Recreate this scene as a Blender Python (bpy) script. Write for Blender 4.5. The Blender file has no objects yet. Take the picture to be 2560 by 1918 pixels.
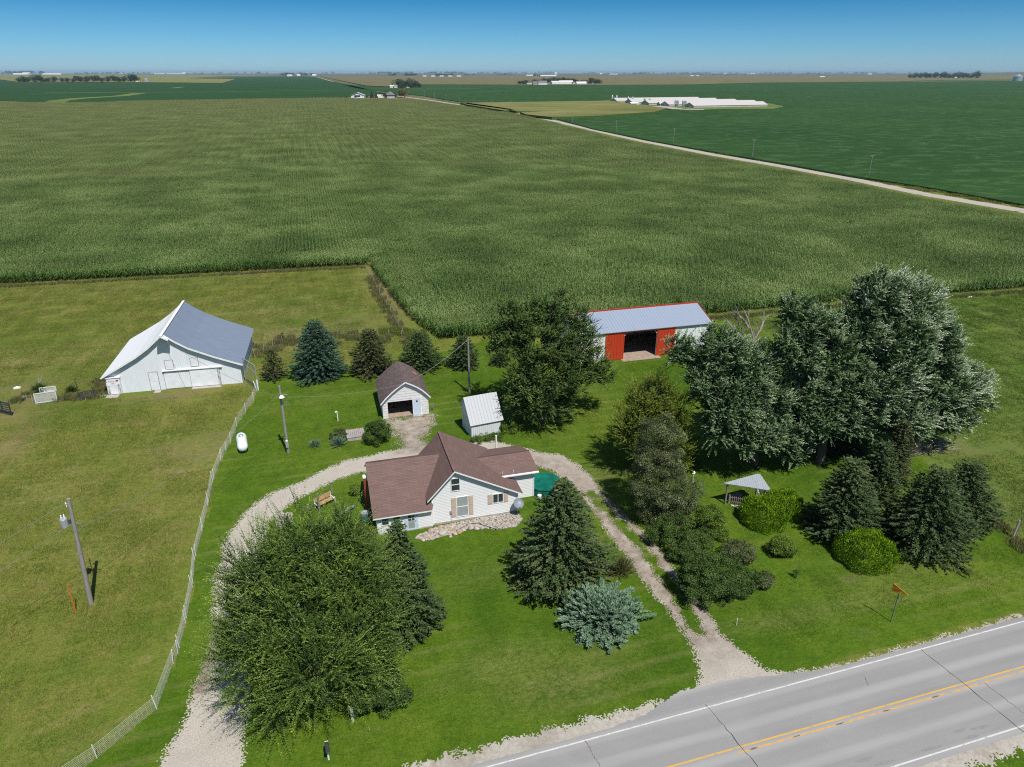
import bpy, math, random
import numpy as np
from mathutils import Vector
R = math.radians
sc = bpy.context.scene
COL = sc.collection
rng = np.random.default_rng(7)
random.seed(7)

# ------------------------------------------------------------------ camera geometry (aerial view, 38 m up)
FPX, HC, HOR = 1775.0, 38.0, 181.5
PIT = math.atan((959 - HOR) / FPX)
YAW = R(15.571)
cp, sp, cy, sy = math.cos(PIT), math.sin(PIT), math.cos(YAW), math.sin(YAW)

def ray(x, y):
    a = (x - 1280) / FPX; b = -(y - 959) / FPX
    fw = cp + b * sp; up = -sp + b * cp
    return (a * cy + fw * sy, -a * sy + fw * cy, up)

def G(x, y, z=0.0):
    r = ray(x, y); t = (z - HC) / r[2]
    return (r[0] * t, r[1] * t)

def hgt(x, y, gx, gy):
    r = ray(x, y); t = math.hypot(gx, gy) / math.hypot(r[0], r[1])
    return HC + r[2] * t

def Q(x, y, Y):
    r = ray(x, y); t = Y / r[1]
    return np.array((r[0] * t, Y, HC + r[2] * t))

def mpp(gx, gy, gz=0):  # metres per photo pixel at a place
    return ((gx * sy + gy * cy) * cp - (gz - HC) * sp) / FPX

# ------------------------------------------------------------------ nodes and materials
class NT:
    def __init__(s, name):
        s.m = bpy.data.materials.new(name); s.m.use_nodes = True
        s.t = s.m.node_tree; s.t.nodes.clear()
        s.out = s.t.nodes.new('ShaderNodeOutputMaterial')
        s.geo = None; s.tc = None
    def n(s, typ, **kw):
        nd = s.t.nodes.new(typ)
        for k, v in kw.items(): setattr(nd, k, v)
        return nd
    def l(s, a, b): s.t.links.new(a, b)
    def pos(s):
        if not s.geo: s.geo = s.n('ShaderNodeNewGeometry')
        return s.geo.outputs['Position']
    def obj(s):
        if not s.tc: s.tc = s.n('ShaderNodeTexCoord')
        return s.tc.outputs['Object']
    def uv(s):
        if not s.tc: s.tc = s.n('ShaderNodeTexCoord')
        return s.tc.outputs['UV']
    def scale(s, vec, v):
        m = s.n('ShaderNodeVectorMath', operation='MULTIPLY'); s.l(vec, m.inputs[0]); m.inputs[1].default_value = v
        return m.outputs[0]
    def noise(s, vec, sc, det=3, rough=.55, dist=0.0):
        m = s.n('ShaderNodeTexNoise'); s.l(vec, m.inputs['Vector'])
        m.inputs['Scale'].default_value = sc; m.inputs['Detail'].default_value = det
        m.inputs['Roughness'].default_value = rough; m.inputs['Distortion'].default_value = dist
        return m.outputs['Fac']
    def ramp(s, fac, stops, interp='LINEAR'):
        m = s.n('ShaderNodeValToRGB'); s.l(fac, m.inputs['Fac']); cr = m.color_ramp; cr.interpolation = interp
        while len(cr.elements) < len(stops): cr.elements.new(.5)
        for e, (p, c) in zip(cr.elements, stops):
            e.position = p
            e.color = (c, c, c, 1) if isinstance(c, (int, float)) else (*c, 1)
        return m.outputs['Color']
    def mix(s, fac, a, b, mode='MIX'):
        m = s.n('ShaderNodeMix', data_type='RGBA', blend_type=mode, clamp_factor=True)
        for sock, v in ((m.inputs[0], fac), (m.inputs[6], a), (m.inputs[7], b)):
            if isinstance(v, (int, float)): sock.default_value = v if sock.type == 'VALUE' else (v, v, v, 1)
            elif isinstance(v, tuple): sock.default_value = (*v, 1)
            else: s.l(v, sock)
        return m.outputs[2]
    def math(s, op, a, b=0.0, c=None):
        m = s.n('ShaderNodeMath', operation=op)
        for i, v in enumerate((a, b) if c is None else (a, b, c)):
            if isinstance(v, (int, float)): m.inputs[i].default_value = v
            else: s.l(v, m.inputs[i])
        return m.outputs[0]
    def attr(s, name):
        m = s.n('ShaderNodeAttribute'); m.attribute_name = name
        return m.outputs['Fac']
    def sep(s, vec):
        m = s.n('ShaderNodeSeparateXYZ'); s.l(vec, m.inputs[0]); return m.outputs
    def done(s, col, rough=.8, metal=0.0, bump=None, bstr=.3, bdist=.05, spec=.3, trans=0.0):
        if trans:
            d = s.n('ShaderNodeBsdfDiffuse'); t2 = s.n('ShaderNodeBsdfTranslucent')
            g = s.n('ShaderNodeBsdfGlossy'); g.inputs['Roughness'].default_value = rough
            mx = s.n('ShaderNodeMixShader'); mx.inputs[0].default_value = trans
            m2 = s.n('ShaderNodeMixShader'); m2.inputs[0].default_value = spec
            s.l(col, d.inputs[0]); s.l(col, t2.inputs[0])
            s.l(d.outputs[0], mx.inputs[1]); s.l(t2.outputs[0], mx.inputs[2])
            s.l(mx.outputs[0], m2.inputs[1]); s.l(g.outputs[0], m2.inputs[2])
            s.l(m2.outputs[0], s.out.inputs[0]); return s.m
        p = s.n('ShaderNodeBsdfPrincipled')
        if isinstance(col, tuple): p.inputs['Base Color'].default_value = (*col, 1)
        else: s.l(col, p.inputs['Base Color'])
        if isinstance(rough, (int, float)): p.inputs['Roughness'].default_value = rough
        else: s.l(rough, p.inputs['Roughness'])
        p.inputs['Metallic'].default_value = metal
        p.inputs['Specular IOR Level'].default_value = spec
        if bump is not None:
            b = s.n('ShaderNodeBump'); b.inputs['Strength'].default_value = bstr; b.inputs['Distance'].default_value = bdist
            s.l(bump, b.inputs['Height']); s.l(b.outputs[0], p.inputs['Normal'])
        s.l(p.outputs[0], s.out.inputs[0]); return s.m

def simple(name, c, var=.25, scale=3.0, rough=.7, metal=0.0, bstr=.15, spec=.3):
    """a base colour with weathering noise in it"""
    t = NT(name); f = t.noise(t.obj(), scale, 5)
    a = tuple(x * (1 - var) for x in c); b = tuple(min(1, x * (1 + var)) for x in c)
    return t.done(t.ramp(f, [(.3, a), (.7, b)]), rough, metal, t.noise(t.obj(), scale * 8, 3), bstr, .02, spec)

def leafmat(name, stops, trans=.25, spec=.02, big=None, rough=.55):
    """stops over the per-leaf tone attribute; optional slow variation over the place"""
    t = NT(name); f = t.attr('tone')
    if big:
        g = t.noise(t.pos(), big[0], 3); g = t.math('MULTIPLY_ADD', g, big[1], -big[1] * .5)
        f = t.math('ADD', f, g)
    return t.done(t.ramp(f, stops), rough, trans=trans, spec=spec)

M = {}
def grassmat(name, lush, mid, dry, thatch, sc1, drymul, soil=(.16, .12, .075), stripes=False):
    t = NT(name); P = t.pos()
    big = t.noise(P, .045, 4, .6, .4); med = t.noise(P, .35, 4, .6, .3)
    st = t.noise(t.scale(P, (1.0, 2.2, 1.0)), sc1, 5, .7)
    fine = t.noise(P, 9.0, 4, .75)
    f = t.math('MULTIPLY_ADD', big, .9, t.math('MULTIPLY_ADD', med, .55, t.math('MULTIPLY_ADD', st, .5, -.5)))
    c = t.ramp(f, [(.28, lush), (.5, mid), (.72, dry)])
    d = t.math('ADD', t.math('MULTIPLY', t.attr('dry'), t.ramp(st, [(.35, .1), (.65, 1.0)])),
               t.math('MULTIPLY', t.ramp(t.noise(P, .16, 4, .65, .6), [(.58, 0.0), (.78, 1.0)]), drymul))
    c = t.mix(d, c, thatch)
    c = t.mix(t.ramp(t.math('MULTIPLY_ADD', fine, .6, t.math('MULTIPLY', t.noise(P, 2.6, 5, .8), .4)), [(.40, .0), (.58, 1.0)]), t.mix(1.0, c, (.50, .55, .48), 'MULTIPLY'), c)
    c = t.mix(t.ramp(t.noise(P, .9, 5, .75, .5), [(.52, 0.0), (.68, .7)]), c, tuple(x * .72 for x in lush))
    c = t.mix(t.ramp(t.noise(P, 3.2, 4, .8), [(.62, 0.0), (.72, .55)]), c, tuple(min(1, x * 1.5 + .01) for x in mid))
    if stripes:   # mower passes, parallel to the road
        s_ = t.sep(P); ph = t.math('MULTIPLY', t.math('SUBTRACT', s_[1], t.math('MULTIPLY', s_[0], .022)), 3.4)
        ph = t.math('ADD', ph, t.math('MULTIPLY', t.noise(P, .12, 2), 2.0))
        c = t.mix(t.math('MULTIPLY', t.ramp(t.math('SINE', ph), [(.3, 0.0), (1.0, .24)]), t.ramp(t.noise(P, .07, 3), [(.46, 0.0), (.62, 1.0)])), c, thatch)
    dirt = t.math('MULTIPLY', t.attr('dirt'), t.ramp(t.noise(P, 1.1, 5, .75), [(.38, .15), (.6, 1.0)]))
    c = t.mix(dirt, c, soil)
    c = t.mix(t.math('MULTIPLY', t.attr('lush'), t.ramp(med, [(.3, .35), (.6, 1.0)])), c, t.ramp(t.math('MULTIPLY_ADD', fine, .5, t.math('MULTIPLY', st, .5)), [(.35, (.05, .105, .018)), (.65, (.115, .185, .035))]))
    h = t.math('ADD', t.math('MULTIPLY', st, .8), t.math('MULTIPLY', fine, .6))
    return t.done(c, .95, bump=h, bstr=.9, bdist=.09, spec=.08)
M['pasture'] = grassmat('pasture_grass', (.105, .170, .020), (.178, .200, .038), (.245, .215, .066), (.34, .26, .13), 1.3, .8)
M['lawn'] = grassmat('lawn_grass', (.056, .120, .008), (.098, .168, .013), (.150, .195, .026), (.25, .225, .09), 1.7, .3, stripes=True)

def gravelmat(name, a, b, c, sc=9.0):
    t = NT(name); P = t.pos()
    f = t.noise(P, sc, 6, .75); g = t.noise(P, .5, 4, .6, .5)
    col = t.ramp(f, [(.3, a), (.5, b), (.68, c)])
    col = t.mix(t.ramp(g, [(.4, 0.0), (.7, .45)]), col, tuple(x * .72 for x in b))
    col = t.mix(t.math('MULTIPLY', t.attr('dirt'), t.ramp(t.noise(P, .9, 5, .7), [(.35, .2), (.6, .95)])), col, (.20, .145, .105))
    v = t.n('ShaderNodeTexVoronoi'); t.l(P, v.inputs['Vector']); v.inputs['Scale'].default_value = 14
    col = t.mix(t.ramp(v.outputs['Distance'], [(.0, .0), (.45, .35)]), col, tuple(x * .45 for x in a))
    return t.done(col, .95, bump=f, bstr=.6, bdist=.04, spec=.1)
M['gravel'] = gravelmat('driveway_gravel', (.35, .31, .26), (.54, .49, .425), (.68, .64, .57))
M['gravel2'] = gravelmat('lane_gravel', (.34, .31, .26), (.50, .46, .40), (.62, .58, .52), 3.0)
M['dirt'] = gravelmat('bare_dirt', (.17, .12, .075), (.27, .20, .14), (.40, .32, .25))

def asphalt():
    t = NT('worn_asphalt'); P = t.pos()
    f = t.noise(P, 25, 4, .8); g = t.noise(t.scale(P, (.06, 1.0, 1.0)), 1.2, 4, .6); q = t.noise(P, .25, 4, .6)
    y = t.sep(P)
    # wheel tracks: slow bands across the carriageway
    yy = t.math('SUBTRACT', y[1], t.math('MULTIPLY', y[0], .0205))
    w = t.math('SINE', t.math('MULTIPLY', yy, 3.55))
    c = t.ramp(f, [(.3, (.205, .200, .195)), (.7, (.31, .305, .30))])
    c = t.mix(t.ramp(w, [(.0, 0.0), (1.0, .5)]), c, (.38, .375, .365))
    c = t.mix(t.ramp(g, [(.45, 0.0), (.75, .35)]), c, (.185, .18, .178))
    c = t.mix(t.ramp(q, [(.5, 0.0), (.75, .25)]), c, (.35, .345, .335))
    return t.done(c, .9, bump=f, bstr=.25, bdist=.01, spec=.25)
M['asphalt'] = asphalt()
def paintmat(name, c, worn, thr):
    t = NT(name); P = t.pos(); f = t.noise(t.scale(P, (.35, 1, 1)), 6, 5, .8)
    return t.done(t.ramp(f, [(thr - .05, worn), (thr + .06, c)]), .7)
M['white_line'] = paintmat('white_road_paint', (.56, .56, .54), (.34, .335, .33), .42)
M['yellow_line'] = paintmat('yellow_road_paint', (.58, .35, .07), (.33, .28, .20), .44)
M['yellow_worn'] = paintmat('worn_yellow_paint', (.60, .33, .07), (.31, .28, .25), .47)
M['crack'] = simple('road_crack', (.06, .058, .056), .3, 5)

def siding(name, base, pitch, dark=.45, streak=.12):
    t = NT(name); O = t.obj(); z = t.sep(O)[2]
    fr = t.math('FRACT', t.math('DIVIDE', z, pitch))
    line = t.ramp(fr, [(.0, dark), (.10, 1.0), (1.0, 1.0)])
    f = t.noise(t.scale(O, (1, 1, .3)), 2.5, 5, .7)
    c = t.mix(t.ramp(f, [(.45, 0.0), (.75, streak)]), base, tuple(x * .62 for x in base))
    c = t.mix(1.0, c, line, 'MULTIPLY')
    return t.done(c, .55, bump=t.ramp(fr, [(0, 0.0), (.15, 1.0), (1, .3)]), bstr=.5, bdist=.02, spec=.3)
M['siding'] = siding('white_lap_siding', (.76, .77, .78), .16, .72)
M['old_siding'] = siding('old_white_boards', (.70, .70, .70), .33, .30, .5)

def ribbed(name, base, pitch, axis='u', rough=.45, metal=0.0, dark=.72, streak=.25, rust=0.0):
    t = NT(name); v = t.sep(t.uv()); a = v[0] if axis == 'u' else v[1]
    fr = t.math('FRACT', t.math('DIVIDE', a, pitch))
    line = t.ramp(fr, [(.0, dark), (.10, 1.05), (.2, 1.0), (.9, 1.0), (1.0, dark)])
    f = t.noise(t.scale(t.uv(), (1.0, .18, 1.0)), 2.2, 6, .75)
    c = t.mix(t.ramp(f, [(.4, 0.0), (.75, streak)]), base, tuple(x * .6 for x in base))
    if rust:
        c = t.mix(t.ramp(t.noise(t.uv(), .9, 6, .8), [(.62, 0.0), (.70, rust)]), c, (.22, .12, .07))
    c = t.mix(1.0, c, line, 'MULTIPLY')
    return t.done(c, rough, metal, t.ramp(fr, [(0, 0.0), (.1, 1.0), (.22, .2), (1, 0.0)]), .5, .03, .4)
M['barn_white_roof'] = ribbed('white_painted_metal_roof', (.80, .81, .82), .65, dark=.93, streak=.10)
M['barn_grey_roof'] = ribbed('weathered_galvanised_roof', (.19, .235, .31), .28, rough=.6, dark=.80, streak=.45, axis='u')
M['shed_roof'] = ribbed('grey_blue_ribbed_roof', (.27, .325, .415), .46, dark=.62, streak=.2)
M['shed_wall'] = ribbed('white_ribbed_steel_wall', (.72, .74, .76), .46, dark=.55, streak=.12)
M['red_door'] = ribbed('red_ribbed_door', (.47, .045, .018), .46, dark=.5, streak=.2)
M['small_shed_roof'] = ribbed('white_standing_seam_roof', (.44, .46, .48), .38, rough=.7, dark=.62, streak=.14, rust=.3)
M['small_shed_wall'] = ribbed('white_board_wall', (.66, .69, .72), .24, dark=.6, streak=.3)
M['pavilion_roof'] = ribbed('silver_corrugated_roof', (.33, .37, .40), .2, dark=.6, streak=.5)
M['barn_wall'] = ribbed('white_painted_board_wall', (.74, .78, .82), .22, dark=.93, streak=.28)
M['hog_roof'] = ribbed('pale_ribbed_roof', (.52, .49, .465), 1.0, dark=.9, streak=.2)
M['white_roof'] = ribbed('bright_white_roof', (.70, .70, .69), 1.0, dark=.92, streak=.1)

def shingles(name, c, var, w=.9, h=.16, mort=.5):
    t = NT(name)
    b = t.n('ShaderNodeTexBrick'); t.l(t.uv(), b.inputs['Vector'])
    b.inputs['Scale'].default_value = 1; b.inputs['Brick Width'].default_value = w; b.inputs['Row Height'].default_value = h
    b.inputs['Mortar Size'].default_value = .018; b.inputs['Bias'].default_value = 0
    b.inputs['Color1'].default_value = (*[x * (1 - var) for x in c], 1); b.inputs['Color2'].default_value = (*[x * (1 + var) for x in c], 1)
    b.inputs['Mortar'].default_value = (*[x * mort for x in c], 1)
    f = t.noise(t.uv(), 14, 4, .8); g = t.noise(t.uv(), .7, 4, .6)
    col = t.mix(t.ramp(f, [(.3, .5), (.7, 0.0)]), b.outputs['Color'], tuple(x * .55 for x in c))
    col = t.mix(t.ramp(g, [(.5, 0.0), (.75, .3)]), col, tuple(min(1, x * 1.25) for x in c))
    return t.done(col, .95, bump=f, bstr=.4, bdist=.02, spec=.1)
M['shingle'] = shingles('brown_asphalt_shingles', (.185, .122, .108), .13, mort=.66)
M['old_shingle'] = shingles('grey_brown_wood_shingles', (.165, .125, .12), .35, .3, .14)

M['white'] = simple('white_paint', (.76, .77, .78), .06, 2, .5)
M['worn_white'] = simple('worn_white_paint', (.66, .68, .70), .22, 1.8, .7)
M['panel'] = simple('weathered_white_panel', (.72, .745, .77), .09, 1.2, .7)
M['peel'] = NT('peeling_white_paint')
_t = M['peel']; M['peel'] = _t.done(_t.ramp(_t.noise(_t.scale(_t.obj(), (6, 6, 1.2)), 1.5, 6, .8), [(.45, (.68, .69, .70)), (.55, (.16, .13, .11))]), .8)
M['glass'] = simple('dark_window_glass', (.035, .045, .05), .3, 1, .08, spec=.7)
M['blind'] = simple('pale_window_blind', (.30, .33, .33), .12, 2, .25, spec=.6)
M['tan'] = simple('tan_shutter_paint', (.52, .40, .33), .08, 3, .6)
M['paleblue'] = simple('pale_blue_door_paint', (.50, .60, .72), .1, 3, .5)
M['dark'] = simple('dark_interior', (.03, .028, .025), .3, 2, .9)
M['red'] = simple('red_trim_paint', (.42, .04, .02), .15, 3, .5)
M['brick'] = simple('red_brick', (.26, .06, .04), .25, 12, .9)
M['wood'] = simple('grey_weathered_wood', (.20, .18, .16), .3, 4, .9, bstr=.4)
M['pole'] = NT('utility_pole_wood')
_t = M['pole']; M['pole'] = _t.done(_t.ramp(_t.noise(_t.scale(_t.obj(), (9, 9, .7)), 2, 5, .7), [(.3, (.17, .155, .145)), (.7, (.33, .31, .30))]), .9)
M['deck'] = simple('silvered_planks', (.33, .29, .28), .3, 5, .9, bstr=.4)
M['benchwood'] = simple('warm_bench_slats', (.46, .28, .17), .2, 6, .6)
M['metal'] = simple('grey_metal', (.38, .40, .42), .2, 4, .45, .5)
M['darkmetal'] = simple('dark_metal', (.06, .065, .075), .3, 4, .5, .3)
M['galv'] = simple('galvanised_steel', (.47, .50, .53), .15, 3, .4, .5)
M['rust'] = simple('rusty_orange_metal', (.45, .16, .10), .25, 5, .8)
M['orange'] = simple('orange_marker_paint', (.62, .13, .02), .12, 3, .5)
M['sign_orange'] = simple('faded_orange_sign', (.85, .34, .03), .1, 6, .5)
M['sign_text'] = simple('dark_brown_sign_lettering', (.15, .045, .01), .2, 6, .6)
M['green_post'] = simple('dull_green_post', (.16, .24, .20), .15, 3, .5, .3)
M['tank'] = simple('white_tank_enamel', (.74, .80, .83), .05, 1.5, .35)
M['barrel'] = simple('blue_barrel_plastic', (.035, .10, .16), .2, 3, .4)
M['teal'] = simple('teal_cover_fabric', (.006, .125, .09), .35, 1.4, .45)
M['dish'] = simple('grey_dish_enamel', (.20, .225, .265), .08, 2, .4)
M['bark'] = simple('tree_bark', (.13, .105, .085), .35, 6, .95, bstr=.5)
M['deadwood'] = simple('bleached_dead_wood', (.30, .27, .25), .25, 6, .95)
M['concrete'] = simple('pale_concrete', (.38, .35, .31), .2, 2, .9)
M['pinkmud'] = simple('bare_earth_floor', (.33, .25, .20), .25, 2, .95)
M['tyre'] = simple('black_rubber', (.03, .03, .032), .3, 4, .8)
M['mesh_white'] = simple('white_fence_polymer', (.60, .62, .60), .08, 3, .5)
M['wire'] = simple('thin_grey_wire', (.22, .23, .22), .1, 3, .5, .3)
M['heart'] = simple('dark_red_heart_paint', (.42, .03, .05), .1, 4, .5)
M['far_wall'] = simple('far_white_wall', (.74, .74, .73), .08, .3, .8)
M['far_grey'] = simple('far_grey_wall', (.40, .41, .42), .15, .3, .8)
M['far_roof'] = simple('far_dark_roof', (.17, .15, .15), .2, .3, .9)

# ------------------------------------------------------------------ object helpers
def tag(o, label=None, cat=None, group=None, kind=None):
    if label: o['label'] = label
    if cat: o['category'] = cat
    if group: o['group'] = group
    if kind: o['kind'] = kind
    return o

def thing(name, label, cat, loc, rz=0.0, group=None):
    o = bpy.data.objects.new(name, None); COL.objects.link(o)
    o.empty_display_size = .5
    o.location = (loc[0], loc[1], loc[2] if len(loc) > 2 else 0); o.rotation_euler = (0, 0, rz)
    return tag(o, label, cat, group)

def pieces(name, mat, parent, boxes):
    """each box its own part"""
    for b in boxes: m_ = MB(); m_.box(*b); m_.build(name, mat, parent)

def link(name, me, parent=None):
    o = bpy.data.objects.new(name, me); COL.objects.link(o)
    if parent is not None: o.parent = parent
    return o

class MB:
    def __init__(s): s.v = []; s.f = []; s.uv = []; s.mi = []; s.smooth = []
    def face(s, pts, uv=None, mi=0, sm=False):
        i = len(s.v); s.v += [tuple(p) for p in pts]; s.f.append(tuple(range(i, i + len(pts))))
        if uv is None:
            a = Vector(pts[1]) - Vector(pts[0]); n = a.cross(Vector(pts[2]) - Vector(pts[1]))
            if n.length > 1e-9:
                n.normalize()
                u = Vector((0, 0, 1)).cross(n)
                u = u.normalized() if u.length > 1e-3 else Vector((1, 0, 0))
                w = n.cross(u); uv = [(Vector(p).dot(u), Vector(p).dot(w)) for p in pts]
            else: uv = [(0, 0)] * len(pts)
        s.uv += list(uv); s.mi.append(mi); s.smooth.append(sm)
    def box(s, x0, x1, y0, y1, z0, z1, mi=0):
        p = [(x0, y0, z0), (x1, y0, z0), (x1, y1, z0), (x0, y1, z0), (x0, y0, z1), (x1, y0, z1), (x1, y1, z1), (x0, y1, z1)]
        for q in ((0, 3, 2, 1), (4, 5, 6, 7), (0, 1, 5, 4), (1, 2, 6, 5), (2, 3, 7, 6), (3, 0, 4, 7)): s.face([p[k] for k in q], mi=mi)
        return s
    def beam(s, a, b, w, h=None, mi=0):
        """box-section bar from a to b"""
        h = h or w; a = Vector(a); b = Vector(b); d = (b - a).normalized()
        u = d.cross(Vector((0, 0, 1)));
        u = u.normalized() if u.length > 1e-3 else Vector((1, 0, 0))
        v = u.cross(d); c = []
        for e in (a, b):
            for i, j in ((-1, -1), (1, -1), (1, 1), (-1, 1)): c.append(e + u * (w / 2 * i) + v * (h / 2 * j))
        for q in ((3, 2, 1, 0), (4, 5, 6, 7), (0, 1, 5, 4), (1, 2, 6, 5), (2, 3, 7, 6), (3, 0, 4, 7)): s.face([c[k] for k in q], mi=mi)
        return s
    def tube(s, pts, rad, n=8, mi=0, cap=True):
        pts = [Vector(p) for p in pts]
        if not hasattr(rad, '__len__'): rad = [rad] * len(pts)
        rings = []
        for i, p in enumerate(pts):
            d = (pts[min(i + 1, len(pts) - 1)] - pts[max(i - 1, 0)]).normalized()
            u = d.cross(Vector((.13, .91, .31))).normalized(); v = d.cross(u)
            rings.append([p + (u * math.cos(2 * math.pi * k / n) + v * math.sin(2 * math.pi * k / n)) * rad[i] for k in range(n)])
        for i in range(len(rings) - 1):
            for k in range(n):
                s.face([rings[i][k], rings[i][(k + 1) % n], rings[i + 1][(k + 1) % n], rings[i + 1][k]], mi=mi, sm=True)
        if cap:
            s.face(rings[0][::-1], mi=mi); s.face(rings[-1], mi=mi)
        return s
    def lathe(s, prof, n=16, c=(0, 0), mi=0, axis='z'):
        """prof: (radius, height) pairs"""
        def pt(r, h, k):
            a = 2 * math.pi * k / n
            if axis == 'z': return (c[0] + r * math.cos(a), c[1] + r * math.sin(a), h)
            return (c[0] + r * math.cos(a), h, c[1] + r * math.sin(a))
        for (r0, h0), (r1, h1) in zip(prof[:-1], prof[1:]):
            for k in range(n):
                q = [pt(r0, h0, k), pt(r0, h0, k + 1), pt(r1, h1, k + 1), pt(r1, h1, k)]
                if r0 < 1e-6: q = q[1:] if False else [q[0], q[2], q[3]]
                elif r1 < 1e-6: q = q[:3]
                s.face(q, mi=mi, sm=True)
        return s
    def prism(s, prof, y0, y1, mi=0):
        """prof (x,z) polygon, extruded along y; counter-clockwise seen from -y"""
        s.face([(x, y0, z) for x, z in prof], mi=mi); s.face([(x, y1, z) for x, z in prof[::-1]], mi=mi)
        n = len(prof)
        for i in range(n):
            a, b = prof[i], prof[(i + 1) % n]
            s.face([(a[0], y0, a[1]), (a[0], y1, a[1]), (b[0], y1, b[1]), (b[0], y0, b[1])], mi=mi)
        return s
    def slab(s, p0, p1, p2, p3, t, u0=0, v0=0, edge=1):
        """roof sheet: p0,p1 along the eave, p3,p2 along the ridge; material 0 on top, `edge` on the rest"""
        P = [Vector(p) for p in (p0, p1, p2, p3)]
        ul = (P[1] - P[0]).length; vl = (P[3] - P[0]).length
        e = (P[1] - P[0]).normalized()
        uv = []
        for p in P:
            d = p - P[0]; u = d.dot(e); uv.append((u0 + u, v0 + (d - e * u).length))
        s.face(P, uv=uv, mi=0)
        B = [p - Vector((0, 0, t)) for p in P]
        s.face(B[::-1], mi=edge)
        for i in range(4):
            j = (i + 1) % 4
            s.face([B[i], B[j], P[j], P[i]], mi=edge)
        return s
    def build(s, name, mats, parent=None, merge=False):
        me = bpy.data.meshes.new(name); me.from_pydata(s.v, [], s.f)
        l = me.uv_layers.new(name='UVMap'); l.data.foreach_set('uv', np.array(s.uv, dtype=np.float32).ravel())
        for m in (mats if isinstance(mats, (list, tuple)) else [mats]): me.materials.append(m)
        me.polygons.foreach_set('material_index', s.mi); me.polygons.foreach_set('use_smooth', s.smooth)
        me.update(); return link(name, me, parent)

def copy_tree(o, parent=None):
    c = o.copy(); COL.objects.link(c); c.parent = parent
    for ch in [x for x in o.children]: copy_tree(ch, c)
    return c

def quadmesh(name, V, tone, mats, parent=None, mi=None):
    """V (N,4,3) loose quads, one tone value each"""
    N = len(V); me = bpy.data.meshes.new(name)
    me.vertices.add(N * 4); me.vertices.foreach_set('co', V.reshape(-1).astype(np.float32))
    me.loops.add(N * 4); me.loops.foreach_set('vertex_index', np.arange(N * 4, dtype=np.int32))
    me.polygons.add(N); me.polygons.foreach_set('loop_start', np.arange(0, N * 4, 4, dtype=np.int32))
    me.update(calc_edges=True)
    a = me.attributes.new('tone', 'FLOAT', 'FACE'); a.data.foreach_set('value', np.asarray(tone, dtype=np.float32))
    for m in (mats if isinstance(mats, (list, tuple)) else [mats]): me.materials.append(m)
    if mi is not None: me.polygons.foreach_set('material_index', np.asarray(mi, dtype=np.int32))
    return link(name, me, parent)

def norm(a): return a / np.maximum(np.linalg.norm(a, axis=-1, keepdims=True), 1e-9)

def leaves(c, d, n, l, w):
    """diamond leaves: centres, long axis, normal, length, width"""
    d = norm(d); sd = norm(np.cross(d, n)); l = np.broadcast_to(np.asarray(l), (len(c),))[:, None]; w = np.broadcast_to(np.asarray(w), (len(c),))[:, None]
    return np.stack([c - d * l * .5, c + sd * w * .5 + d * l * .05, c + d * l * .5, c - sd * w * .5 + d * l * .05], axis=1)

# value noise
_perm = rng.random((256, 256))
def vnoise(x, y):
    xi = np.floor(x).astype(int); yi = np.floor(y).astype(int); fx = x - xi; fy = y - yi
    fx = fx * fx * (3 - 2 * fx); fy = fy * fy * (3 - 2 * fy)
    g = lambda a, b: _perm[a & 255, b & 255]
    return (g(xi, yi) * (1 - fx) + g(xi + 1, yi) * fx) * (1 - fy) + (g(xi, yi + 1) * (1 - fx) + g(xi + 1, yi + 1) * fx) * fy
def fbm(x, y, o=4):
    s = 0; a = .5
    for i in range(o): s = s + a * vnoise(x * 2 ** i + 17 * i, y * 2 ** i + 31 * i); a *= .5
    return s - .47

def sdpoly(px, py, poly):
    """signed distance, negative inside"""
    d = np.full(px.shape, 1e9); ins = np.zeros(px.shape, bool); n = len(poly)
    for i in range(n):
        ax, ay = poly[i]; bx, by = poly[(i + 1) % n]
        ex, ey = bx - ax, by - ay; t = np.clip(((px - ax) * ex + (py - ay) * ey) / (ex * ex + ey * ey + 1e-12), 0, 1)
        d = np.minimum(d, np.hypot(px - ax - ex * t, py - ay - ey * t))
        if ay != by:
            c = ((ay > py) != (by > py)) & (px < (bx - ax) * (py - ay) / (by - ay) + ax); ins ^= c
    return np.where(ins, -d, d)
def sdline(px, py, pl):
    d = np.full(px.shape, 1e9)
    for (ax, ay), (bx, by) in zip(pl[:-1], pl[1:]):
        ex, ey = bx - ax, by - ay; t = np.clip(((px - ax) * ex + (py - ay) * ey) / (ex * ex + ey * ey), 0, 1)
        d = np.minimum(d, np.hypot(px - ax - ex * t, py - ay - ey * t))
    return d

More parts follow.
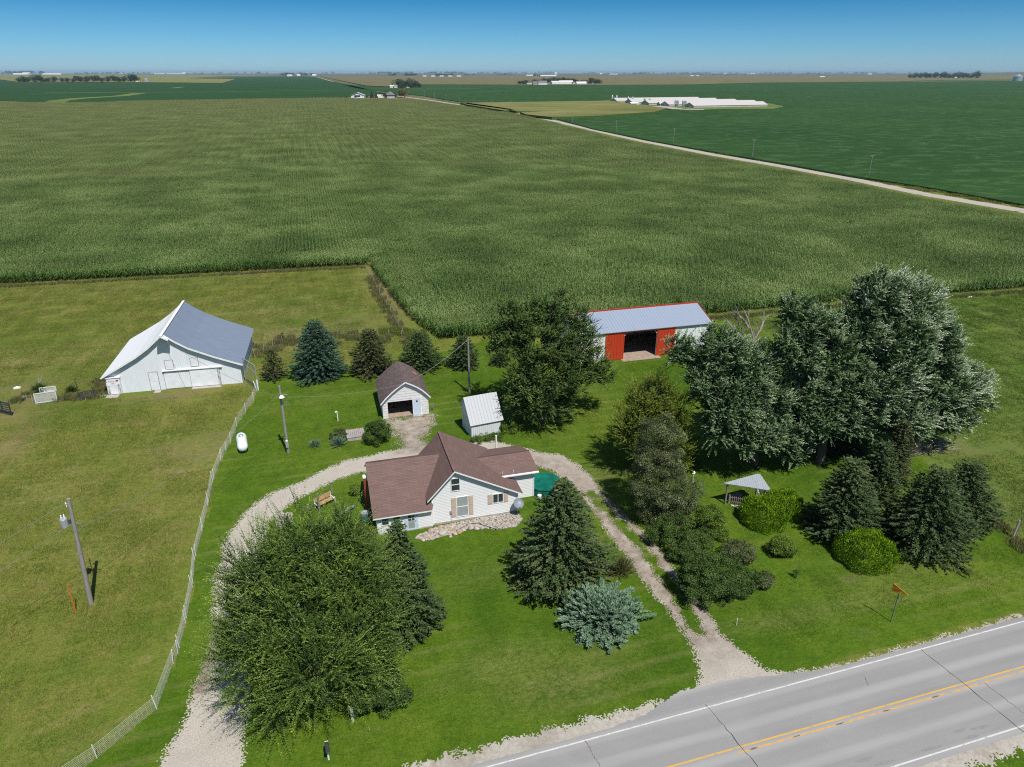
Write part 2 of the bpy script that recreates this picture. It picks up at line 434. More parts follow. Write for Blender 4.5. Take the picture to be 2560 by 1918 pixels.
def sheet(name, fn, bbox, cell, z, mat, attrs=None, kind='structure', label=None):
    """ground sheet of small cells where fn(x,y) < 0, so that edges come out ragged"""
    x0, x1, y0, y1 = bbox; nx = int((x1 - x0) / cell); ny = int((y1 - y0) / cell)
    xs = x0 + np.arange(nx + 1) * cell; ys = y0 + np.arange(ny + 1) * cell
    X, Y = np.meshgrid(xs, ys); cx = (X[:-1, :-1] + X[1:, 1:]) / 2; cyy = (Y[:-1, :-1] + Y[1:, 1:]) / 2
    keep = fn(cx, cyy) < 0
    idx = np.arange((nx + 1) * (ny + 1)).reshape(ny + 1, nx + 1)
    q = np.stack([idx[:-1, :-1], idx[:-1, 1:], idx[1:, 1:], idx[1:, :-1]], -1)[keep]
    used, inv = np.unique(q.ravel(), return_inverse=True)
    vx = X.ravel()[used]; vy = Y.ravel()[used]
    me = bpy.data.meshes.new(name); me.vertices.add(len(used))
    me.vertices.foreach_set('co', np.stack([vx, vy, np.full(vx.shape, z)], 1).astype(np.float32).ravel())
    me.loops.add(q.size); me.loops.foreach_set('vertex_index', inv.astype(np.int32).ravel())
    me.polygons.add(len(q)); me.polygons.foreach_set('loop_start', np.arange(0, q.size, 4, dtype=np.int32))
    me.update(calc_edges=True); me.materials.append(mat)
    for k, f in (attrs or {}).items():
        a = me.attributes.new(k, 'FLOAT', 'POINT'); a.data.foreach_set('value', np.clip(f(vx, vy), 0, 1).astype(np.float32))
    o = link(name, me); tag(o, label, None, None, kind); return o

def PX(*pts): return [G(x, y) for x, y in pts]

# ------------------------------------------------------------------ ground
def blobs(lst):
    """soft patches: (photo px x, y, radius m x, radius m y, strength)"""
    L = [(*G(a, b), rx, ry, s) for a, b, rx, ry, s in lst]
    def f(x, y):
        v = np.zeros(x.shape)
        for gx, gy, rx, ry, s in L: v = np.maximum(v, s * np.exp(-((x - gx) / rx) ** 2 - ((y - gy) / ry) ** 2))
        return v
    return f
dirtF = blobs([(420, 990, 5, 1.6, 1.0), (330, 1000, 3, 1, .7), (450, 992, 3, .8, .9), (80, 1000, 4, 3, .8), (60, 1080, 1.8, 8, .7), (20, 1040, 5, 2.5, .6),
               (60, 965, 5, 3, .6), (280, 1059, 1.2, .5, 1), (440, 1315, 1.3, .4, 1), (425, 1120, 2, 1, .7), (540, 1090, 1.5, .8, .8), (460, 1118, .6, .4, 1), (470, 1140, 2, 1, .55),
               (2450, 1130, 5, 1.2, .8), (2390, 1115, 3, 1.5, .9), (2200, 800, 3, 1, .4), (700, 830, 6, 3, .4),
               (1600, 905, 6, .8, .9), (760, 860, 5, 5, .5), (900, 800, 7, 3, .5), (960, 720, 2, 16, .9), (985, 770, 1.5, 12, .9)])
dryF = blobs([(500, 1130, 8, 5, .5), (660, 1500, 3, 3, .3), (120, 900, 12, 5, .6), (90, 1240, 8, 3, .5), (700, 780, 14, 5, .7), (600, 760, 8, 4, .5), (330, 1290, 3, 2, .5),
              (320, 1370, 4, 2, .4), (250, 860, 10, 4, .4), (950, 700, 5, 12, .4), (280, 720, 20, 3, .5), (700, 845, 9, 5, .9), (900, 830, 8, 3, .6), (2450, 1250, 7, 5, .5)])
def lushF(x, y): return np.where(x > 40, np.clip((x - 46 + 14 * fbm(x * .06, y * .06)) / 22, 0, 1) * (.75 + 1.0 * fbm(x * .12, y * .12)), 0) * (y > 0)
me_bbox = (-150, 270, -10, 180)
ground_near = sheet('ground', lambda x, y: np.full(x.shape, -1.0), me_bbox, 1.0, 0.0, M['pasture'], {'dirt': dirtF, 'dry': dryF, 'lush': lushF}, label='rough pasture grass around the farmyard')
# the land beyond, one frame of big faces round the near sheet out to the horizon
def farland():
    t = NT('far_farmland'); P = t.pos()
    f = t.noise(t.scale(P, (.6, 1, 1)), .0021, 4, .6, .3); g = t.noise(P, .012, 3); h = t.noise(P, .2, 3)
    c = t.ramp(f, [(.36, (.045, .095, .022)), (.44, (.095, .105, .045)), (.52, (.15, .13, .062)), (.60, (.10, .11, .045)), (.68, (.04, .085, .022))])
    c = t.mix(t.ramp(g, [(.4, 0.0), (.7, .4)]), c, (.15, .14, .07))
    c = t.mix(t.ramp(h, [(.4, 0.0), (.7, .2)]), c, (.05, .07, .03))
    return t.done(c, 1.0, spec=.05)
M['farland'] = farland()
mb = MB(); B = 34000
x0, x1, y0, y1 = me_bbox
xs = [-B, x0, x1, B]; ys = [-3000, y0, y1, 700, 3000, B]
for i in range(3):
    for j in range(5):
        if i == 1 and j == 1: continue
        mb.face([(xs[i], ys[j], 0), (xs[i + 1], ys[j], 0), (xs[i + 1], ys[j + 1], 0), (xs[i], ys[j + 1], 0)], mi=1 if (j == 1 or j == 2 or j==0) else 0)
tag(mb.build('terrain', [M['farland'], M['pasture']]), 'flat farmland running to the horizon', None, None, 'structure')

# road lines in the world: y = a + b x
def Yn(x): return 29.10 + (x - 12.85) * .0254     # north white line
def Ys(x): return 22.45 + (x - 29.9) * .0200      # south white line
def Yc(x): return 25.88 + (x - 17.6) * .0172      # centre lines
EN, ES = .38, .42                                  # asphalt past the lines
def strip(name, f0, f1, xa, xb, z, mat, step=6, label=None, parent=None, kind='structure'):
    m = MB(); x = xa
    while x < xb:
        e = min(x + step, xb)
        m.face([(x, f0(x), z), (e, f0(e), z), (e, f1(e), z), (x, f1(x), z)]); x = e
    o = m.build(name, mat, parent)
    if parent is None: tag(o, label, None, None, kind)
    return o
strip('road', lambda x: Ys(x) - ES, lambda x: Yn(x) + EN, -140, 262, .030, M['asphalt'], label='two lane asphalt road with yellow centre lines')
strip('road_edge_line', lambda x: Yn(x) - .05, lambda x: Yn(x) + .05, -140, 262, .034, M['white_line'], label='white edge line on the farm side of the road')
strip('road_edge_line', lambda x: Ys(x) - .05, lambda x: Ys(x) + .05, -140, 262, .034, M['white_line'], label='white edge line on the far side from the farm')
strip('road_centre_line', lambda x: Yc(x) + .10, lambda x: Yc(x) + .22, -140, 262, .034, M['yellow_line'], label='solid yellow centre line')
strip('road_centre_line', lambda x: Yc(x) - .24, lambda x: Yc(x) - .12, 21.5, 262, .034, M['yellow_worn'], label='worn yellow centre line nearer the camera')
# cracks and patches
for k, (a, b, wd) in enumerate([((1748, 1742), (1895, 1918), .03), ((2302, 1624), (2560, 1832), .028), ((1462, 1852), (1500, 1918), .02), ((2460, 1708), (2560, 1785), .018), ((2160, 1690), (2172, 1715), .016)]):
    A = np.array(G(*a)); Bq = np.array(G(*b)); n = 16; m = MB(); prev = None; d = (Bq - A) / np.linalg.norm(Bq - A); nn = np.array((-d[1], d[0]))
    for i in range(n + 1):
        p = A + (Bq - A) * i / n + nn * (random.uniform(-.06, .06) if 0 < i < n else 0); w = wd * random.uniform(.4, 1.1)
        if not (Ys(p[0]) - ES < p[1] < Yn(p[0]) + EN): continue
        cur = (p - nn * w, p + nn * w)
        if prev is not None: m.face([(*prev[0], .0375), (*cur[0], .0375), (*cur[1], .0375), (*prev[1], .0375)])
        prev = cur
    tag(m.build('road_crack', M['crack']), 'dark crack running across the asphalt', None, None, 'structure')
M['smudge'] = NT('road_smudge'); _t = M['smudge']; M['smudge'] = _t.done(_t.ramp(_t.noise(_t.pos(), 8, 4, .8), [(.3, (.17, .168, .17)), (.7, (.28, .277, .28))]), .9)
for (px_, py_) in [(2450, 1540 + 280), (2400, 1828), (2330, 1872), (2210, 1908), (2430, 1843), (2160, 1900)]:
    g = G(px_, py_); m = MB(); n = 14
    if not (Ys(g[0]) < g[1] < Yn(g[0])): continue
    L_ = random.uniform(.35, .8)
    m.face([(g[0] + math.cos(2 * math.pi * k / n) * L_ * random.uniform(.7, 1.1), g[1] + math.sin(2 * math.pi * k / n) * .12 * random.uniform(.7, 1.2), .0365) for k in range(n)])
    tag(m.build('road_stain', M['smudge']), 'dark stain on the asphalt', None, None, 'structure')
M['smudge_brown'] = simple('brown_scrape', (.13, .105, .09), .4, 9, .9)
for (px_, py_) in [(1888, 1878), (1995, 1847), (2102, 1815), (2220, 1782), (2345, 1748)]:
    g = G(px_, py_); m = MB(); n = 12
    m.face([(g[0] + math.cos(2 * math.pi * k / n) * .36 * random.uniform(.6, 1.1), Yc(g[0] + math.cos(2 * math.pi * k / n) * .36) - .18 + math.sin(2 * math.pi * k / n) * .055 * random.uniform(.5, 1.2), .0372) for k in range(n)])
    tag(m.build('road_mark', M['smudge_brown']), 'dark oval scrape along the yellow line', None, None, 'structure')

# lawn
FENCE = PX((150, 1960), (243, 1896), (392, 1772), (433, 1659), (445, 1634), (464, 1558), (481, 1468), (487, 1400), (505, 1327), (520, 1264), (532, 1205), (552, 1150), (565, 1128), (577, 1106), (592, 1066), (614.5, 1030), (633, 1003), (646, 972))
lawn_poly = FENCE + PX((650, 950), (740, 925), (860, 915), (985, 905), (1040, 870), (1100, 880), (1210, 850), (1290, 862), (1460, 850)) + [(56, 99), (66, 100)] + PX((1800, 850), (1960, 850), (2080, 950), (2250, 1100), (2440, 1262), (2530, 1350), (2640, 1420)) + [(75, 31), (75, -8), (-15, -8)]
def lawn_fn(x, y):
    d = sdpoly(x, y, lawn_poly) + 1.1 * fbm(x * .8, y * .8)
    on = (y > Ys(x) - ES - .75 + .7 * fbm(x * 2, y * 2)) & (y < Yn(x) + EN + .55 + .5 * fbm(x * 1.7 + 9, y * 1.7))
    return np.where(on, 1.0, d)
lawnDry = blobs([(1400, 1700, 4.5, 2.2, .75), (1280, 1660, 4, 2, .6), (1490, 1640, 3, 1.5, .45), (1180, 1440, 3, 2, .3), (1500, 1250, 3, 3, .3), (1545, 860, 6, 3, .2), (1330, 1030, 4, 2, .35), (1360, 1060, 4, 2, .3), (2150, 1500, 8, 1.0, .5),
                 (2300, 1490, 12, .5, .5), (2250, 1430, 7, 1.0, .5), (1980, 1540, 7, 1, .4), (790, 1000, 3, 2, .2), (2130, 830, 8, 6, .4)])
sheet('lawn', lawn_fn, (-42, 75, -8, 106), .28, .005, M['lawn'], {'dry': lawnDry, 'dirt': blobs([(2130, 1450, .8, .3, .8), (1500, 1185, 4, 2, .3), (1950, 1250, 2, .6, .5), (1190, 905, .5, .5, 0)])}, label='mown green lawn around the farmhouse')
strip('verge', lambda x: -40, lambda x: Ys(x) - ES - 1.3, -140, 262, .0025, M['lawn'], label='grass verge across the road')
# gravel shoulders
def sh_fn(x, y):
    n = fbm(x * 1.6, y * 1.6) * 1.3 + fbm(x * 7, y * 7) * .35 + (rng.random(x.shape) - .5) * .6
    a = np.maximum(Yn(x) + EN - .1 - y, y - (Yn(x) + EN + .12 + n * .8 + np.clip((33 - x) * .05, 0, .95)))
    b = np.maximum(y - (Ys(x) - ES + .1), (Ys(x) - ES - 1.0 - n) - y)
    return np.minimum(a, b)
sheet('road_shoulder', sh_fn, (-30, 70, 20, 34), .085, .011, M['gravel2'], {'dirt': lambda x, y: .35 * (fbm(x * .5, y * .5) > .05)}, label='pale gravel shoulder beside the asphalt')

# driveway
left = PX((360, 1960), (392, 1918), (454, 1826), (490, 1714), (517, 1648), (532, 1559), (541, 1447), (557, 1362), (611, 1282), (680, 1233), (763, 1200), (860, 1154), (962, 1131), (1040, 1112))
right = PX((612, 1960), (606, 1918), (615, 1800), (628, 1700), (640, 1600), (648, 1500), (655, 1400), (672, 1306), (730, 1257), (828, 1204), (905, 1180), (1000, 1162), (1040, 1152))
back_hi = [(12, 69.0), (17, 68.6)] + PX((1345, 1130), (1400, 1138), (1440, 1160), (1478, 1192), (1503, 1227), (1550, 1282), (1600, 1320), (1656, 1382), (1702, 1443), (1748, 1502), (1808, 1592), (1876, 1647), (1907, 1672), (1968, 1686), (2060, 1672))
back_lo = [(12, 66.2), (17, 65.6)] + PX((1339, 1163), (1385, 1182), (1437, 1215), (1470, 1262), (1512, 1318), (1568, 1396), (1620, 1466), (1656, 1512), (1710, 1580), (1744, 1641), (1747, 1715), (1700, 1752), (1640, 1790))
drive_poly = left + back_hi + [(33, Yn(33) + .3)] + [(14, Yn(14) + .3)] * 0 + [(24.5, Yn(24.5) + .3)] + back_lo[::-1] + right[::-1]
spur = PX((965, 1050), (1075, 1036), (1078, 1060), (1062, 1090), (1062, 1125), (1000, 1128), (1008, 1100), (985, 1075))
tl = PX((1478, 1235), (1540, 1300), (1598, 1362), (1660, 1442), (1700, 1502), (1745, 1575))
def drive_fn(x, y):
    n = fbm(x * .9, y * .9) * .8 + fbm(x * 4, y * 4) * .4 + (rng.random(x.shape) - .5) * .75
    d = sdpoly(x, y, drive_poly) + n * .8
    sp_ = sdpoly(x, y, spur) + n * 2.2
    d = np.minimum(d, sp_)
    mid = sdline(x, y, tl) - .52 + fbm(x * 1.1 + 5, y * 1.1) * 1.3 + (rng.random(x.shape) - .5) * .5   # grass growing between the wheel tracks
    return np.maximum(d, -mid)
def drive_dirt(x, y):
    v = np.exp(-(sdline(x, y, tl) / 3.2) ** 2) * .95
    v = np.maximum(v, np.exp(-(sdline(x, y, PX((1330, 1150), (1400, 1165), (1478, 1235))) / 2) ** 2) * .7)
    v = np.maximum(v, np.exp(-(sdline(x, y, PX((530, 1560), (518, 1640), (500, 1720))) / .6) ** 2) * 1.2)
    v = np.maximum(v, np.exp(-(sdpoly(x, y, spur).clip(0, 9) / .8) ** 2) * .8)
    return v
sheet('driveway', drive_fn, (-32, 50, 18, 80), .08, .017, M['gravel'], {'dirt': drive_dirt}, label='pale gravel driveway looping behind the farmhouse')
def apron_fn(x, y): return sdpoly(x, y, [(14.5, Yn(14.5) + EN - .1), (17.3, Yn(17.3) + EN + .35), (20.3, Yn(20) + EN + 1.35), (24.5, Yn(24.5) + EN + 1.15), (28.5, Yn(28) + EN + .5), (32, Yn(32) + EN - .1)]) + .3 * fbm(x * 2, y * 2)
sheet('driveway_apron', apron_fn, (12, 36, 29, 34), .085, .0235, M['asphalt'], label='asphalt apron where the driveway joins the road')
# ------------------------------------------------------------------ buildings
def roof_profile(mb, prof, y0, y1, t=.12, mi_edge=1):
    """slabs following a list of (x,z) from the left eave to the right eave, ridge anywhere; extruded y0..y1"""
    u = 0
    for (xa, za), (xb, zb) in zip(prof[:-1], prof[1:]):
        L_ = math.hypot(xb - xa, zb - za)
        # eave direction is y, slope direction is x
        P = [Vector((xa, y0, za)), Vector((xb, y0, zb)), Vector((xb, y1, zb)), Vector((xa, y1, za))]
        mb.face(P, uv=[(0, u), (0, u + L_), (y1 - y0, u + L_), (y1 - y0, u)], mi=0)
        B_ = [p - Vector((0, 0, t)) for p in P]
        mb.face(B_[::-1], mi=mi_edge)
        mb.face([B_[0], B_[1], P[1], P[0]], mi=mi_edge); mb.face([B_[2], B_[3], P[3], P[2]], mi=mi_edge)
        u += L_
    (xa, za), (xb, zb) = prof[0], prof[-1]
    mb.face([(xa, y1, za - t), (xa, y0, za - t), (xa, y0, za), (xa, y1, za)], mi=mi_edge)
    mb.face([(xb, y0, zb - t), (xb, y1, zb - t), (xb, y1, zb), (xb, y0, zb)], mi=mi_edge)

def window(parent, x0, x1, z0, z1, y, frame=M['white'], pane=M['glass'], bars='h', w=.06):
    f = MB(); d = .05
    f.box(x0, x1, y - d, y, z0, z0 + w); f.box(x0, x1, y - d, y, z1 - w, z1)
    f.box(x0, x0 + w, y - d, y, z0 + w, z1 - w); f.box(x1 - w, x1, y - d, y, z0 + w, z1 - w)
    if 'h' in bars: zm = (z0 + z1) / 2; f.box(x0 + w, x1 - w, y - d + .004, y - .004, zm - .035, zm + .035)
    if 'v' in bars: xm = (x0 + x1) / 2; f.box(xm - .03, xm + .03, y - d + .006, y - .006, z0 + w, z1 - w)
    fo = f.build('window', frame, parent)
    p = MB(); p.box(x0 + w, x1 - w, y - .022, y - .002, z0 + w, z1 - w)
    p.build('pane', pane, fo)
    return fo

# ---- farmhouse
H0 = (7.6, 54.3)
house = thing('farmhouse', 'white sided farmhouse with brown shingle roof inside the gravel loop', 'house', (*H0, 0))
def hx(x): return x - H0[0]
def hy(y): return y - H0[1]
ML, MR, MY0, MY1 = 0.0, 8.1, 0.0, 7.2
def mz_l(x): return 5.6 - (2.15 - x) * 1.06
def mz_r(x): return 5.6 - (x - 2.15) * .535
w = MB()
w.prism([(ML, 0), (MR, 0), (MR, mz_r(MR) - .14), (2.15, 5.46), (ML, mz_l(ML) - .14)], MY0, MY1)
w.build('main_wall', M['siding'], house)
LX0, LX1, LY0, LY1 = hx(2.62), -.003, -.20, hy(61.9)
def lz(y): return 5.0 - abs(y - hy(58.5)) * .62
w = MB()
pf = [(LY0, 0), (LY0, lz(LY0) - .13), (hy(58.5), 4.87), (LY1, lz(LY1) - .13), (LY1, 0)]
w.face([(LX0, y, z) for y, z in pf]); w.face([(LX1, y, z) for y, z in pf[::-1]])
for (ya, za), (yb, zb) in zip(pf, pf[1:] + pf[:1]): w.face([(LX0, yb, zb), (LX0, ya, za), (LX1, ya, za), (LX1, yb, zb)])
w.build('wing_wall', M['siding'], house)
RX0, RX1, RY0, RY1 = 5.6, hx(17.98), hy(56.55), hy(61.4)
w = MB()
def rz_f(y): return 4.05 - (hy(58.35) - y) * .50
def rz_b(y): return 4.05 - (y - hy(58.35)) * .33
pf = [(RY0, 0), (RY0, rz_f(RY0) - .13), (hy(58.35), 3.92), (RY1, rz_b(RY1) - .13), (RY1, 0)]
w.face([(RX0, y, z) for y, z in pf]); w.face([(RX1, y, z) for y, z in pf[::-1]])
for (ya, za), (yb, zb) in zip(pf, pf[1:] + pf[:1]): w.face([(RX0, yb, zb), (RX0, ya, za), (RX1, ya, za), (RX1, yb, zb)])
w.build('addition_wall', M['siding'], house)
rf = MB(); yf, yb = -.38, MY1 + .38
xl, xr = -.42, 8.52
rf.slab((xl, yb, mz_l(xl)), (xl, yf, mz_l(xl)), (2.15, yf, 5.6), (2.15, yb, 5.6), .16)
rf.slab((xr, yf, mz_r(xr)), (xr, hy(56.49), mz_r(xr)), (2.15, hy(56.49), 5.6), (2.15, yf, 5.6), .16)
xr2 = 7.0
rf.slab((xr2, hy(56.49), mz_r(xr2)), (xr2, yb, mz_r(xr2)), (2.15, yb, 5.6), (2.15, hy(56.49), 5.6), .16, edge=0)
mroof = rf.build('main_roof', [M['shingle'], M['white']], house)
c = MB()
c.beam((2.15, yf + .01, 5.625), (2.15, yb - .01, 5.625), .26, .05); c.build('ridge_cap', M['shingle'], mroof)
rf = MB(); xe = hx(2.28); ye = hy(53.72)
rf.slab((xe, ye, lz(ye)), (-.45, ye, lz(ye)), (1.62, hy(58.5), 5.0), (xe, hy(58.5), 5.0), .14)
rf.slab((xe, hy(58.5), 5.0), (1.62, hy(58.5), 5.0), (.2, hy(62.3), lz(hy(62.3))), (xe, hy(62.3), lz(hy(62.3))), .14)
# the part of the front slope under the main roof's left eave
rf.slab((-.45, ye, lz(ye) - .001), (-.06, ye, lz(ye) - .001), (1.9, hy(58.5), 4.999), (1.6, hy(58.5), 4.999), .13)
wroof = rf.build('wing_roof', [M['shingle'], M['white']], house)
c = MB(); c.beam((xe + .01, hy(58.5), 5.02), (1.6, hy(58.5), 5.02), .05, .26); c.build('ridge_cap', M['shingle'], wroof)
rf = MB(); x2 = hx(18.32)
rf.slab((5.4, hy(56.22), rz_f(hy(56.22))), (x2, hy(56.22), rz_f(hy(56.22))), (x2 - .3, hy(58.35), 4.05), (4.6, hy(58.35), 4.05), .14)
rf.slab((x2 - .35, hy(61.75), rz_b(hy(61.75))), (4.0, hy(61.75), rz_b(hy(61.75))), (4.6, hy(58.35), 4.05), (x2 - .3, hy(58.35), 4.05), .14)
aroof = rf.build('addition_roof', [M['shingle'], M['white']], house)
c = MB(); c.beam((5.2, hy(58.35), 4.07), (x2 - .32, hy(58.35), 4.07), .05, .26); c.build('ridge_cap', M['shingle'], aroof)
g = MB()
g.box(6.9, x2, hy(56.08), hy(56.215), rz_f(hy(56.22)) - .15, rz_f(hy(56.22)) - .03)
g.build('gutter', M['white'], house)
d = MB(); d.box(hx(17.98) - .10, hx(17.98) - .02, hy(56.46), hy(56.545), .1, 2.9); d.build('downspout', M['white'], house)
d = MB(); d.box(.02, .10, -.085, -.005, .1, 2.5); d.build('downspout', M['white'], house)
d = MB(); d.box(8.02, 8.10, -.085, -.005, .1, 2.2); d.build('downspout', M['white'], house)
# brackets on the addition roof
for xx in (6.05, 7.15, 8.25):
    m_ = MB(); m_.box(xx, xx + .03, hy(56.4), hy(56.43), rz_f(hy(56.4)), rz_f(hy(56.4)) + .28); m_.build('roof_bracket', M['white'], house)
wn = window(house, 1.80, 2.66, 3.33, 4.68, -.003)
wn = window(house, 2.24, 3.36, .52, 2.66, -.003, pane=M['blind'])
for a_, b_ in ((1.78, 2.20), (3.40, 3.82)):
    m_ = MB(); m_.box(a_, b_, -.045, -.004, .56, 2.62); m_.box(a_ + .06, b_ - .06, -.06, -.044, .66, 1.5); m_.box(a_ + .06, b_ - .06, -.06, -.044, 1.62, 2.5); m_.build('shutter', M['tan'], house)
window(house, 5.66, 6.70, 1.38, 2.40, -.003, bars='v')
for a_, b_ in ((5.20, 5.62), (6.74, 7.14)):
    m_ = MB(); m_.box(a_, b_, -.045, -.004, 1.38, 2.40); m_.box(a_ + .06, b_ - .06, -.06, -.044, 1.46, 2.32); m_.build('shutter', M['tan'], house)
# wing door and window (front wall of the wing at y = LY0)
dr = MB(); dx0, dx1 = hx(5.22), hx(6.12)
dr.box(dx0 - .16, dx0, LY0 - .05, LY0 - .003, .05, 2.02); dr.box(dx1, dx1 + .16, LY0 - .05, LY0 - .003, .05, 2.02); dr.box(dx0, dx1, LY0 - .05, LY0 - .003, 1.96, 2.02)
dr.box(dx0, dx1, LY0 - .035, LY0 - .004, .05, 1.955)
door = dr.build('door', M['paleblue'], house)
p_ = MB(); p_.box(dx0 + .17, dx1 - .17, LY0 - .045, LY0 - .034, 1.05, 1.86); p_.build('pane', M['glass'], door)
p_ = MB(); p_.box(dx0 + .17, dx1 - .17, LY0 - .045, LY0 - .034, .26, 1.02); p_.build('pane', M['blind'], door)
p_ = MB(); xm = (dx0 + dx1) / 2; p_.box(xm - .015, xm + .015, LY0 - .055, LY0 - .046, 1.05, 1.86)
for zz in (1.3, 1.58): p_.box(dx0 + .17, dx1 - .17, LY0 - .054, LY0 - .0465, zz, zz + .025)
p_.build('muntin', M['white'], door)
h_ = MB(); h_.box(dx1 - .10, dx1 - .06, LY0 - .09, LY0 - .035, .95, 1.07); h_.build('handle', M['metal'], door)
window(house, hx(4.0), hx(4.72), .95, 1.85, LY0 - .003, bars='h')
window(house, hx(3.0), hx(3.7), .95, 1.85, LY0 - .003, bars='h')
m_ = MB(); m_.box(1.62, 1.80, -.12, -.003, 1.0, 1.32); m_.tube([(1.72, -.04, 0), (1.72, -.04, 1.0)], .02, 6); m_.build('electric_meter', M['metal'], house)
m_ = MB(); m_.box(hx(7.5) - .03, 8.13, -.03, .01, .0, .22); m_.build('foundation', M['concrete'], house)
m_ = MB(); m_.box(LX0 - .03, LX1, LY0 - .03, LY0 + .02, 0, .14); m_.build('foundation', M['concrete'], house)
# chimney pipe cased in brick with a white cap, at the wing's end wall
ch = MB(); cx_ = hx(2.10); cyy_ = hy(58.2)
ch.box(cx_ - .16, cx_ + .14, cyy_ - .2, cyy_ + .2, 0, 3.75); chimney = ch.build('chimney', M['brick'], house)
ch = MB(); ch.box(cx_ - .2, cx_ + .18, cyy_ - .25, cyy_ + .25, 3.752, 3.87); ch.build('chimney_cap', M['white'], chimney)
# satellite dish
dish = thing('satellite_dish', 'grey satellite dish at the right corner of the farmhouse front', 'satellite dish', (15.55, 53.75, 0))
m_ = MB(); m_.tube([(0, 0, 0), (0, 0, 1.1), (.06, .3, 1.25)], .03, 8); m_.build('mast', M['metal'], dish)
m_ = MB(); m_.lathe([(.001, .0), (.15, .012), (.3, .05), (.42, .11), (.5, .17), (.505, .17), (.42, .10), (.3, .035), (.15, -.01), (.001, -.015)], 28)
dd = m_.build('reflector', M['dish'], dish); dd.location = (0, -.08, 1.32); dd.rotation_euler = (R(38), 0, R(10))
m_ = MB(); m_.tube([(0, -.02, 1.05), (.03, -.55, 1.25)], .018, 6); m_.box(-.02, .1, -.66, -.54, 1.2, 1.32); m_.build('feed_arm', M['metal'], dish)
# vent pipe behind the house
pp = MB(); pp.tube([(0, 0, 0), (0, 0, 3.9)], .09, 10); o = pp.build('vent_pipe', M['white']); o.location = (15.75, 62.6, 0)
tag(o, 'white upright pipe standing behind the farmhouse roof', 'pipe')
# teal covered pool
pool = thing('covered_pool', 'round low pool under a teal cover beside the farmhouse', 'pool', (19.35, 57.5, 0))
m_ = MB(); n = 40
m_.lathe([(1.62, 0), (1.62, .82), (1.66, .86)], n); m_.build('wall', M['teal'], pool)
m_ = MB(); m_.lathe([(1.69, .80), (1.69, .88), (1.5, .86), (1.0, .80), (.5, .76), (0, .75)], n); m_.build('cover', M['teal'], pool)
m_ = MB(); m_.lathe([(.0, 0), (.18, 0), (.2, .42), (.21, .44), (.17, .44), (.15, .38), (0, .37)], 14); o = m_.build('bucket', M['white']); o.location = (18.35, 55.9, 0); tag(o, 'white bucket at the corner of the farmhouse addition', 'bucket')

# rain barrel etc. at the shaded end wall
bx_, by_ = 1.75, 56.6
rb_ = thing('rain_barrel', 'dark blue open barrel in the shade by the farmhouse end wall', 'barrel', (bx_, by_, 0))
m_ = MB(); m_.lathe([(0, 0), (.36, 0), (.42, .15), (.44, .5), (.42, .85), (.38, .95)], 22); m_.build('body', M['barrel'], rb_)
m_ = MB(); m_.lathe([(.38, .95), (.40, .99), (.345, .99), (.34, .9), (0, .88)], 22); m_.build('rim', M['galv'], rb_)
pl = MB(); pl.beam((-.9, 0, .08), (.7, .9, .3), .28, .05); o = pl.build('plank', M['metal']); o.location = (0.2, 58.2, 0); tag(o, 'grey plank lying on the lawn near the blue barrel', 'plank')
m_ = MB(); m_.lathe([(0, 0), (.3, 0), (.34, .34), (.28, .36), (.26, .3), (0, .28)], 16); o = m_.build('planter', M['darkmetal']); o.location = (1.9, 54.3, 0); tag(o, 'dark planter in the shade near the farmhouse front corner', 'planter')

# rock bed along the front wall
def rock_mb(r, seed, flat=.65, sub=1):
    import bmesh
    bm = bmesh.new(); bmesh.ops.create_icosphere(bm, subdivisions=sub, radius=r)
    rr = random.Random(seed)
    ph = [rr.uniform(0, 6) for _ in range(6)]
    for v in bm.verts:
        p = v.co / r; k = 1 + .22 * math.sin(p.x * 2.3 + ph[0]) * math.cos(p.y * 2.7 + ph[1]) + .16 * math.sin(p.z * 4 + ph[2] + p.x * 3) + rr.uniform(-.07, .07)
        v.co = Vector((v.co.x * k, v.co.y * k * rr.uniform(.93, 1.05), v.co.z * k * flat))
    return bm
rockcols = [('pale grey', (.34, .325, .30)), ('pinkish', (.36, .28, .24)), ('orange brown', (.38, .23, .14)), ('cream', (.41, .375, .31)), ('dark grey', (.20, .19, .18))]
for nm, c_ in rockcols: M['rock_' + nm] = simple(nm.replace(' ', '_') + '_stone', c_, .22, 6, .9, bstr=.4)
bed_poly = PX((1085, 1320), (1180, 1300), (1286, 1277), (1308, 1297), (1290, 1318), (1240, 1325), (1180, 1318), (1130, 1335), (1075, 1352), (1035, 1348), (1050, 1335), (1082, 1328))
V = []; T = []; MI = []
base_rocks = []
for k in range(8):
    bm = rock_mb(1.0, k, .6, 1); base_rocks.append((np.array([v.co[:] for v in bm.verts]), [[v.index for v in f.verts] for f in bm.faces])); bm.free()
px0, px1 = min(p[0] for p in bed_poly), max(p[0] for p in bed_poly); py0, py1 = min(p[1] for p in bed_poly), max(p[1] for p in bed_poly)
bedm = MB(); cnt = 0
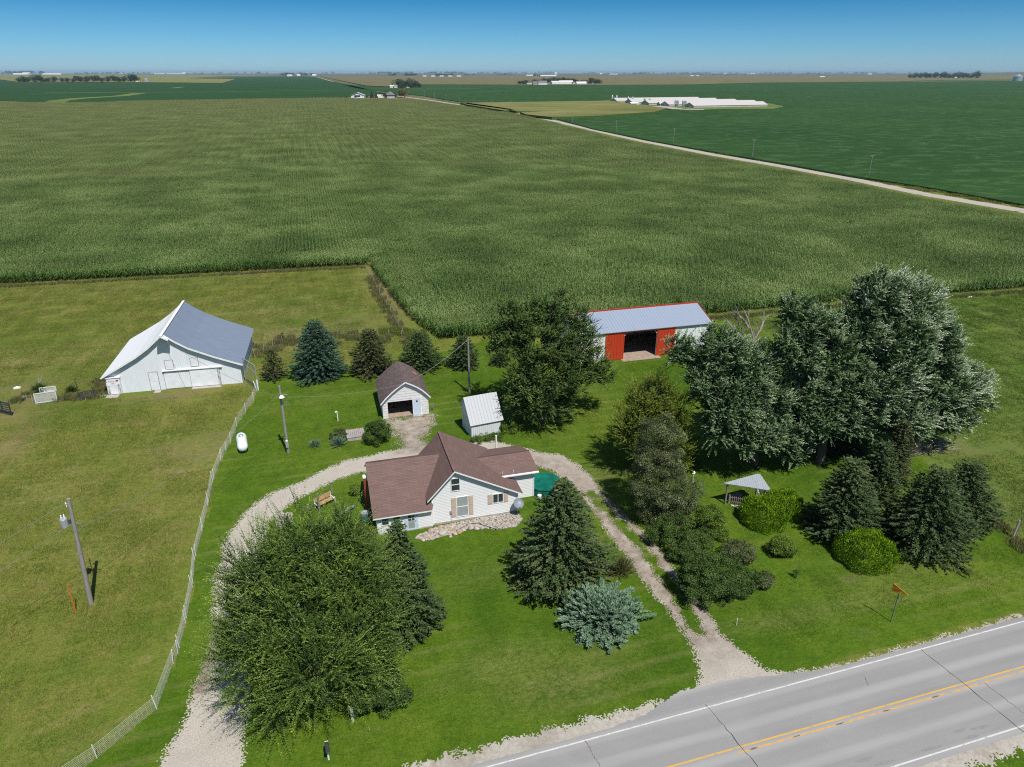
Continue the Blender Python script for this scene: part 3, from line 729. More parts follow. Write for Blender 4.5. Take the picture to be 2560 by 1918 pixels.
while cnt < 2600:
    x, y = random.uniform(px0, px1), random.uniform(py0, py1)
    if sdpoly(np.array([x]), np.array([y]), bed_poly)[0] > -.02 or (y > 54.12 and x > 7.6) : 
        if not (y < 54.25 and sdpoly(np.array([x]), np.array([y]), bed_poly)[0] < -.02): continue
    vs, fs = random.choice(base_rocks); r = random.uniform(.035, .10) * (1.25 if x < 11 else 1); a = random.uniform(0, 6.28); ca, sa = math.cos(a), math.sin(a)
    tx = (x - px0) / (px1 - px0)
    mi = random.choices(range(5), [5, .7, .3, 3, 2] if tx > .4 else [3, 1.6, 1.6, 3, 1])[0]
    P = [(x + (v[0] * ca - v[1] * sa) * r, y + (v[0] * sa + v[1] * ca) * r, .02 + r * .35 + v[2] * r) for v in vs]
    for f in fs: bedm.face([P[i] for i in f], mi=mi)
    cnt += 1
o = bedm.build('rock_bed', [M['rock_' + n_] for n_, _ in rockcols]); tag(o, 'bed of small mixed stones along the farmhouse front wall', 'rocks', None, 'stuff')
sheet('rock_bed_soil', lambda x, y: sdpoly(x, y, bed_poly) + .1 * fbm(x * 4, y * 4), (px0, px1, py0, py1), .1, .012, M['dirt'], {'dirt': lambda x, y: .5 + 0 * x}, label='soil under the stones')
bl = [(1044, 1345, .22, 0, 'leftmost pale grey'), (1058, 1352, .18, 3, 'small cream'), (1078, 1330, .3, 1, 'pinkish'), (1092, 1332, .26, 0, 'rounded grey'), (1106, 1336, .36, 3, 'largest cream'), (1124, 1338, .2, 1, 'pinkish oval'),
      (1127, 1343, .17, 0, 'small grey outlying'), (1139, 1337, .2, 3, 'cream'), (1150, 1333, .24, 2, 'orange brown'), (1159, 1328, .22, 3, 'cream rounded'), (1165, 1322, .2, 1, 'pinkish'), (1177, 1323, .27, 0, 'pale grey broad'), (1192, 1324, .23, 3, 'cream egg shaped'), (1206, 1322, .22, 0, 'grey rounded rightmost'), (1099, 1322, .2, 2, 'orange')]
for i, (a_, b_, r_, mi, nm) in enumerate(bl):
    import bmesh
    bm = rock_mb(r_, 50 + i, .7, 2); me = bpy.data.meshes.new('boulder'); bm.to_mesh(me); bm.free(); me.materials.append(M['rock_' + rockcols[mi][0]])
    for p in me.polygons: p.use_smooth = True
    o = link('boulder', me); g_ = G(a_, b_); o.location = (*g_, r_ * .4)
    tag(o, nm + ' boulder, number ' + ['one', 'two', 'three', 'four', 'five', 'six', 'seven', 'eight', 'nine', 'ten', 'eleven', 'twelve', 'thirteen', 'fourteen', 'fifteen'][i] + ' from the left along the stone bed edge', 'boulder', 'boulders edging the stone bed')
M_hose = MB(); g1 = [G(*p) for p in ((1140, 1330), (1155, 1322), (1170, 1313), (1195, 1311), (1215, 1318), (1240, 1326))]
M_hose.tube([(*p, .12) for p in g1], .025, 6); tag(M_hose.build('garden_hose', M['tyre']), 'thin black edging hose curling over the stone bed', 'hose')

# ---- big white barn
B0 = (-27.74, 94.2)
barn = thing('barn', 'large white barn with swept roof in the left pasture', 'barn', (*B0, 0), R(-2.6))
BW, BD = 16.45, 13.9
prof = [(-.35, 2.46), (2.0, 3.70), (4.2, 4.90), (5.8, 5.98), (7.85, 7.70), (9.2, 6.58), (10.6, 5.60), (13.5, 4.18), (16.85, 2.76)]
inner = [(0.0, 2.4)] + [(x, z - .16) for x, z in prof[1:-1]] + [(BW, 2.68)]
m_ = MB(); m_.prism([(0, 0), (BW, 0)] + [(x, z) for x, z in inner[::-1]], 0, BD); m_.build('wall', M['barn_wall'], barn)
rf = MB(); roof_profile(rf, prof[:5], -.42, BD + .4, .12); rl = rf.build('roof', [M['barn_white_roof'], M['white']], barn); rl['label'] = 'white roof slope'
rf = MB(); roof_profile(rf, prof[4:], -.42, BD + .4, .12); rr_ = rf.build('roof', [M['barn_grey_roof'], M['white']], barn); rr_['label'] = 'grey blue roof slope'
# hay hood: both slopes run out to a point at the ridge
m_ = MB()
for s_, a_ in ((0, (7.1, 7.07)), (1, (8.6, 7.09))):
    q4 = [(7.85, -.44, 7.71), (7.85, -1.45, 7.71), (a_[0], -1.2, a_[1]), (a_[0], -.44, a_[1])]
    m_.face(q4[::-1] if s_ == 0 else q4); m_.face([(x, y, z - .12) for x, y, z in (q4 if s_ == 0 else q4[::-1])])
    for i in range(4):
        p, q = q4[i], q4[(i + 1) % 4]; m_.face([(p[0], p[1], p[2] - .12), (q[0], q[1], q[2] - .12), q, p])
m_.build('hay_hood', M['worn_white'], barn)
m_ = MB()
for (xa, za), (xb, zb) in zip(prof[:-1], prof[1:]): m_.beam((xa, -.46, za - .06), (xb, -.46, zb - .06), .05, .2)
m_.beam((7.85, -1.2, 7.74), (7.85, BD + .4, 7.74), .32, .05)
m_.build('rake_board', M['white'], barn)
m_ = MB(); m_.box(5.2, 6.25, -.055, -.003, .05, 2.55); dd = m_.build('door', M['panel'], barn)
pieces('rail', M['worn_white'], dd, [(5.16, 6.29, -.065, -.052, 1.28, 1.34), (5.16, 6.29, -.065, -.052, 2.5, 2.56)])
m_ = MB(); m_.box(7.4, 8.35, -.055, -.003, 2.78, 4.0); m_.build('hay_door', M['panel'], barn)
m_ = MB(); m_.box(10.5, 11.4, -.055, -.003, 2.95, 4.05); m_.build('hay_door', M['panel'], barn)
m_ = MB(); m_.box(10.15, 13.75, -.12, -.05, .1, 2.5); m_.build('sliding_door', M['panel'], barn)
M['gap'] = simple('dark_door_gap', (.16, .15, .14), .3, 6, .9)
for a_, b_, c_, d_ in ((5.2, 6.25, .05, 2.55), (7.4, 8.35, 2.78, 4.0), (10.5, 11.4, 2.95, 4.05), (10.15, 13.75, .1, 2.5), (7.0, 10.1, .1, 2.42)):
    m_ = MB(); m_.box(a_ - .05, b_ + .05, -.045, -.0045, max(.0, c_ - .05), d_ + .05); m_.build('door_surround', M['gap'], barn)
m_ = MB(); m_.box(7.0, 10.10, -.051, -.003, .1, 2.42); m_.build('wall_panel', M['panel'], barn)
m_ = MB(); m_.box(13.5, 13.72, -.135, -.122, .1, 2.45); m_.build('door_jamb', M['peel'], barn)
m_ = MB(); m_.box(6.9, 14.2, -.24, -.005, 2.56, 2.66); m_.build('door_track', M['white'], barn)
m_ = MB(); m_.box(6.9, 9.9, -.10, -.006, 2.47, 2.555); m_.build('door_track_shadow_strip', M['darkmetal'], barn)  # dark strip added as the shadow under the door track
m_ = MB(); m_.box(.25, 1.75, -.32, -.01, .05, 2.3); m_.box(.15, 1.85, -.42, -.01, 2.30, 2.36); m_.build('entry_bay', M['panel'], barn)
m_ = MB(); m_.box(.22, 1.72, -.345, -.325, 1.25, 2.2); sgn = m_.build('name_board', M['white'], barn)
pieces('door_jamb', M['peel'], barn, [(1.36, 1.66, -.35, -.322, .05, 1.4), (.2, .42, -.35, -.322, .05, 1.2)])
m_ = MB(); m_.box(.5, 1.32, -.345, -.322, .08, 1.2); m_.build('door', M['panel'], barn)
def heart(cx, cz, s, y):
    pts = []
    for k in range(24):
        a = 2 * math.pi * k / 24; pts.append((cx + s * .062 * 16 * math.sin(a) ** 3, y, cz + s * .062 * (13 * math.cos(a) - 5 * math.cos(2 * a) - 2 * math.cos(3 * a) - math.cos(4 * a))))
    return pts
m_ = MB(); m_.face(heart(1.48, 1.92, .15, -.35)[::-1]); m_.face([(p[0], p[1], p[2]) for p in heart(1.34, 1.84, .10, -.352)][::-1]); m_.build('heart_emblem', M['heart'], sgn)
def text(name, s, size, mat, parent, loc, rot, ext=.004, align='CENTER'):
    cu = bpy.data.curves.new(name, 'FONT'); cu.body = s; cu.size = size; cu.align_x = align; cu.align_y = 'CENTER'; cu.extrude = ext
    tmp = bpy.data.objects.new(name, cu); COL.objects.link(tmp)
    dg = bpy.context.evaluated_depsgraph_get(); me = bpy.data.meshes.new_from_object(tmp.evaluated_get(dg))
    bpy.data.objects.remove(tmp); me.materials.clear(); me.materials.append(mat)
    o = link(name, me, parent); o.location = loc; o.rotation_euler = rot; return o
text('lettering', 'Sunny', .30, M['heart'], sgn, (.78, -.352, 1.88), (R(90), 0, 0))
text('lettering', 'Side', .20, M['heart'], sgn, (.92, -.352, 1.55), (R(90), 0, 0))
for a_, b_, w_, h_ in ((.7, .0, 1.5, .9), (6.0, 0, .8, .5), (12.0, 0, 3.6, .35)):
    m_ = MB(); m_.box(a_ - w_ / 2, a_ + w_ / 2, -.45 - h_, -.45 if a_ < 1 else -.15, 0, .06); m_.build('threshold_slab', M['concrete'], barn)

# ---- garage
gar = thing('garage', 'old white garage with curved shingle roof and open doorway', 'garage', (5.61, 77.45, 0))
GW, GD = 5.5, 6.5
gp = [(-.22, 2.08), (.25, 2.62), (.75, 3.12), (1.4, 3.66), (2.1, 4.18), (2.82, 4.62), (3.55, 4.25), (4.25, 3.82), (4.8, 3.38), (5.3, 2.86), (5.75, 2.34)]
rf = MB(); roof_profile(rf, gp, -.3, GD + .25, .10); rf.build('roof', [M['old_shingle'], M['white']], gar)
gi = [(x, z - .13) for x, z in gp[1:-1]]
t_ = .12
# front wall: three pieces round the opening
m_ = MB()
m_.box(0, .62, 0, t_, 0, 2.13)
m_.box(3.58, GW, 0, t_, 0, 2.13)
m_.prism([(0, 2.13), (GW, 2.13), (GW, 2.38)] + gi[::-1], 0, t_)
m_.build('front_wall', M['old_siding'], gar)
m_ = MB()
m_.box(0, t_, t_, GD - t_, 0, 2.3); m_.box(GW - t_, GW, t_, GD - t_, 0, 2.4)
m_.prism([(0, 0), (GW, 0), (GW, 2.45)] + gi[::-1] + [(0, 2.2)], GD - t_, GD); m_.build('side_wall', M['old_siding'], gar)
m_ = MB(); m_.box(t_, GW - t_, .12, GD - t_, .0, .07); m_.build('floor', M['pinkmud'], gar)
m_ = MB(); m_.box(3.68, 4.52, -.05, -.003, .08, 2.22); dd = m_.build('door', M['paleblue'], gar)
m_ = MB(); m_.box(4.0, 4.2, -.056, -.045, 1.75, 2.0); m_.build('pane', M['glass'], dd)
m_ = MB(); m_.box(3.58, 3.68, -.06, -.003, .0, 2.30); m_.box(4.52, 4.66, -.06, -.003, 0, 2.42); m_.box(3.68, 4.52, -.06, -.003, 2.22, 2.30); m_.build('door_frame', M['worn_white'], gar)
m_ = MB(); m_.box(3.6, 4.75, -.4, -.08, 0, .08); m_.build('step', M['concrete'], gar)
m_ = MB()
for (xa, za), (xb, zb) in zip(gp[:-1], gp[1:]): m_.beam((xa, -.33, za - .05), (xb, -.33, zb - .05), .04, .14)
m_.build('rake_board', M['white'], gar)
m_ = MB(); m_.beam((0, 0, .9), (.65, 0, .95), .09); m_.beam((.55, 0, 0), (.55, 0, .9), .08); m_.beam((.1, 0, .1), (.55, 0, .8), .05)
o = m_.build('hitching_rail', M['wood']); o.location = (11.25, 78.2, 0); tag(o, 'small grey wooden rail leaning beside the old garage', 'rail')
M['redshingle'] = simple('orange_shingle_patch', (.40, .16, .09), .2, 4, .9)
m_ = MB(); m_.slab((4.85, 4.2, 3.37), (4.85, 4.9, 3.37), (4.3, 4.9, 3.82), (4.3, 4.2, 3.82), .02, edge=0)
for v_ in range(len(m_.v)): m_.v[v_] = (m_.v[v_][0] + .02, m_.v[v_][1], m_.v[v_][2] + .03)
m_.build('roof_patch', M['redshingle'], gar)

# ---- small white shed
shed = thing('garden_shed', 'small white shed with steep metal roof behind the farmhouse', 'shed', (14.75, 70.02, 0), R(7.5))
SW, SD = 3.55, 3.1
def shf(y): return 1.66 + (y + .2) * (4.25 - 1.66) / 2.15
def shb(y): return 4.25 - (y - 1.95) * 1.15
m_ = MB(); pf = [(0, 0), (0, shf(0) - .1), (1.95, 4.13), (SD, shb(SD) - .1), (SD, 0)]
m_.face([(0, y, z) for y, z in pf]); m_.face([(SW, y, z) for y, z in pf[::-1]])
for (ya, za), (yb_, zb) in zip(pf, pf[1:] + pf[:1]): m_.face([(0, yb_, zb), (0, ya, za), (SW, ya, za), (SW, yb_, zb)])
m_.build('wall', M['small_shed_wall'], shed)
rf = MB(); rf.slab((-.2, -.2, 1.66), (SW + .3, -.2, 1.66), (SW + .3, 1.95, 4.25), (-.2, 1.95, 4.25), .08)
rf.slab((SW + .3, 3.45, shb(3.45)), (-.2, 3.45, shb(3.45)), (-.2, 1.95, 4.25), (SW + .3, 1.95, 4.25), .08); sr = rf.build('roof', [M['small_shed_roof'], M['white']], shed)
m_ = MB(); m_.box(-.04, -.003, 1.0, 1.8, .05, 1.9); m_.build('door', M['worn_white'], shed)

# ---- machine shed with red doors
ms = thing('machine_shed', 'long machine shed with grey blue roof and red sliding doors', 'shed', (34.5, 87.75, 0))
W_, D_ = 20.2, 9.2; ez, rz_ = 4.42, 5.95
t_ = .15; ox0, ox1 = 3.65 + 2.9, 3.65 + 8.15
m_ = MB()
m_.box(0, ox0, 0, t_, 0, ez - .1); m_.box(ox1, W_, 0, t_, 0, ez - .1); m_.box(ox0, ox1, 0, t_, 4.1, ez - .1)
m_.box(0, W_, D_ - t_, D_, 0, ez - .1)
for xx in (0, W_ - t_):
    pf = [(t_, 0), (t_, ez - .1), (D_ / 2, rz_ - .12), (D_ - t_, ez - .1), (D_ - t_, 0)]
    m_.face([(xx, y, z) for y, z in pf]); m_.face([(xx + t_, y, z) for y, z in pf[::-1]])
m_.build('wall', M['shed_wall'], ms)
rf = MB()
rf.slab((-.25, -.3, ez - .08), (W_ + .25, -.3, ez - .08), (W_ + .25, D_ / 2, rz_), (-.25, D_ / 2, rz_), .08)
rf.slab((W_ + .25, D_ + .3, ez - .08), (-.25, D_ + .3, ez - .08), (-.25, D_ / 2, rz_), (W_ + .25, D_ / 2, rz_), .08)
msr = rf.build('roof', [M['shed_roof'], M['metal']], ms)
m_ = MB(); m_.beam((-.25, D_ / 2, rz_ + .03), (W_ + .25, D_ / 2, rz_ + .03), .06, .34)
for xx in (-.28, W_ + .28):
    m_.beam((xx, -.3, ez - .06), (xx, D_ / 2, rz_ + .02), .06, .2); m_.beam((xx, D_ + .3, ez - .06), (xx, D_ / 2, rz_ + .02), .06, .2)
m_.build('trim', M['red'], msr)
m_ = MB(); m_.box(ox0 - 2.95, ox1 + 2.95, -.22, -.005, 4.10, 4.33); m_.build('door_track', M['red'], ms)
for a_, b_ in ((ox0 - 2.8, ox0 + .05), (ox1 - .05, ox1 + 2.78)):
    m_ = MB(); m_.box(a_, b_, -.12, -.05, .05, 4.11); m_.build('sliding_door', M['red_door'], ms)
m_ = MB(); m_.box(.2, W_ - .2, t_, D_ - t_, 0, .05); m_.box(ox0 - .3, ox1 + .4, -1.0, t_, 0, .03); m_.build('floor', M['pinkmud'], ms)
for a_, s_ in ((ox0 + .06, 1), (ox1 - .06, -1)):
    m_ = MB(); m_.beam((a_, .08, 3.5), (a_ + .5 * s_, .08, 4.08), .08); m_.box(min(a_ - .05 * s_, a_ + .02 * s_), max(a_ - .05 * s_, a_ + .02 * s_), -.02, .12, 0, 4.1); m_.build('door_frame', M['worn_white'], ms)
pieces('corner_trim', M['red'], ms, [(W_ + .003, W_ + .05, -.03, .1, 0, ez - .15), (-.05, -.003, -.03, .1, 0, ez - .15)])

# ---- corner pavilion
pv = thing('garden_pavilion', 'small triangular garden pavilion with corrugated roof and picket rail', 'pavilion', (35.2, 50.2, 0))
m_ = MB(); T3 = [(-.4, .1, 2.40), (2.95, -2.0, 2.42), (3.62, .22, 2.62)]
T3 = [(-.42, .12, 2.38), (3.0, -2.05, 2.35), (3.3, -1.95, 2.36), (3.62, .22, 2.66), (3.4, .35, 2.67)]
m_.face(T3); m_.face([(x, y, z - .1) for x, y, z in T3[::-1]], mi=1)
for i in range(len(T3)):
    p, q = T3[i], T3[(i + 1) % len(T3)]; m_.face([(p[0], p[1], p[2] - .1), (q[0], q[1], q[2] - .1), q, p], mi=1)
m_.build('roof', [M['pavilion_roof'], M['wood']], pv)
for x_, y_, h_ in ((.05, .05, 2.28), (2.92, -1.75, 2.26), (3.4, .1, 2.53)):
    m_ = MB(); m_.box(x_ - .07, x_ + .07, y_ - .07, y_ + .07, 0, h_); m_.build('post', M['wood'], pv)
m_ = MB(); A_ = np.array((.55, .05)); B_ = np.array((1.75, -.8))
for k in range(9):
    p = A_ + (B_ - A_) * k / 8; m_.box(p[0] - .035, p[0] + .035, p[1] - .015, p[1] + .015, .1, .85)
m_.beam((*A_, .25), (*B_, .25), .03, .07); m_.beam((*A_, .7), (*B_, .7), .03, .07)
m_.box(B_[0] + .02, B_[0] + .14, B_[1] - .09, B_[1] + .03, 0, 1.05); m_.box(A_[0] - .16, A_[0] - .03, A_[1] - .03, A_[1] + .1, 0, .95); m_.build('picket_rail', M['wood'], pv)
m_ = MB()
for k in range(9):
    u = k / 8; p = (3.4 - .48 * u, .1 - 1.85 * u)
    m_.beam((p[0], p[1], 1.0), (p[0] - .05, p[1] - .2, 2.2), .025); m_.beam((p[0], p[1], 2.2), (p[0] - .05, p[1] - .2, 1.0), .025)
m_.beam((3.4, .1, 1.0), (2.92, -1.75, 1.0), .05); m_.build('lattice', M['worn_white'], pv)
m_ = MB(); m_.box(.3, 1.3, -.15, .55, .38, .43); m_.box(.35, .42, -.1, .5, 0, .38); m_.box(1.2, 1.27, -.1, .5, 0, .38); o = m_.build('low_bench', M['wood']); o.location = (36.0, 50.5, 0); tag(o, 'low grey wooden bench in the shade under the pavilion', 'bench')
for i, (x_, y_, r_) in enumerate(((36.0, 49.4, .22), (36.35, 49.2, .28), (36.7, 49.05, .2), (35.75, 49.75, .17))):
    bm = rock_mb(r_, 80 + i, .6, 2); me = bpy.data.meshes.new('rock'); bm.to_mesh(me); bm.free(); me.materials.append(M['rock_cream'])
    o = link('rock', me); o.location = (x_, y_, r_ * .35); tag(o, ['cream rock beside the picket rail of the pavilion', 'largest cream rock in front of the pavilion', 'right hand cream rock in front of the pavilion', 'small cream rock by the left pavilion post'][i], 'rock', 'rocks around the pavilion')

# ---- bench swing
sw = thing('bench_swing', 'slatted wooden bench swing on the lawn left of the farmhouse', 'bench', (*G(812, 1262), 0), R(33))
for s_ in (-1, 1):
    m_ = MB(); m_.box(-.92 * 1 - .06 if s_ < 0 else .86, -.86 if s_ < 0 else .98, -.35, .25, .42, .48)
    x_ = s_ * .92; m_.beam((x_, -.38, .0), (x_, -.38, .62), .07); m_.beam((x_, .22, 0), (x_, .30, .95), .07); m_.build('arm_frame', M['worn_white'], sw)
m_ = MB()
for k in range(4): m_.box(-.88, .88, -.36 + k * .14, -.25 + k * .14, .43, .46)
m_.build('seat', M['benchwood'], sw)
m_ = MB()
for k in range(4): m_.box(-.88, .88, .24 + k * .02, .265 + k * .02, .52 + k * .12, .62 + k * .12)
m_.build('backrest', M['benchwood'], sw)
def postob(px, py, tx, ty, r, label, mat='wood', name='wooden_post', cat='post', n=8):
    g_ = G(px, py); h = hgt(tx, ty, *g_)
    m_ = MB(); m_.tube([(0, 0, 0), (0, 0, h)], [r, r * .9], n); o = m_.build(name, M[mat]); o.location = (*g_, 0)
    return tag(o, label, cat)
postob(799, 1280, 795, 1235, .10, 'thick grey post at the left end of the bench swing')
postob(831, 1244, 826, 1207, .09, 'thin tall grey post behind the bench swing')
postob(772, 1280, 770, 1261, .12, 'short grey post standing above the elm crown')

# ---- propane tank
tk = thing('propane_tank', 'white propane tank lying on the lawn by the mesh fence', 'tank', (*G(607.5, 1120), 0), R(7)); tk.scale = (1.15, 1.15, 1.15)
m_ = MB()
pr_ = [(0, -1.45), (.2, -1.42), (.36, -1.32), (.45, -1.15), (.48, -.95), (.48, .95), (.45, 1.15), (.36, 1.32), (.2, 1.42), (0, 1.45)]
m_.lathe(pr_, 24, (0, .66), axis='y'); m_.build('shell', M['tank'], tk)
m_ = MB(); m_.lathe([(.22, 1.10), (.22, 1.24), (.18, 1.28), (0, 1.29)], 16, (0, .35)); m_.build('dome', M['galv'], tk)
for yy in (-.75, .75): m_ = MB(); m_.box(-.3, .3, yy - .08, yy + .08, 0, .28); m_.build('foot', M['concrete'], tk)

# ---- utility poles near the farm
def leanpole(bpx, tpx, r0, r1, H=None):
    g_ = G(*bpx); h = hgt(tpx[0], tpx[1], *g_) if H is None else H
    r_ = ray(*tpx); t__ = (h - HC) / r_[2]; top = (r_[0] * t__, r_[1] * t__)
    return g_, (top[0] - g_[0], top[1] - g_[1], h)
gA, tA = leanpole((228, 1509), (171, 1247), .16, .11)
upA = thing('utility_pole', 'weathered utility pole with transformer standing alone in the left pasture', 'utility pole', (*gA, 0))
m_ = MB(); m_.tube([(0, 0, 0), tA], [.19, .12], 12); m_.build('pole', M['pole'], upA)
def on(t, f): return Vector(t) * f
q = on(tA, .80); m_ = MB(); m_.lathe([(0, q.z - .35), (.24, q.z - .35), (.27, q.z - .3), (.27, q.z + .35), (.23, q.z + .42), (0, q.z + .44)], 16, (q.x - .55, q.y - .15)); tr = m_.build('transformer', M['galv'], upA)
for k in (-.1, .1): m_ = MB(); m_.lathe([(.04, q.z + .42), (.06, q.z + .5), (.04, q.z + .58), (.055, q.z + .66), (.02, q.z + .74), (0, q.z + .75)], 8, (q.x - .55 + k, q.y - .15)); m_.build('bushing', M['white'], tr)
m_ = MB(); m_.beam((q.x - .4, q.y - .1, q.z), (q.x, q.y, q.z), .12, .3); m_.build('bracket', M['darkmetal'], upA)
q = on(tA, .97); m_ = MB(); m_.lathe([(.0, q.z - .3), (.05, q.z - .3), (.06, q.z - .05), (.03, q.z + .05), (0, q.z + .06)], 8, (q.x - .22, q.y - .05)); m_.beam((q.x - .2, q.y, q.z - .1), (q.x, q.y, q.z - .05), .04); m_.build('insulator', M['white'], upA)
q = on(tA, .74); m_ = MB(); m_.tube([(q.x + .1, q.y, q.z + .5), (q.x + .45, q.y, q.z + .2), (q.x + .4, q.y, q.z - .15), (q.x + .05, q.y, q.z - .3)], .025, 6); m_.build('cable_loop', M['wire'], upA)

gB, tB = leanpole((721, 1132), (698, 965), .15, .1)
upB = thing('utility_pole', 'grey utility pole with yard light beside the propane tank', 'utility pole', (*gB, 0))
m_ = MB(); m_.tube([(0, 0, 0), tB], [.17, .12], 12); m_.build('pole', M['pole'], upB)
m_ = MB(); q = on(tB, .14); m_.box(q.x - .15, q.x + .15, q.y - .3, q.y - .14, q.z - .35, q.z + .3); mm = m_.build('meter_box', M['galv'], upB)
m_ = MB(); m_.lathe([(0, -.42), (.11, -.42), (.13, -.32)], 12, (q.x, q.z + .45), axis='y'); 
for i_ in range(len(m_.v)): m_.v[i_] = (m_.v[i_][0], m_.v[i_][1] + q.y + .12, m_.v[i_][2])
m_.build('meter', M['white'], mm)
m_ = MB(); q1, q2 = on(tB, .02), on(tB, .8); m_.tube([(q1.x + .05, q1.y - .19, q1.z + .2), (q2.x + .05, q2.y - .15, q2.z)], .045, 8); m_.build('conduit', M['galv'], upB)
q = on(tB, .86); m_ = MB(); m_.lathe([(.0, q.z + .22), (.12, q.z + .2), (.3, q.z - .02), (.28, q.z - .05), (0, q.z)], 16, (q.x + .12, q.y - .45)); m_.build('yard_light', M['white'], upB)
m_ = MB(); m_.tube([(q.x, q.y, q.z), (q.x + .1, q.y - .45, q.z + .1)], .03, 6); m_.build('light_arm', M['galv'], upB)
m_ = MB(); m_.tube([(q.x, q.y, q.z + .2), (q.x + .7, q.y, q.z), (q.x + .6, q.y, q.z - .7), (q.x + .15, q.y, q.z - .9)], .03, 6); m_.beam((q.x + .1, q.y - .1, q.z - .9), (q.x + .9, q.y - .1, q.z - 1.2), .06); m_.build('cable_loop', M['wire'], upB)
gC, tC = leanpole((1174, 982), (1170, 845), .13, .1)
upC = thing('utility_pole', 'plain brown utility pole between small spruces and the white shed', 'utility pole', (*gC, 0))
m_ = MB(); m_.tube([(0, 0, 0), tC], [.15, .10], 12); m_.build('pole', M['pole'], upC)
m_ = MB(); m_.tube([(tC[0], tC[1], tC[2] - .2), (tC[0] + .3, tC[1], tC[2] - .2)], .03, 6); m_.build('insulator', M['darkmetal'], upC)
# wires
def wire(name, a, b, sag, label, r=.017):
    a, b = Vector(a), Vector(b); pts = []
    for i in range(13):
        u = i / 12; p = a.lerp(b, u); p.z -= sag * 4 * u * (1 - u); pts.append(p)
    m_ = MB(); m_.tube(pts, r, 5); return tag(m_.build(name, M['wire']), label, 'wire')
topA = Vector((*gA, 0)) + Vector(tA); topB = Vector((*gB, 0)) + Vector(tB); topC = Vector((*gC, 0)) + Vector(tC)
wire('overhead_wire', Vector((*gA, 0)) + on(tA, .72), topB - Vector((0, 0, .8)), 1.2, 'overhead wire running from the pasture pole to the lawn pole')
wire('overhead_wire', Vector((*gA, 0)) + on(tA, .98), (-60, 5, 9.5), 1.5, 'upper overhead wire leaving the pasture pole to the bottom left')
wire('overhead_wire', Vector((*gA, 0)) + on(tA, .78), (-58, 5, 8.3), 1.5, 'lower overhead wire leaving the pasture pole to the bottom left')
wire('overhead_wire', Vector((*gB, 0)) + on(tB, .84), (8.4, 77.2, 4.45), .5, 'overhead wire from the lawn pole to the garage gable')
wire('overhead_wire', Vector((*gB, 0)) + on(tB, .82), (-19.9, 93.4, 7.0), .6, 'overhead wire from the lawn pole to the barn gable')
wire('overhead_wire', (8.45, 77.2, 4.4), topC - Vector((0, 0, .2)), .4, 'overhead wire from the garage gable to the brown pole')
wire('guy_wire', topC - Vector((0, 0, 1)), (16.8, 82.9, 0.0), .05, 'guy wire anchored beside the brown pole', .014)

postob(190, 1530, 187, 1456, .045, 'tall orange marker stake left of the pasture pole', 'orange', 'marker_stake', 'stake', 6)
postob(235, 1440, 219, 1394, .04, 'rust coloured thin stake right behind the pasture pole', 'rust', 'marker_stake', 'stake', 6)
# white well pipe
g_ = G(845, 1053); wp = thing('well_pipe', 'white well pipe with curved cap on the lawn', 'pipe', (*g_, 0))
m_ = MB(); m_.tube([(0, 0, 0), (0, 0, 1.05)], .06, 10); m_.build('pipe', M['white'], wp)
m_ = MB(); m_.tube([(0, 0, 1.05), (-.03, 0, 1.28), (-.15, 0, 1.3), (-.2, 0, 1.15)], .07, 8); m_.build('cap', M['white'], wp)
# plank platform
P4 = [G(*p) for p in ((873, 1104), (918, 1098), (906, 1078), (861, 1085))]
cx_, cy_ = sum(p[0] for p in P4) / 4, sum(p[1] for p in P4) / 4; an = math.atan2(P4[1][1] - P4[0][1], P4[1][0] - P4[0][0])
pf_ = thing('plank_cover', 'raised cover of grey planks beside the round bush', 'platform', (cx_, cy_, 0), an)
L_ = math.hypot(P4[1][0] - P4[0][0], P4[1][1] - P4[0][1]); Wd = math.hypot(P4[3][0] - P4[0][0], P4[3][1] - P4[0][1])
m_ = MB(); n = 9
for k in range(n): m_.box(-L_ / 2 + k * L_ / n + .012, -L_ / 2 + (k + 1) * L_ / n - .012, -Wd / 2, Wd / 2, .42, .46 + .004 * (k % 3))
m_.build('planks', M['deck'], pf_)
m_ = MB(); m_.box(-L_ / 2, L_ / 2, -Wd / 2 + .05, -Wd / 2 + .15, 0, .41); m_.box(-L_ / 2, L_ / 2, Wd / 2 - .15, Wd / 2 - .05, 0, .41); m_.box(-L_ / 2 - .03, -L_ / 2 + .06, -Wd / 2, Wd / 2, .3, .50); m_.build('frame', M['concrete'], pf_)

# pedestal, mailbox
g_ = G(882, 1801); pd = thing('utility_pedestal', 'pale green upright utility pedestal on the front lawn', 'utility box', (*g_, 0), R(6))
M['pedestal'] = simple('pale_green_enamel', (.36, .45, .40), .1, 3, .5)
m_ = MB(); m_.box(-.09, .09, -.09, .09, .0, .92); m_.build('body', M['pedestal'], pd)
m_ = MB(); m_.box(-.1, .1, -.1, .1, .925, 1.0); m_.box(-.085, .085, -.1, -.092, .7, .84); m_.build('cap', M['galv'], pd)
g_ = G(822, 1899); mbx = thing('mailbox', 'black mailbox on a pale post at the lawn edge by the road', 'mailbox', (*g_, 0), R(4))
m_ = MB(); m_.beam((0, 0, 0), (0, 0, 1.05), .10); m_.beam((0, .3, 1.0), (0, -.35, 1.0), .10); m_.build('post', M['worn_white'], mbx)
m_ = MB(); prf = [(-.12, 1.06), (.12, 1.06)] + [(.12 * math.cos(a), 1.2 + .12 * math.sin(a)) for a in [k * math.pi / 8 for k in range(9)]]
m_.prism(prf, -.42, .18); m_.build('box', M['darkmetal'], mbx)
m_ = MB(); m_.box(-.09, .09, .2, .36, 1.06, 1.16); m_.build('newspaper_tube', M['white'], mbx)

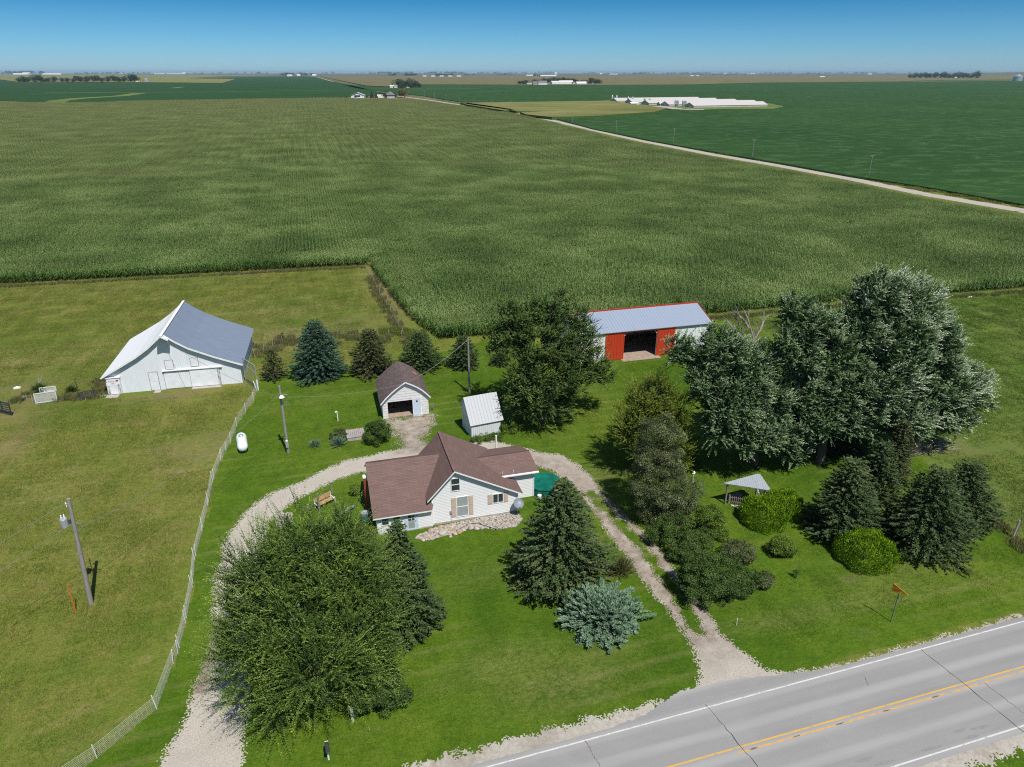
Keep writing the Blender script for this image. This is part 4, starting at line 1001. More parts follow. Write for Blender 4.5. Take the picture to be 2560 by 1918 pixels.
# pennant sign
g_ = G(2228, 1555); sg = thing('pennant_sign', 'orange pennant road sign on a green post', 'road sign', (*g_, 0), R(-4))
m_ = MB(); m_.beam((-.05, 0, 0), (.02, 0, 3.0), .07, .05); m_.build('post', M['green_post'], sg)
tri = [(-.62, 3.12 - .45), (.78, 3.12), (-.62, 3.12 + .45)]
rot = R(-38); hold = bpy.data.objects.new('sign_plate', None)
m_ = MB(); m_.face([(x, -.012, z) for x, z in tri]); m_.face([(x, .012, z) for x, z in tri[::-1]])
for i in range(3): p, q = tri[i], tri[(i + 1) % 3]; m_.face([(p[0], .012, p[1]), (q[0], .012, q[1]), (q[0], -.012, q[1]), (p[0], -.012, p[1])])
for i_ in range(len(m_.v)): m_.v[i_] = (m_.v[i_][0], m_.v[i_][1], m_.v[i_][2] - 3.12)
plate = m_.build('sign_plate', M['sign_orange'], sg); plate.scale = (.82, 1, .82); plate.location = (-.06, -.05, 3.0); plate.rotation_euler = (0, 0, R(-62))
bd = MB()
for i in range(3):
    p, q = tri[i], tri[(i + 1) % 3]; cx_ = -.15; f_ = .90
    a_ = (cx_ + (p[0] - cx_) * f_, -.016, (p[1] - 3.12) * f_); b_ = (cx_ + (q[0] - cx_) * f_, -.016, (q[1] - 3.12) * f_); bd.beam(a_, b_, .022, .004)
bd.build('border', M['sign_text'], plate)
text('lettering', 'NO', .19, M['sign_text'], plate, (-.40, -.018, .18), (R(90), 0, 0))
text('lettering', 'PASSING', .155, M['sign_text'], plate, (-.20, -.018, .0), (R(90), 0, 0))
text('lettering', 'ZONE', .17, M['sign_text'], plate, (-.32, -.018, -.17), (R(90), 0, 0))

# white garden ornament behind the grey crabapple
g_ = G(1732, 1207); orn = thing('white_ornament', 'slim white garden ornament on a stake at the tree edge', 'ornament', (*g_, 0))
m_ = MB(); m_.tube([(0, 0, 0), (0, 0, 1.0)], [.06, .05], 8); m_.build('stake', M['white'], orn)
m_ = MB(); m_.lathe([(0, 1.0), (.09, 1.03), (.12, 1.12), (.05, 1.22), (.08, 1.3), (0, 1.38)], 10); m_.beam((-.18, 0, 1.1), (.18, 0, 1.18), .04); m_.build('figure', M['white'], orn)
# right corner posts
m_ = MB(); g_ = G(2531, 1346); m_.tube([(0, 0, 0), (.32, .1, 1.75)], .09, 8); o = m_.build('fence_post', M['deadwood']); o.location = (*g_, 0); tag(o, 'leaning bleached corner post with weeds at its foot', 'post')
m_ = MB(); m_.tube([(0, 0, 0), (.36, .1, 2.0)], .07, 8); o = m_.build('fence_post', M['bark']); o.location = (g_[0] + .22, g_[1] + .02, 0); tag(o, 'dark corner post leaning behind the bleached post', 'post')
postob(1841, 1563, 1840, 1545, .03, 'thin pale survey stake in the grass beside the driveway', 'worn_white', 'marker_stake', 'stake', 6)
# white scraps lying about
def scrap(px, py, sx, sy, mat, label, name='scrap', cat='debris', rz=0, z=.05):
    m_ = MB(); n = 7; rr = random.Random(px)
    ang = sorted(rr.uniform(0, 6.28) for _ in range(n)); top = [(sx * math.cos(a) * rr.uniform(.8, 1), sy * math.sin(a) * rr.uniform(.8, 1), z + .05 * rr.random()) for a in ang]
    m_.face(top)
    for i in range(n): p, q = top[i], top[(i + 1) % n]; m_.face([(p[0], p[1], 0), (q[0], q[1], 0), q, p])
    o = m_.build(name, M[mat]); o.location = (*G(px, py), 0); o.rotation_euler = (0, 0, rz); return tag(o, label, cat)
scrap(2421, 743, .9, .35, 'white', 'white sheet lying in the grass below the corn edge at right')
scrap(42, 971, .62, .32, 'white', 'round white lid lying in the weeds behind the mesh gate', 'lid', 'lid', z=.16)
scrap(55, 996, .75, .4, 'metal', 'grey metal trough lying by the dirt track', 'trough', 'trough', z=.22)
scrap(259, 990, .5, .22, 'white', 'white slab scrap on the grass left of the barn corner')
scrap(255, 956, .3, .2, 'worn_white', 'small pale scrap in the weeds behind the barn corner')
scrap(713, 1305, .9, .7, 'rock_cream', 'white boulder at the driveway edge above the elm', 'boulder', 'boulder', z=.7)
scrap(700, 1316, .5, .5, 'rock_pale grey', 'smaller grey boulder against the white driveway boulder', 'boulder', 'boulder', z=.35)

# tyre trough
g_ = G(219, 990); m_ = MB(); m_.lathe([(.55, .0), (1.05, .0), (1.2, .15), (1.12, .34), (.9, .4), (.72, .3), (.6, .12), (.55, 0)], 24); o = m_.build('tractor_tyre', M['tyre']); o.location = (*g_, 0); tag(o, 'big black tyre lying flat in the weeds left of the barn', 'tyre')
# mesh gate panels at left
def gatepanel(name, a, b, ta, tb, label, mat='mesh_white', nx=22, nz=11, w=.10, rod=.028):
    ga, gb = G(*a), G(*b); ha, hb = hgt(*ta, *ga), hgt(*tb, *gb); L_ = math.hypot(gb[0] - ga[0], gb[1] - ga[1])
    t0 = thing(name, label, 'gate', (*ga, 0), math.atan2(gb[1] - ga[1], gb[0] - ga[0])); h = (ha + hb) / 2
    m_ = MB(); m_.beam((0, 0, .1), (L_, 0, .1), w); m_.beam((0, 0, h), (L_, 0, h), w); m_.beam((0, 0, 0), (0, 0, h), w); m_.beam((L_, 0, 0), (L_, 0, h), w); m_.build('frame', M[mat], t0)
    m_ = MB()
    for i in range(1, nx): m_.beam((L_ * i / nx, 0, .1), (L_ * i / nx, 0, h), rod)
    for i in range(1, nz): m_.beam((0, 0, .1 + (h - .1) * i / nz), (L_, 0, .1 + (h - .1) * i / nz), rod)
    m_.build('infill', M[mat], t0); return t0
gatepanel('mesh_gate', (91, 1010), (144, 1002), (86, 985), (138, 978), 'white framed mesh gate panel facing the camera left of the barn')
gatepanel('mesh_gate', (101, 982), (141, 977), (101, 966), (140, 969.5), 'white framed mesh gate panel standing behind the front one', nx=16, nz=6)
gatepanel('pipe_gate', (-30, 1024), (30, 1039), (-34, 990), (25, 1012), 'dark grey pipe gate leaning at the left edge of the pasture', 'darkmetal', 3, 5, .12, .09)
postob(83, 1007, 80, 989, .06, 'pale post left of the mesh gate', 'deadwood', 'fence_post')
for i, (a_, b_) in enumerate(((200, 999), (193, 972), (236, 991))):
    postob(a_, b_, a_ - 3, b_ - 26, .05, ['dark steel fence post beside the big tyre', 'pale topped steel post behind the big tyre', 'dark fence post just left of the barn bay'][i], 'darkmetal', 'fence_post')
# weathered stump of a dead shrub near the gates
m_ = MB(); m_.tube([(0, 0, 0), (.1, 0, .8), (.35, .1, 1.9)], [.12, .1, .03], 6); m_.tube([(.08, 0, .7), (.5, .05, 1.3), (.55, .1, 1.8)], [.08, .06, .02], 6); m_.tube([(.0, 0, .3), (-.4, 0, .7)], [.06, .02], 6)
o = m_.build('dead_snag', M['deadwood']); o.location = (*G(99, 972), 0); tag(o, 'bleached dead snag standing behind the mesh gates', 'snag')

# ---- mesh fence between pasture and lawn
fp = PX((150, 1960), (243, 1896), (392, 1772), (433, 1659), (445, 1634), (464, 1558), (481, 1468), (487, 1400), (505, 1327), (520, 1264), (532, 1205), (552, 1150), (565, 1128), (577, 1106), (592, 1066), (614.5, 1030), (633, 1003), (645, 972))
fe = thing('mesh_fence', 'curving white mesh fence between the lawn and the left pasture', 'fence', (*fp[0], 0))
fl = [(x - fp[0][0], y - fp[0][1]) for x, y in fp]; FH = 1.05
doubles = {4, 5, 6, 7, 8, 9, 10, 11}
rr = random.Random(4)
for i, (x, y) in enumerate(fl):
    if i == len(fl) - 1: continue
    m_ = MB(); lx, ly = rr.uniform(-.12, .12), rr.uniform(-.08, .08); m_.tube([(x, y, 0), (x + lx, y + ly, 1.22)], .035, 6); m_.build('post', M['mesh_white'], fe)
    if i in doubles:
        m_ = MB(); d_ = Vector((fl[i + 1][0] - x, fl[i + 1][1] - y, 0)).normalized() * .55; m_.tube([(x + d_.x, y + d_.y, 0), (x + d_.x - lx, y + d_.y + .05, 1.2)], .03, 6); m_.build('post', M['mesh_white'], fe)
m_ = MB(); acc = 0
for i in range(len(fl) - 1):
    a_, b_ = fl[i], fl[i + 1]; L_ = math.hypot(b_[0] - a_[0], b_[1] - a_[1]); k = max(1, int(L_ / .3))
    for j in range(9): z_ = .06 + j * .125; m_.beam((*a_, z_), (*b_, z_ - (.04 if j > 4 else 0)), .0065 if j < 8 else .011)
    for j in range(k): u = j / k; x, y = a_[0] + (b_[0] - a_[0]) * u, a_[1] + (b_[1] - a_[1]) * u; m_.beam((x, y, .05), (x, y, FH), .006)
m_.build('mesh', M['mesh_white'], fe)
# tall wire gate frame beside the barn
g1, g2 = np.array((-10.9, 93.6)), np.array(G(646, 976))
wf = thing('wire_gate', 'tall wire covered gate frame between the barn and the fence end', 'gate', (*g1, 0), math.atan2(g2[1] - g1[1], g2[0] - g1[0])); L_ = float(np.linalg.norm(g2 - g1)); hh = 3.5
m_ = MB()
for x in (0, L_): m_.tube([(x, 0, 0), (x, 0, hh)], .055, 8)
m_.beam((0, 0, hh), (L_, 0, hh), .07); m_.beam((0, 0, hh - .95), (L_, 0, hh - .95), .05); m_.build('frame', M['galv'], wf)
m_ = MB()
for i in range(1, 22): m_.beam((L_ * i / 22, 0, .1), (L_ * i / 22, 0, hh), .007)
for i in range(1, 30): m_.beam((0, 0, hh * i / 30), (L_, 0, hh * i / 30), .007)
m_.build('infill', M['wire'], wf)
m_ = MB(); m_.beam((0, 0, 0), (0, 0, 1.5), .16); m_.beam((-.2, 0, 0), (-.45, -.1, 1.4), .10); o = m_.build('anchor_post', M['worn_white']); o.location = (*G(646, 976), 0); tag(o, 'thick white anchor post where the mesh fence ends', 'post')
# low wire fence at the back of the pasture and beside the corn
def wirefence(name, pts, label, nposts, h=1.2, mat='deadwood'):
    t0 = thing(name, label, 'fence', (*pts[0], 0)); P = [np.array(p) - np.array(pts[0]) for p in pts]
    m_ = MB()
    for a_, b_ in zip(P[:-1], P[1:]):
        for z_ in (.4, .75, 1.1): m_.beam((*a_, z_), (*b_, z_), .012)
    m_.build('wires', M['wire'], t0)
    segs = [np.linalg.norm(b - a) for a, b in zip(P[:-1], P[1:])]; T_ = sum(segs)
    for k in range(nposts):
        s_ = T_ * k / (nposts - 1); i = 0
        while i < len(segs) - 1 and s_ > segs[i]: s_ -= segs[i]; i += 1
        p = P[i] + (P[i + 1] - P[i]) * (s_ / segs[i]); m_ = MB(); m_.tube([(p[0], p[1], 0), (p[0] + random.uniform(-.05, .05), p[1], h)], .05, 6); m_.build('post', M[mat], t0)
wirefence('wire_fence', PX((1008, 838), (940, 720), (915, 672)), 'sagging wire fence along the corn on the pasture side', 12)
wirefence('wire_fence', PX((612, 905), (700, 858), (850, 832), (1005, 842)), 'old wire fence behind the spruce row', 14, 1.1, 'deadwood')
# ------------------------------------------------------------------ trees
M['leaf_elm'] = leafmat('elm_leaves', [(.0, (.036, .074, .016)), (.35, (.080, .142, .026)), (.7, (.165, .255, .042)), (1.0, (.32, .43, .08))], .3, .02)
M['leaf_dark'] = leafmat('dark_broad_leaves', [(.0, (.032, .062, .016)), (.4, (.080, .135, .032)), (.75, (.165, .235, .066)), (1.0, (.32, .37, .15))], .22, .012)
M['leaf_silver'] = leafmat('silver_maple_leaves', [(.0, (.038, .080, .026)), (.35, (.095, .165, .062)), (.6, (.21, .30, .15)), (1.0, (.48, .55, .38))], .22, .012)
M['leaf_silver2'] = leafmat('paler_maple_leaves', [(.0, (.038, .080, .026)), (.35, (.105, .175, .070)), (.6, (.23, .32, .17)), (1.0, (.54, .61, .45))], .22, .012)
M['leaf_olive'] = leafmat('olive_yellow_leaves', [(.0, (.045, .070, .010)), (.5, (.125, .165, .020)), (1.0, (.28, .33, .045))], .28, .02)
M['leaf_greyred'] = leafmat('grey_brown_leaves', [(.0, (.035, .052, .018)), (.5, (.085, .108, .040)), (.85, (.17, .20, .085)), (1.0, (.29, .32, .17))], .2, .012)
M['leaf_shrub'] = leafmat('shrub_leaves', [(.0, (.024, .055, .010)), (.5, (.060, .115, .020)), (.85, (.12, .18, .035)), (1.0, (.20, .20, .07))], .2, .02)
M['leaf_bright'] = leafmat('bright_arborvitae', [(.0, (.07, .16, .006)), (.5, (.17, .31, .012)), (1.0, (.32, .45, .025))], .25, .01)
M['leaf_lime'] = leafmat('lime_leaves', [(.0, (.045, .095, .01)), (.5, (.11, .18, .02)), (1.0, (.27, .31, .04))], .25, .02)
M['needle'] = leafmat('dark_spruce_needles', [(.0, (.020, .040, .015)), (.5, (.048, .084, .028)), (.85, (.088, .130, .046)), (1.0, (.15, .16, .065))], .08, .02)
M['needle_blue'] = leafmat('blue_spruce_needles', [(.0, (.018, .045, .026)), (.5, (.045, .100, .062)), (1.0, (.095, .170, .115))], .08, .02)
M['needle_brown'] = leafmat('brownish_spruce_needles', [(.0, (.024, .034, .014)), (.5, (.060, .080, .030)), (.85, (.12, .125, .05)), (1.0, (.19, .15, .075))], .08, .02)
M['needle_silver'] = leafmat('silvery_blue_juniper', [(.0, (.048, .098, .056)), (.5, (.125, .21, .13)), (1.0, (.25, .36, .235))], .12, .01)
M['yucca'] = leafmat('blue_green_blades', [(.0, (.05, .10, .06)), (.6, (.13, .22, .15)), (1.0, (.30, .36, .18))], .2, .04)
M['drygrass'] = leafmat('dry_grass_blades', [(.0, (.10, .10, .03)), (.5, (.24, .21, .08)), (1.0, (.40, .33, .16))], .3, .02)
M['weedgreen'] = leafmat('weed_blades', [(.0, (.05, .08, .02)), (.5, (.12, .15, .045)), (.8, (.22, .20, .08)), (1.0, (.36, .30, .15))], .3, .02)

def conifer(label, bot, top, hw, mat='needle', seed=0, seg=1.0, dens=1.15, shape=.60, droop=.12, name='spruce_tree', cat='tree', lumpy=.16, r=None, tmix=None):
    rg = np.random.default_rng(100 + seed)
    g0 = np.array(G(*bot)); rad = hw * mpp(*g0) if r is None else r
    u = g0 / np.linalg.norm(g0); base = g0 + u * rad * .86
    H = hgt(top[0], top[1], *base)
    # lean is nil: place on the ray of the top so that the trunk stays upright
    t0 = thing(name, label, cat, (*base, 0))
    m_ = MB(); m_.tube([(0, 0, -.05), (0, 0, H * .5), (0, 0, H * .97)], [.028 * H + .05, .016 * H + .02, .01], 8); m_.build('trunk', M['bark'], t0)
    C, D, N_, L, W, T = [], [], [], [], [], []
    step = .30 * seg; nw = int(H / step)
    az0 = 0; l1, l2, p1, p2 = rg.uniform(0, 6.3, 4)
    for i in range(nw):
        z = .15 + (H - .35) * (i / nw) ** .96
        k = z / H
        R0 = rad * (1 - k) ** shape * (1.0 if k > .08 else .82 + 2.2 * k) + .05
        nb = max(5, int((7 + R0 * 3.1) * dens)); az0 += 2.4
        for b in range(nb):
            az = az0 + 2 * math.pi * (b + rg.uniform(-.3, .3)) / nb
            lump = 1 + lumpy * (math.sin(az * 3 + l1 + z * 1.3) * .6 + math.sin(az * 5 + l2 - z * 2.1) * .5) + rg.uniform(-.12, .10)
            Rb = R0 * lump
            dz = (.55 if k > .85 else .18) - droop * (1 - k) * 2
            n = max(5, int(Rb * 15 * dens / seg + 5)); s = rg.random(n) ** .62 * .92 + .08
            tip = (s ** 2) * .25 * min(1, Rb * .4)
            d0 = np.array((math.cos(az), math.sin(az), 0)); sd = np.array((-math.sin(az), math.cos(az), 0))
            side = rg.uniform(-1, 1, n) * (.10 + .30 * (1 - s)) * min(Rb, 2.2) * .55
            c = d0 * (s * Rb)[:, None] + sd * side[:, None] + np.array((0, 0, 1)) * (z + s * Rb * dz * .5 + tip - .35 * (s * Rb) * droop + rg.normal(0, .045, n))[:, None]
            ang = np.sign(side) * rg.uniform(.15, .95, n)
            d = d0 * np.cos(ang)[:, None] + sd * np.sin(ang)[:, None] + np.array((0, 0, 1)) * (rg.uniform(-.25, .4, n))[:, None]
            nn = np.array((0, 0, 1.)) + rg.normal(0, .45, (n, 3)) + d0 * .25
            C.append(c); D.append(d); N_.append(nn); L.append(rg.uniform(.22, .42, n) * seg ** .5); W.append(rg.uniform(.06, .13, n) * seg ** .5)
            tb = rg.uniform(.15, .6)
            T.append(np.clip(tb + .22 * s + rg.normal(0, .16, n) + (tmix(k) if tmix else 0), 0, 1))
    V = leaves(np.concatenate(C), np.concatenate(D), np.concatenate(N_), np.concatenate(L), np.concatenate(W))
    V = V[V[:, :, 2].min(1) > .02]; Tt = np.concatenate(T)[:len(V)]
    cr = quadmesh('crown', V, Tt, M[mat], t0)
    return t0

def broadleaf(label, base, blobs_, mat, seed=0, nclump=260, nleaf=110, cr=(.5, 1.0), leaf=(.14, .22), shoots=0, wind=(0, 0, 0), fill=.25, name='tree', cat='tree', trunk=.3, up=.35, outb=.6, tone=(.1, .65), gap=.0, branches=40, sl=1.0, lamp=.14, utone=.3, under=0, axb=(0, 0, .75), tipg=.62, sw=.5, wt=0, parts=True, dY0=0, tonevar=.18, minz=.15, gnd=True):
    """crown made of leaf clumps over ellipsoid lobes given as (photo x, y, depth offset, half width px, half height px)"""
    rg = np.random.default_rng(500 + seed)
    b0 = np.array((*G(*base), 0.0)); b0[1] += dY0
    t0 = thing(name, label, cat, tuple(b0))
    E_ = []
    for (px, py, dy, rx, ry) in blobs_:
        c = Q(px, py, b0[1] + dy); m = mpp(*c); E_.append((c - b0, np.array((rx * m, (rx + ry) * .5 * m, ry * m))))
    wts = np.array([e[1][0] * e[1][2] for e in E_]); wts = wts / wts.sum()
    cl = []
    tries = 0
    while len(cl) < nclump and tries < nclump * 30:
        tries += 1
        k = rg.choice(len(E_), p=wts); c, r = E_[k]
        d = norm(rg.normal(0, 1, 3)[None])[0]
        if d[2] < -.45 and rg.random() < .6: continue
        s = rg.uniform(.50, 1.0) ** .6
        lump = 1 + lamp * math.sin(d[0] * 5 + seed) * math.cos(d[1] * 4 + k) + .10 * math.sin(d[2] * 7 + d[0] * 3 + k)
        p = c + d * r * s * lump
        if p[2] < minz + .25: continue
        # inside another lobe, deep? keep few
        deep = any(np.sum(((p - c2) / r2) ** 2) < .30 for c2, r2 in E_)
        if deep and rg.random() > fill: continue
        if gap and vnoise(np.array([p[0] * .9 + seed]), np.array([p[2] * .9 + p[1]]))[0] < gap: continue
        cl.append((p, d, rg.uniform(*cr), rg.uniform(*tone)))
    C, D, N_, L, W, T = [], [], [], [], [], []
    tw = MB()
    for p, dout, r, tb in cl:
        if wt: tb += wt * max(0.0, dout[0] * .75 + dout[2] * .25 + .15)  # highlights put into leaf tone on east and upper sides, as pale undersides
        n = int(nleaf * (r / ((cr[0] + cr[1]) / 2)) ** 1.6)
        if shoots:
            ns = shoots
            axes = norm(dout[None] * .8 + np.array(axb) + rg.normal(0, .42, (ns, 3)))
            Ls = rg.uniform(.8, 2.0, ns) * r * 1.75 * sl
            per = max(6, n // ns)
            for a, Lk in zip(axes, Ls):
                s = np.linspace(.08, 1, per) + rg.normal(0, .01, per)
                sag = (0, 0, -.16 * Lk)
                st = p + rg.normal(0, .22 * r, 3)
                c = st + a[None] * (s * Lk)[:, None] + np.array(sag)[None] * (s ** 2)[:, None]
                sdv = norm(np.cross(a, np.array((0.1, .2, 1))) [None])[0]
                sg = np.where(np.arange(per) % 2 == 0, 1, -1)[:, None]
                d = norm(a[None] * .75 + sdv[None] * sg * .8 + rg.normal(0, .18, (per, 3)))
                ll = rg.uniform(*leaf, per) * (1.15 - .55 * s)
                C.append(c + d * ll[:, None] * .5); D.append(d); N_.append(np.array((0, 0, 1.)) + rg.normal(0, .4, (per, 3)) + a[None] * .2)
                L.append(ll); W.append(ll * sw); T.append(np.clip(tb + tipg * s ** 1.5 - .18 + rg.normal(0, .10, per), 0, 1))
        else:
            d = norm(rg.normal(0, 1, (n, 3)) + dout[None] * .55 + np.array((0, 0, .35)))
            rr_ = r * rg.uniform(.35, 1.0, n) ** .5
            c = p + d * rr_[:, None] * np.array((1.1, 1.1, .78))
            nn = norm(d * outb + np.array((0, 0, up)) + rg.normal(0, .42, (n, 3)))
            dd_ = norm(np.cross(nn, rg.normal(0, 1, (n, 3)))) + np.array(wind)[None]
            ll = rg.uniform(*leaf, n)
            C.append(c); D.append(dd_); N_.append(nn); L.append(ll); W.append(ll * rg.uniform(.5, .75, n)); T.append(np.clip(tb + rg.normal(0, tonevar, n), 0, 1))
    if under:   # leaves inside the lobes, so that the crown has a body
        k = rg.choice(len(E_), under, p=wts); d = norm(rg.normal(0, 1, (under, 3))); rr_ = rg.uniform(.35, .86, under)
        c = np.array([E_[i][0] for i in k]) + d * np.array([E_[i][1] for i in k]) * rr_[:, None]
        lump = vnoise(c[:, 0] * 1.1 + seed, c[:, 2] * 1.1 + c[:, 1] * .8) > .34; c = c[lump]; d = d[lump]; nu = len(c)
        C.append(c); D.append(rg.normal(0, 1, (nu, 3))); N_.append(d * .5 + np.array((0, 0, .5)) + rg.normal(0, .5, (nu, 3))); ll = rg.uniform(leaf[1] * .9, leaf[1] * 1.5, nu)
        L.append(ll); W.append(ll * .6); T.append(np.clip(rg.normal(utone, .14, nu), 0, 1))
    V = leaves(np.concatenate(C), np.concatenate(D), np.concatenate(N_), np.concatenate(L), np.concatenate(W)); Tt = np.concatenate(T)
    ok = V[:, :, 2].min(1) > .03; V = V[ok]; Tt = Tt[ok]
    quadmesh('crown', V, Tt, M[mat], t0)
    if trunk:
        m_ = MB(); cc = sum(e[0] * w_ for e, w_ in zip(E_, wts)); fork = np.array((cc[0] * .15, cc[1] * .15, max(.4, cc[2] * .38)))
        m_.tube([(0, 0, -.05), tuple(fork * .5 + np.array((.05, 0, 0))), tuple(fork)], [trunk * 1.25, trunk, trunk * .85], 9)
        sel = rg.choice(len(cl), min(branches, len(cl)), replace=False)
        mains = []
        for e, r in E_:
            q_ = e * .85; mid = fork + (q_ - fork) * .5 + np.array((0, 0, .25)); m_.tube([tuple(fork * .92), tuple(mid), tuple(q_)], [trunk * .6, trunk * .38, trunk * .14], 6); mains.append((fork, mid, q_))
        for k in sel:
            p = cl[k][0]; j = int(np.argmin([np.linalg.norm(p - q_[2]) for q_ in mains])); st = mains[j][1] + (mains[j][2] - mains[j][1]) * rg.uniform(0, .9)
            mid = (st + p) / 2 + np.array((0, 0, .12 * np.linalg.norm(p - st)))
            m_.tube([tuple(st), tuple(mid), tuple(p)], [trunk * .17 + .02, trunk * .1 + .015, .012], 5)
        m_.build('trunk', M['bark'], t0)
    return t0

# the big feathery elm in front
broadleaf('big feathery light green elm beside the driveway in the foreground', (812, 1752), [
    (628, 1655, -.5, 72, 66), (715, 1712, -1.2, 90, 52), (590, 1530, 1.5, 46, 42), (650, 1440, 2.6, 85, 75), (760, 1370, 3.6, 80, 72), (855, 1365, 3.6, 62, 70),
    (870, 1450, 2.5, 100, 80), (740, 1530, .8, 130, 95), (900, 1560, .6, 80, 85), (800, 1650, -1.3, 110, 80), (620, 1610, .3, 75, 55), (905, 1660, -.2, 60, 60), (705, 1768, -1.6, 52, 24)],
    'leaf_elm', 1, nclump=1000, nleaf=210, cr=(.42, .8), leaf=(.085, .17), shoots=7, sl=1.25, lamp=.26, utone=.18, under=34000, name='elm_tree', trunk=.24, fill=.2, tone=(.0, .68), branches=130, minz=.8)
conifer('dark spruce tucked between the elm and the farmhouse front', (1016, 1628), (975, 1298), 112, 'needle', 2, lumpy=.2, shape=.82, tmix=lambda k: .1 * k)
broadleaf('low dark rounded tree at the right foot of the elm', (950, 1760), [(955, 1722, 0, 58, 46), (920, 1690, .5, 45, 38), (985, 1755, -.3, 40, 32), (900, 1735, 0, 40, 30)], 'leaf_shrub', 3, nclump=130, nleaf=210, cr=(.35, .6), leaf=(.08, .14), trunk=.1, branches=20, name='small_tree')
conifer('tall dark spruce on the front lawn right of the farmhouse', (1398, 1534), (1382, 1194), 146, 'needle', 4, lumpy=.24, dens=1.1, shape=.74, tmix=lambda k: .12)
# spreading silvery juniper
def juniper():
    rg = np.random.default_rng(77); base = np.array(G(1506, 1556)); base[1] += .3
    t0 = thing('juniper_shrub', 'silvery blue spreading juniper on the front lawn before the tall spruce', 'shrub', (*base, 0)); t0.scale = (1.13, 1.13, 1.2)
    C, D, N_, L, W, T = [], [], [], [], [], []
    for b in range(760):
        az = rg.uniform(0, 6.283); el = rg.uniform(.08, 1.45); Ln = rg.uniform(2.0, 2.75) * (1 - .30 * (el / 1.35) ** 1.5) * (1 + .06 * math.sin(az * 3 + 1)); n = int(Ln * 62); off = np.array((rg.normal(0, .4), rg.normal(0, .4), rg.uniform(0, .25)))
        a = np.array((math.cos(az) * math.cos(el), math.sin(az) * math.cos(el), math.sin(el)))
        s = rg.random(n) ** .55
        sd = norm(np.cross(a, (0, 0, 1.))[None])[0]
        side = rg.normal(0, .13, n) * (1.2 - s * .8)
        c = a[None] * (s * Ln)[:, None] + sd[None] * side[:, None] + np.array((0, 0, -.18 * Ln))[None] * (s ** 2.2)[:, None] + rg.normal(0, .035, (n, 3)) + np.array((0, 0, .15)) + off
        an = np.sign(side) * rg.uniform(.2, .8, n)
        d = a[None] * np.cos(an)[:, None] + sd[None] * np.sin(an)[:, None] + rg.normal(0, .15, (n, 3))
        C.append(c); D.append(d); N_.append(np.array((0, 0, 1.)) + rg.normal(0, .4, (n, 3)) + a * .4); L.append(rg.uniform(.13, .26, n)); W.append(rg.uniform(.045, .085, n))
        T.append(np.clip(rg.uniform(.2, .6) + .3 * s + rg.normal(0, .12, n), 0, 1))
    V = leaves(*[np.concatenate(q) for q in (C, D, N_, L, W)]); ok = V[:, :, 2].min(1) > .03
    quadmesh('foliage', V[ok], np.concatenate(T)[ok], M['needle_silver'], t0)
    m_ = MB(); m_.tube([(0, 0, -.05), (.05, 0, .5), (0, .05, 1.1)], [.14, .09, .04], 7); m_.build('stem', M['bark'], t0)
juniper()

# spruce row along the back lawn
conifer('small brown green spruce at the left end of the spruce row', (688, 956), (683, 866), 37, 'needle_brown', 10, lumpy=.25, dens=.9)
conifer('broad blue green spruce with a double top in the spruce row', (802, 964), (805, 797), 78, 'needle_blue', 11, dens=1.15, shape=.6, lumpy=.12)
conifer('brownish open spruce right of the broad blue one', (932, 950), (934, 820), 62, 'needle_brown', 12, lumpy=.28)
conifer('dark spruce standing directly behind the garage roof', (1052, 940), (1046, 824), 62, 'needle', 13, lumpy=.22)
conifer('small dark spruce behind the brown utility pole', (1160, 931), (1157, 835), 45, 'needle', 14, lumpy=.2)
conifer('smallest dark spruce half hidden by the big broadleaf tree', (1248, 920), (1240, 868), 26, 'needle', 15, lumpy=.2)
broadleaf('tiny round sapling beside the red stake behind the spruce row', (702, 850), [(702, 843, 0, 7, 9)], 'leaf_shrub', 16, nclump=8, nleaf=60, cr=(.25, .35), leaf=(.1, .16), trunk=.04, branches=3, name='sapling')
postob(693, 850, 692, 830, .1, 'red rusty post in the dry grass behind the spruce row', 'rust', 'fence_post')
broadleaf('round dark bush standing beside the plank cover', (942, 1106), [(942, 1082, 0, 31, 25)], 'leaf_shrub', 17, nclump=60, nleaf=170, cr=(.3, .5), leaf=(.09, .15), trunk=.08, branches=8, name='round_bush', cat='bush')
def yucca(px, py, r, label, seed, mat='yucca', n=170, name='yucca_plant', h=.8, w=.05, cat='plant', ell=1.0):
    rg = np.random.default_rng(seed); base = G(px, py)
    t0 = thing(name, label, cat, (*base, 0)); az = rg.uniform(0, 6.28, n); el = rg.uniform(.15, 1.45, n); Ln = rg.uniform(.7, 1.1, n) * r
    d = np.stack([np.cos(az) * np.cos(el), np.sin(az) * np.cos(el) * ell, np.sin(el) * h], 1); st = rg.normal(0, .12 * r, (n, 3)) * (1, ell, 0)
    V1 = leaves(st + d * Ln[:, None] * .5, d, np.stack([np.zeros(n), np.zeros(n), np.ones(n)], 1) + rg.normal(0, .3, (n, 3)), Ln, w)
    V1[:, :, 2] += .03; V1[:, :, 2] = np.maximum(V1[:, :, 2], .02)
    quadmesh('foliage', V1, np.clip(rg.normal(.5, .22, n), 0, 1), M[mat], t0); return t0
yucca(788, 1114, .95, 'small spiky blue green yucca at the left of the plank cover', 31)
yucca(846, 1112, 1.25, 'larger spiky yucca clump touching the plank cover', 32, n=330)
broadleaf('twiggy grey green shrub growing over the larger yucca', (848, 1096), [(846, 1088, 0, 19, 14)], 'leaf_greyred', 33, nclump=24, nleaf=90, cr=(.25, .4), leaf=(.08, .13), trunk=.03, branches=5, name='shrub', cat='shrub')
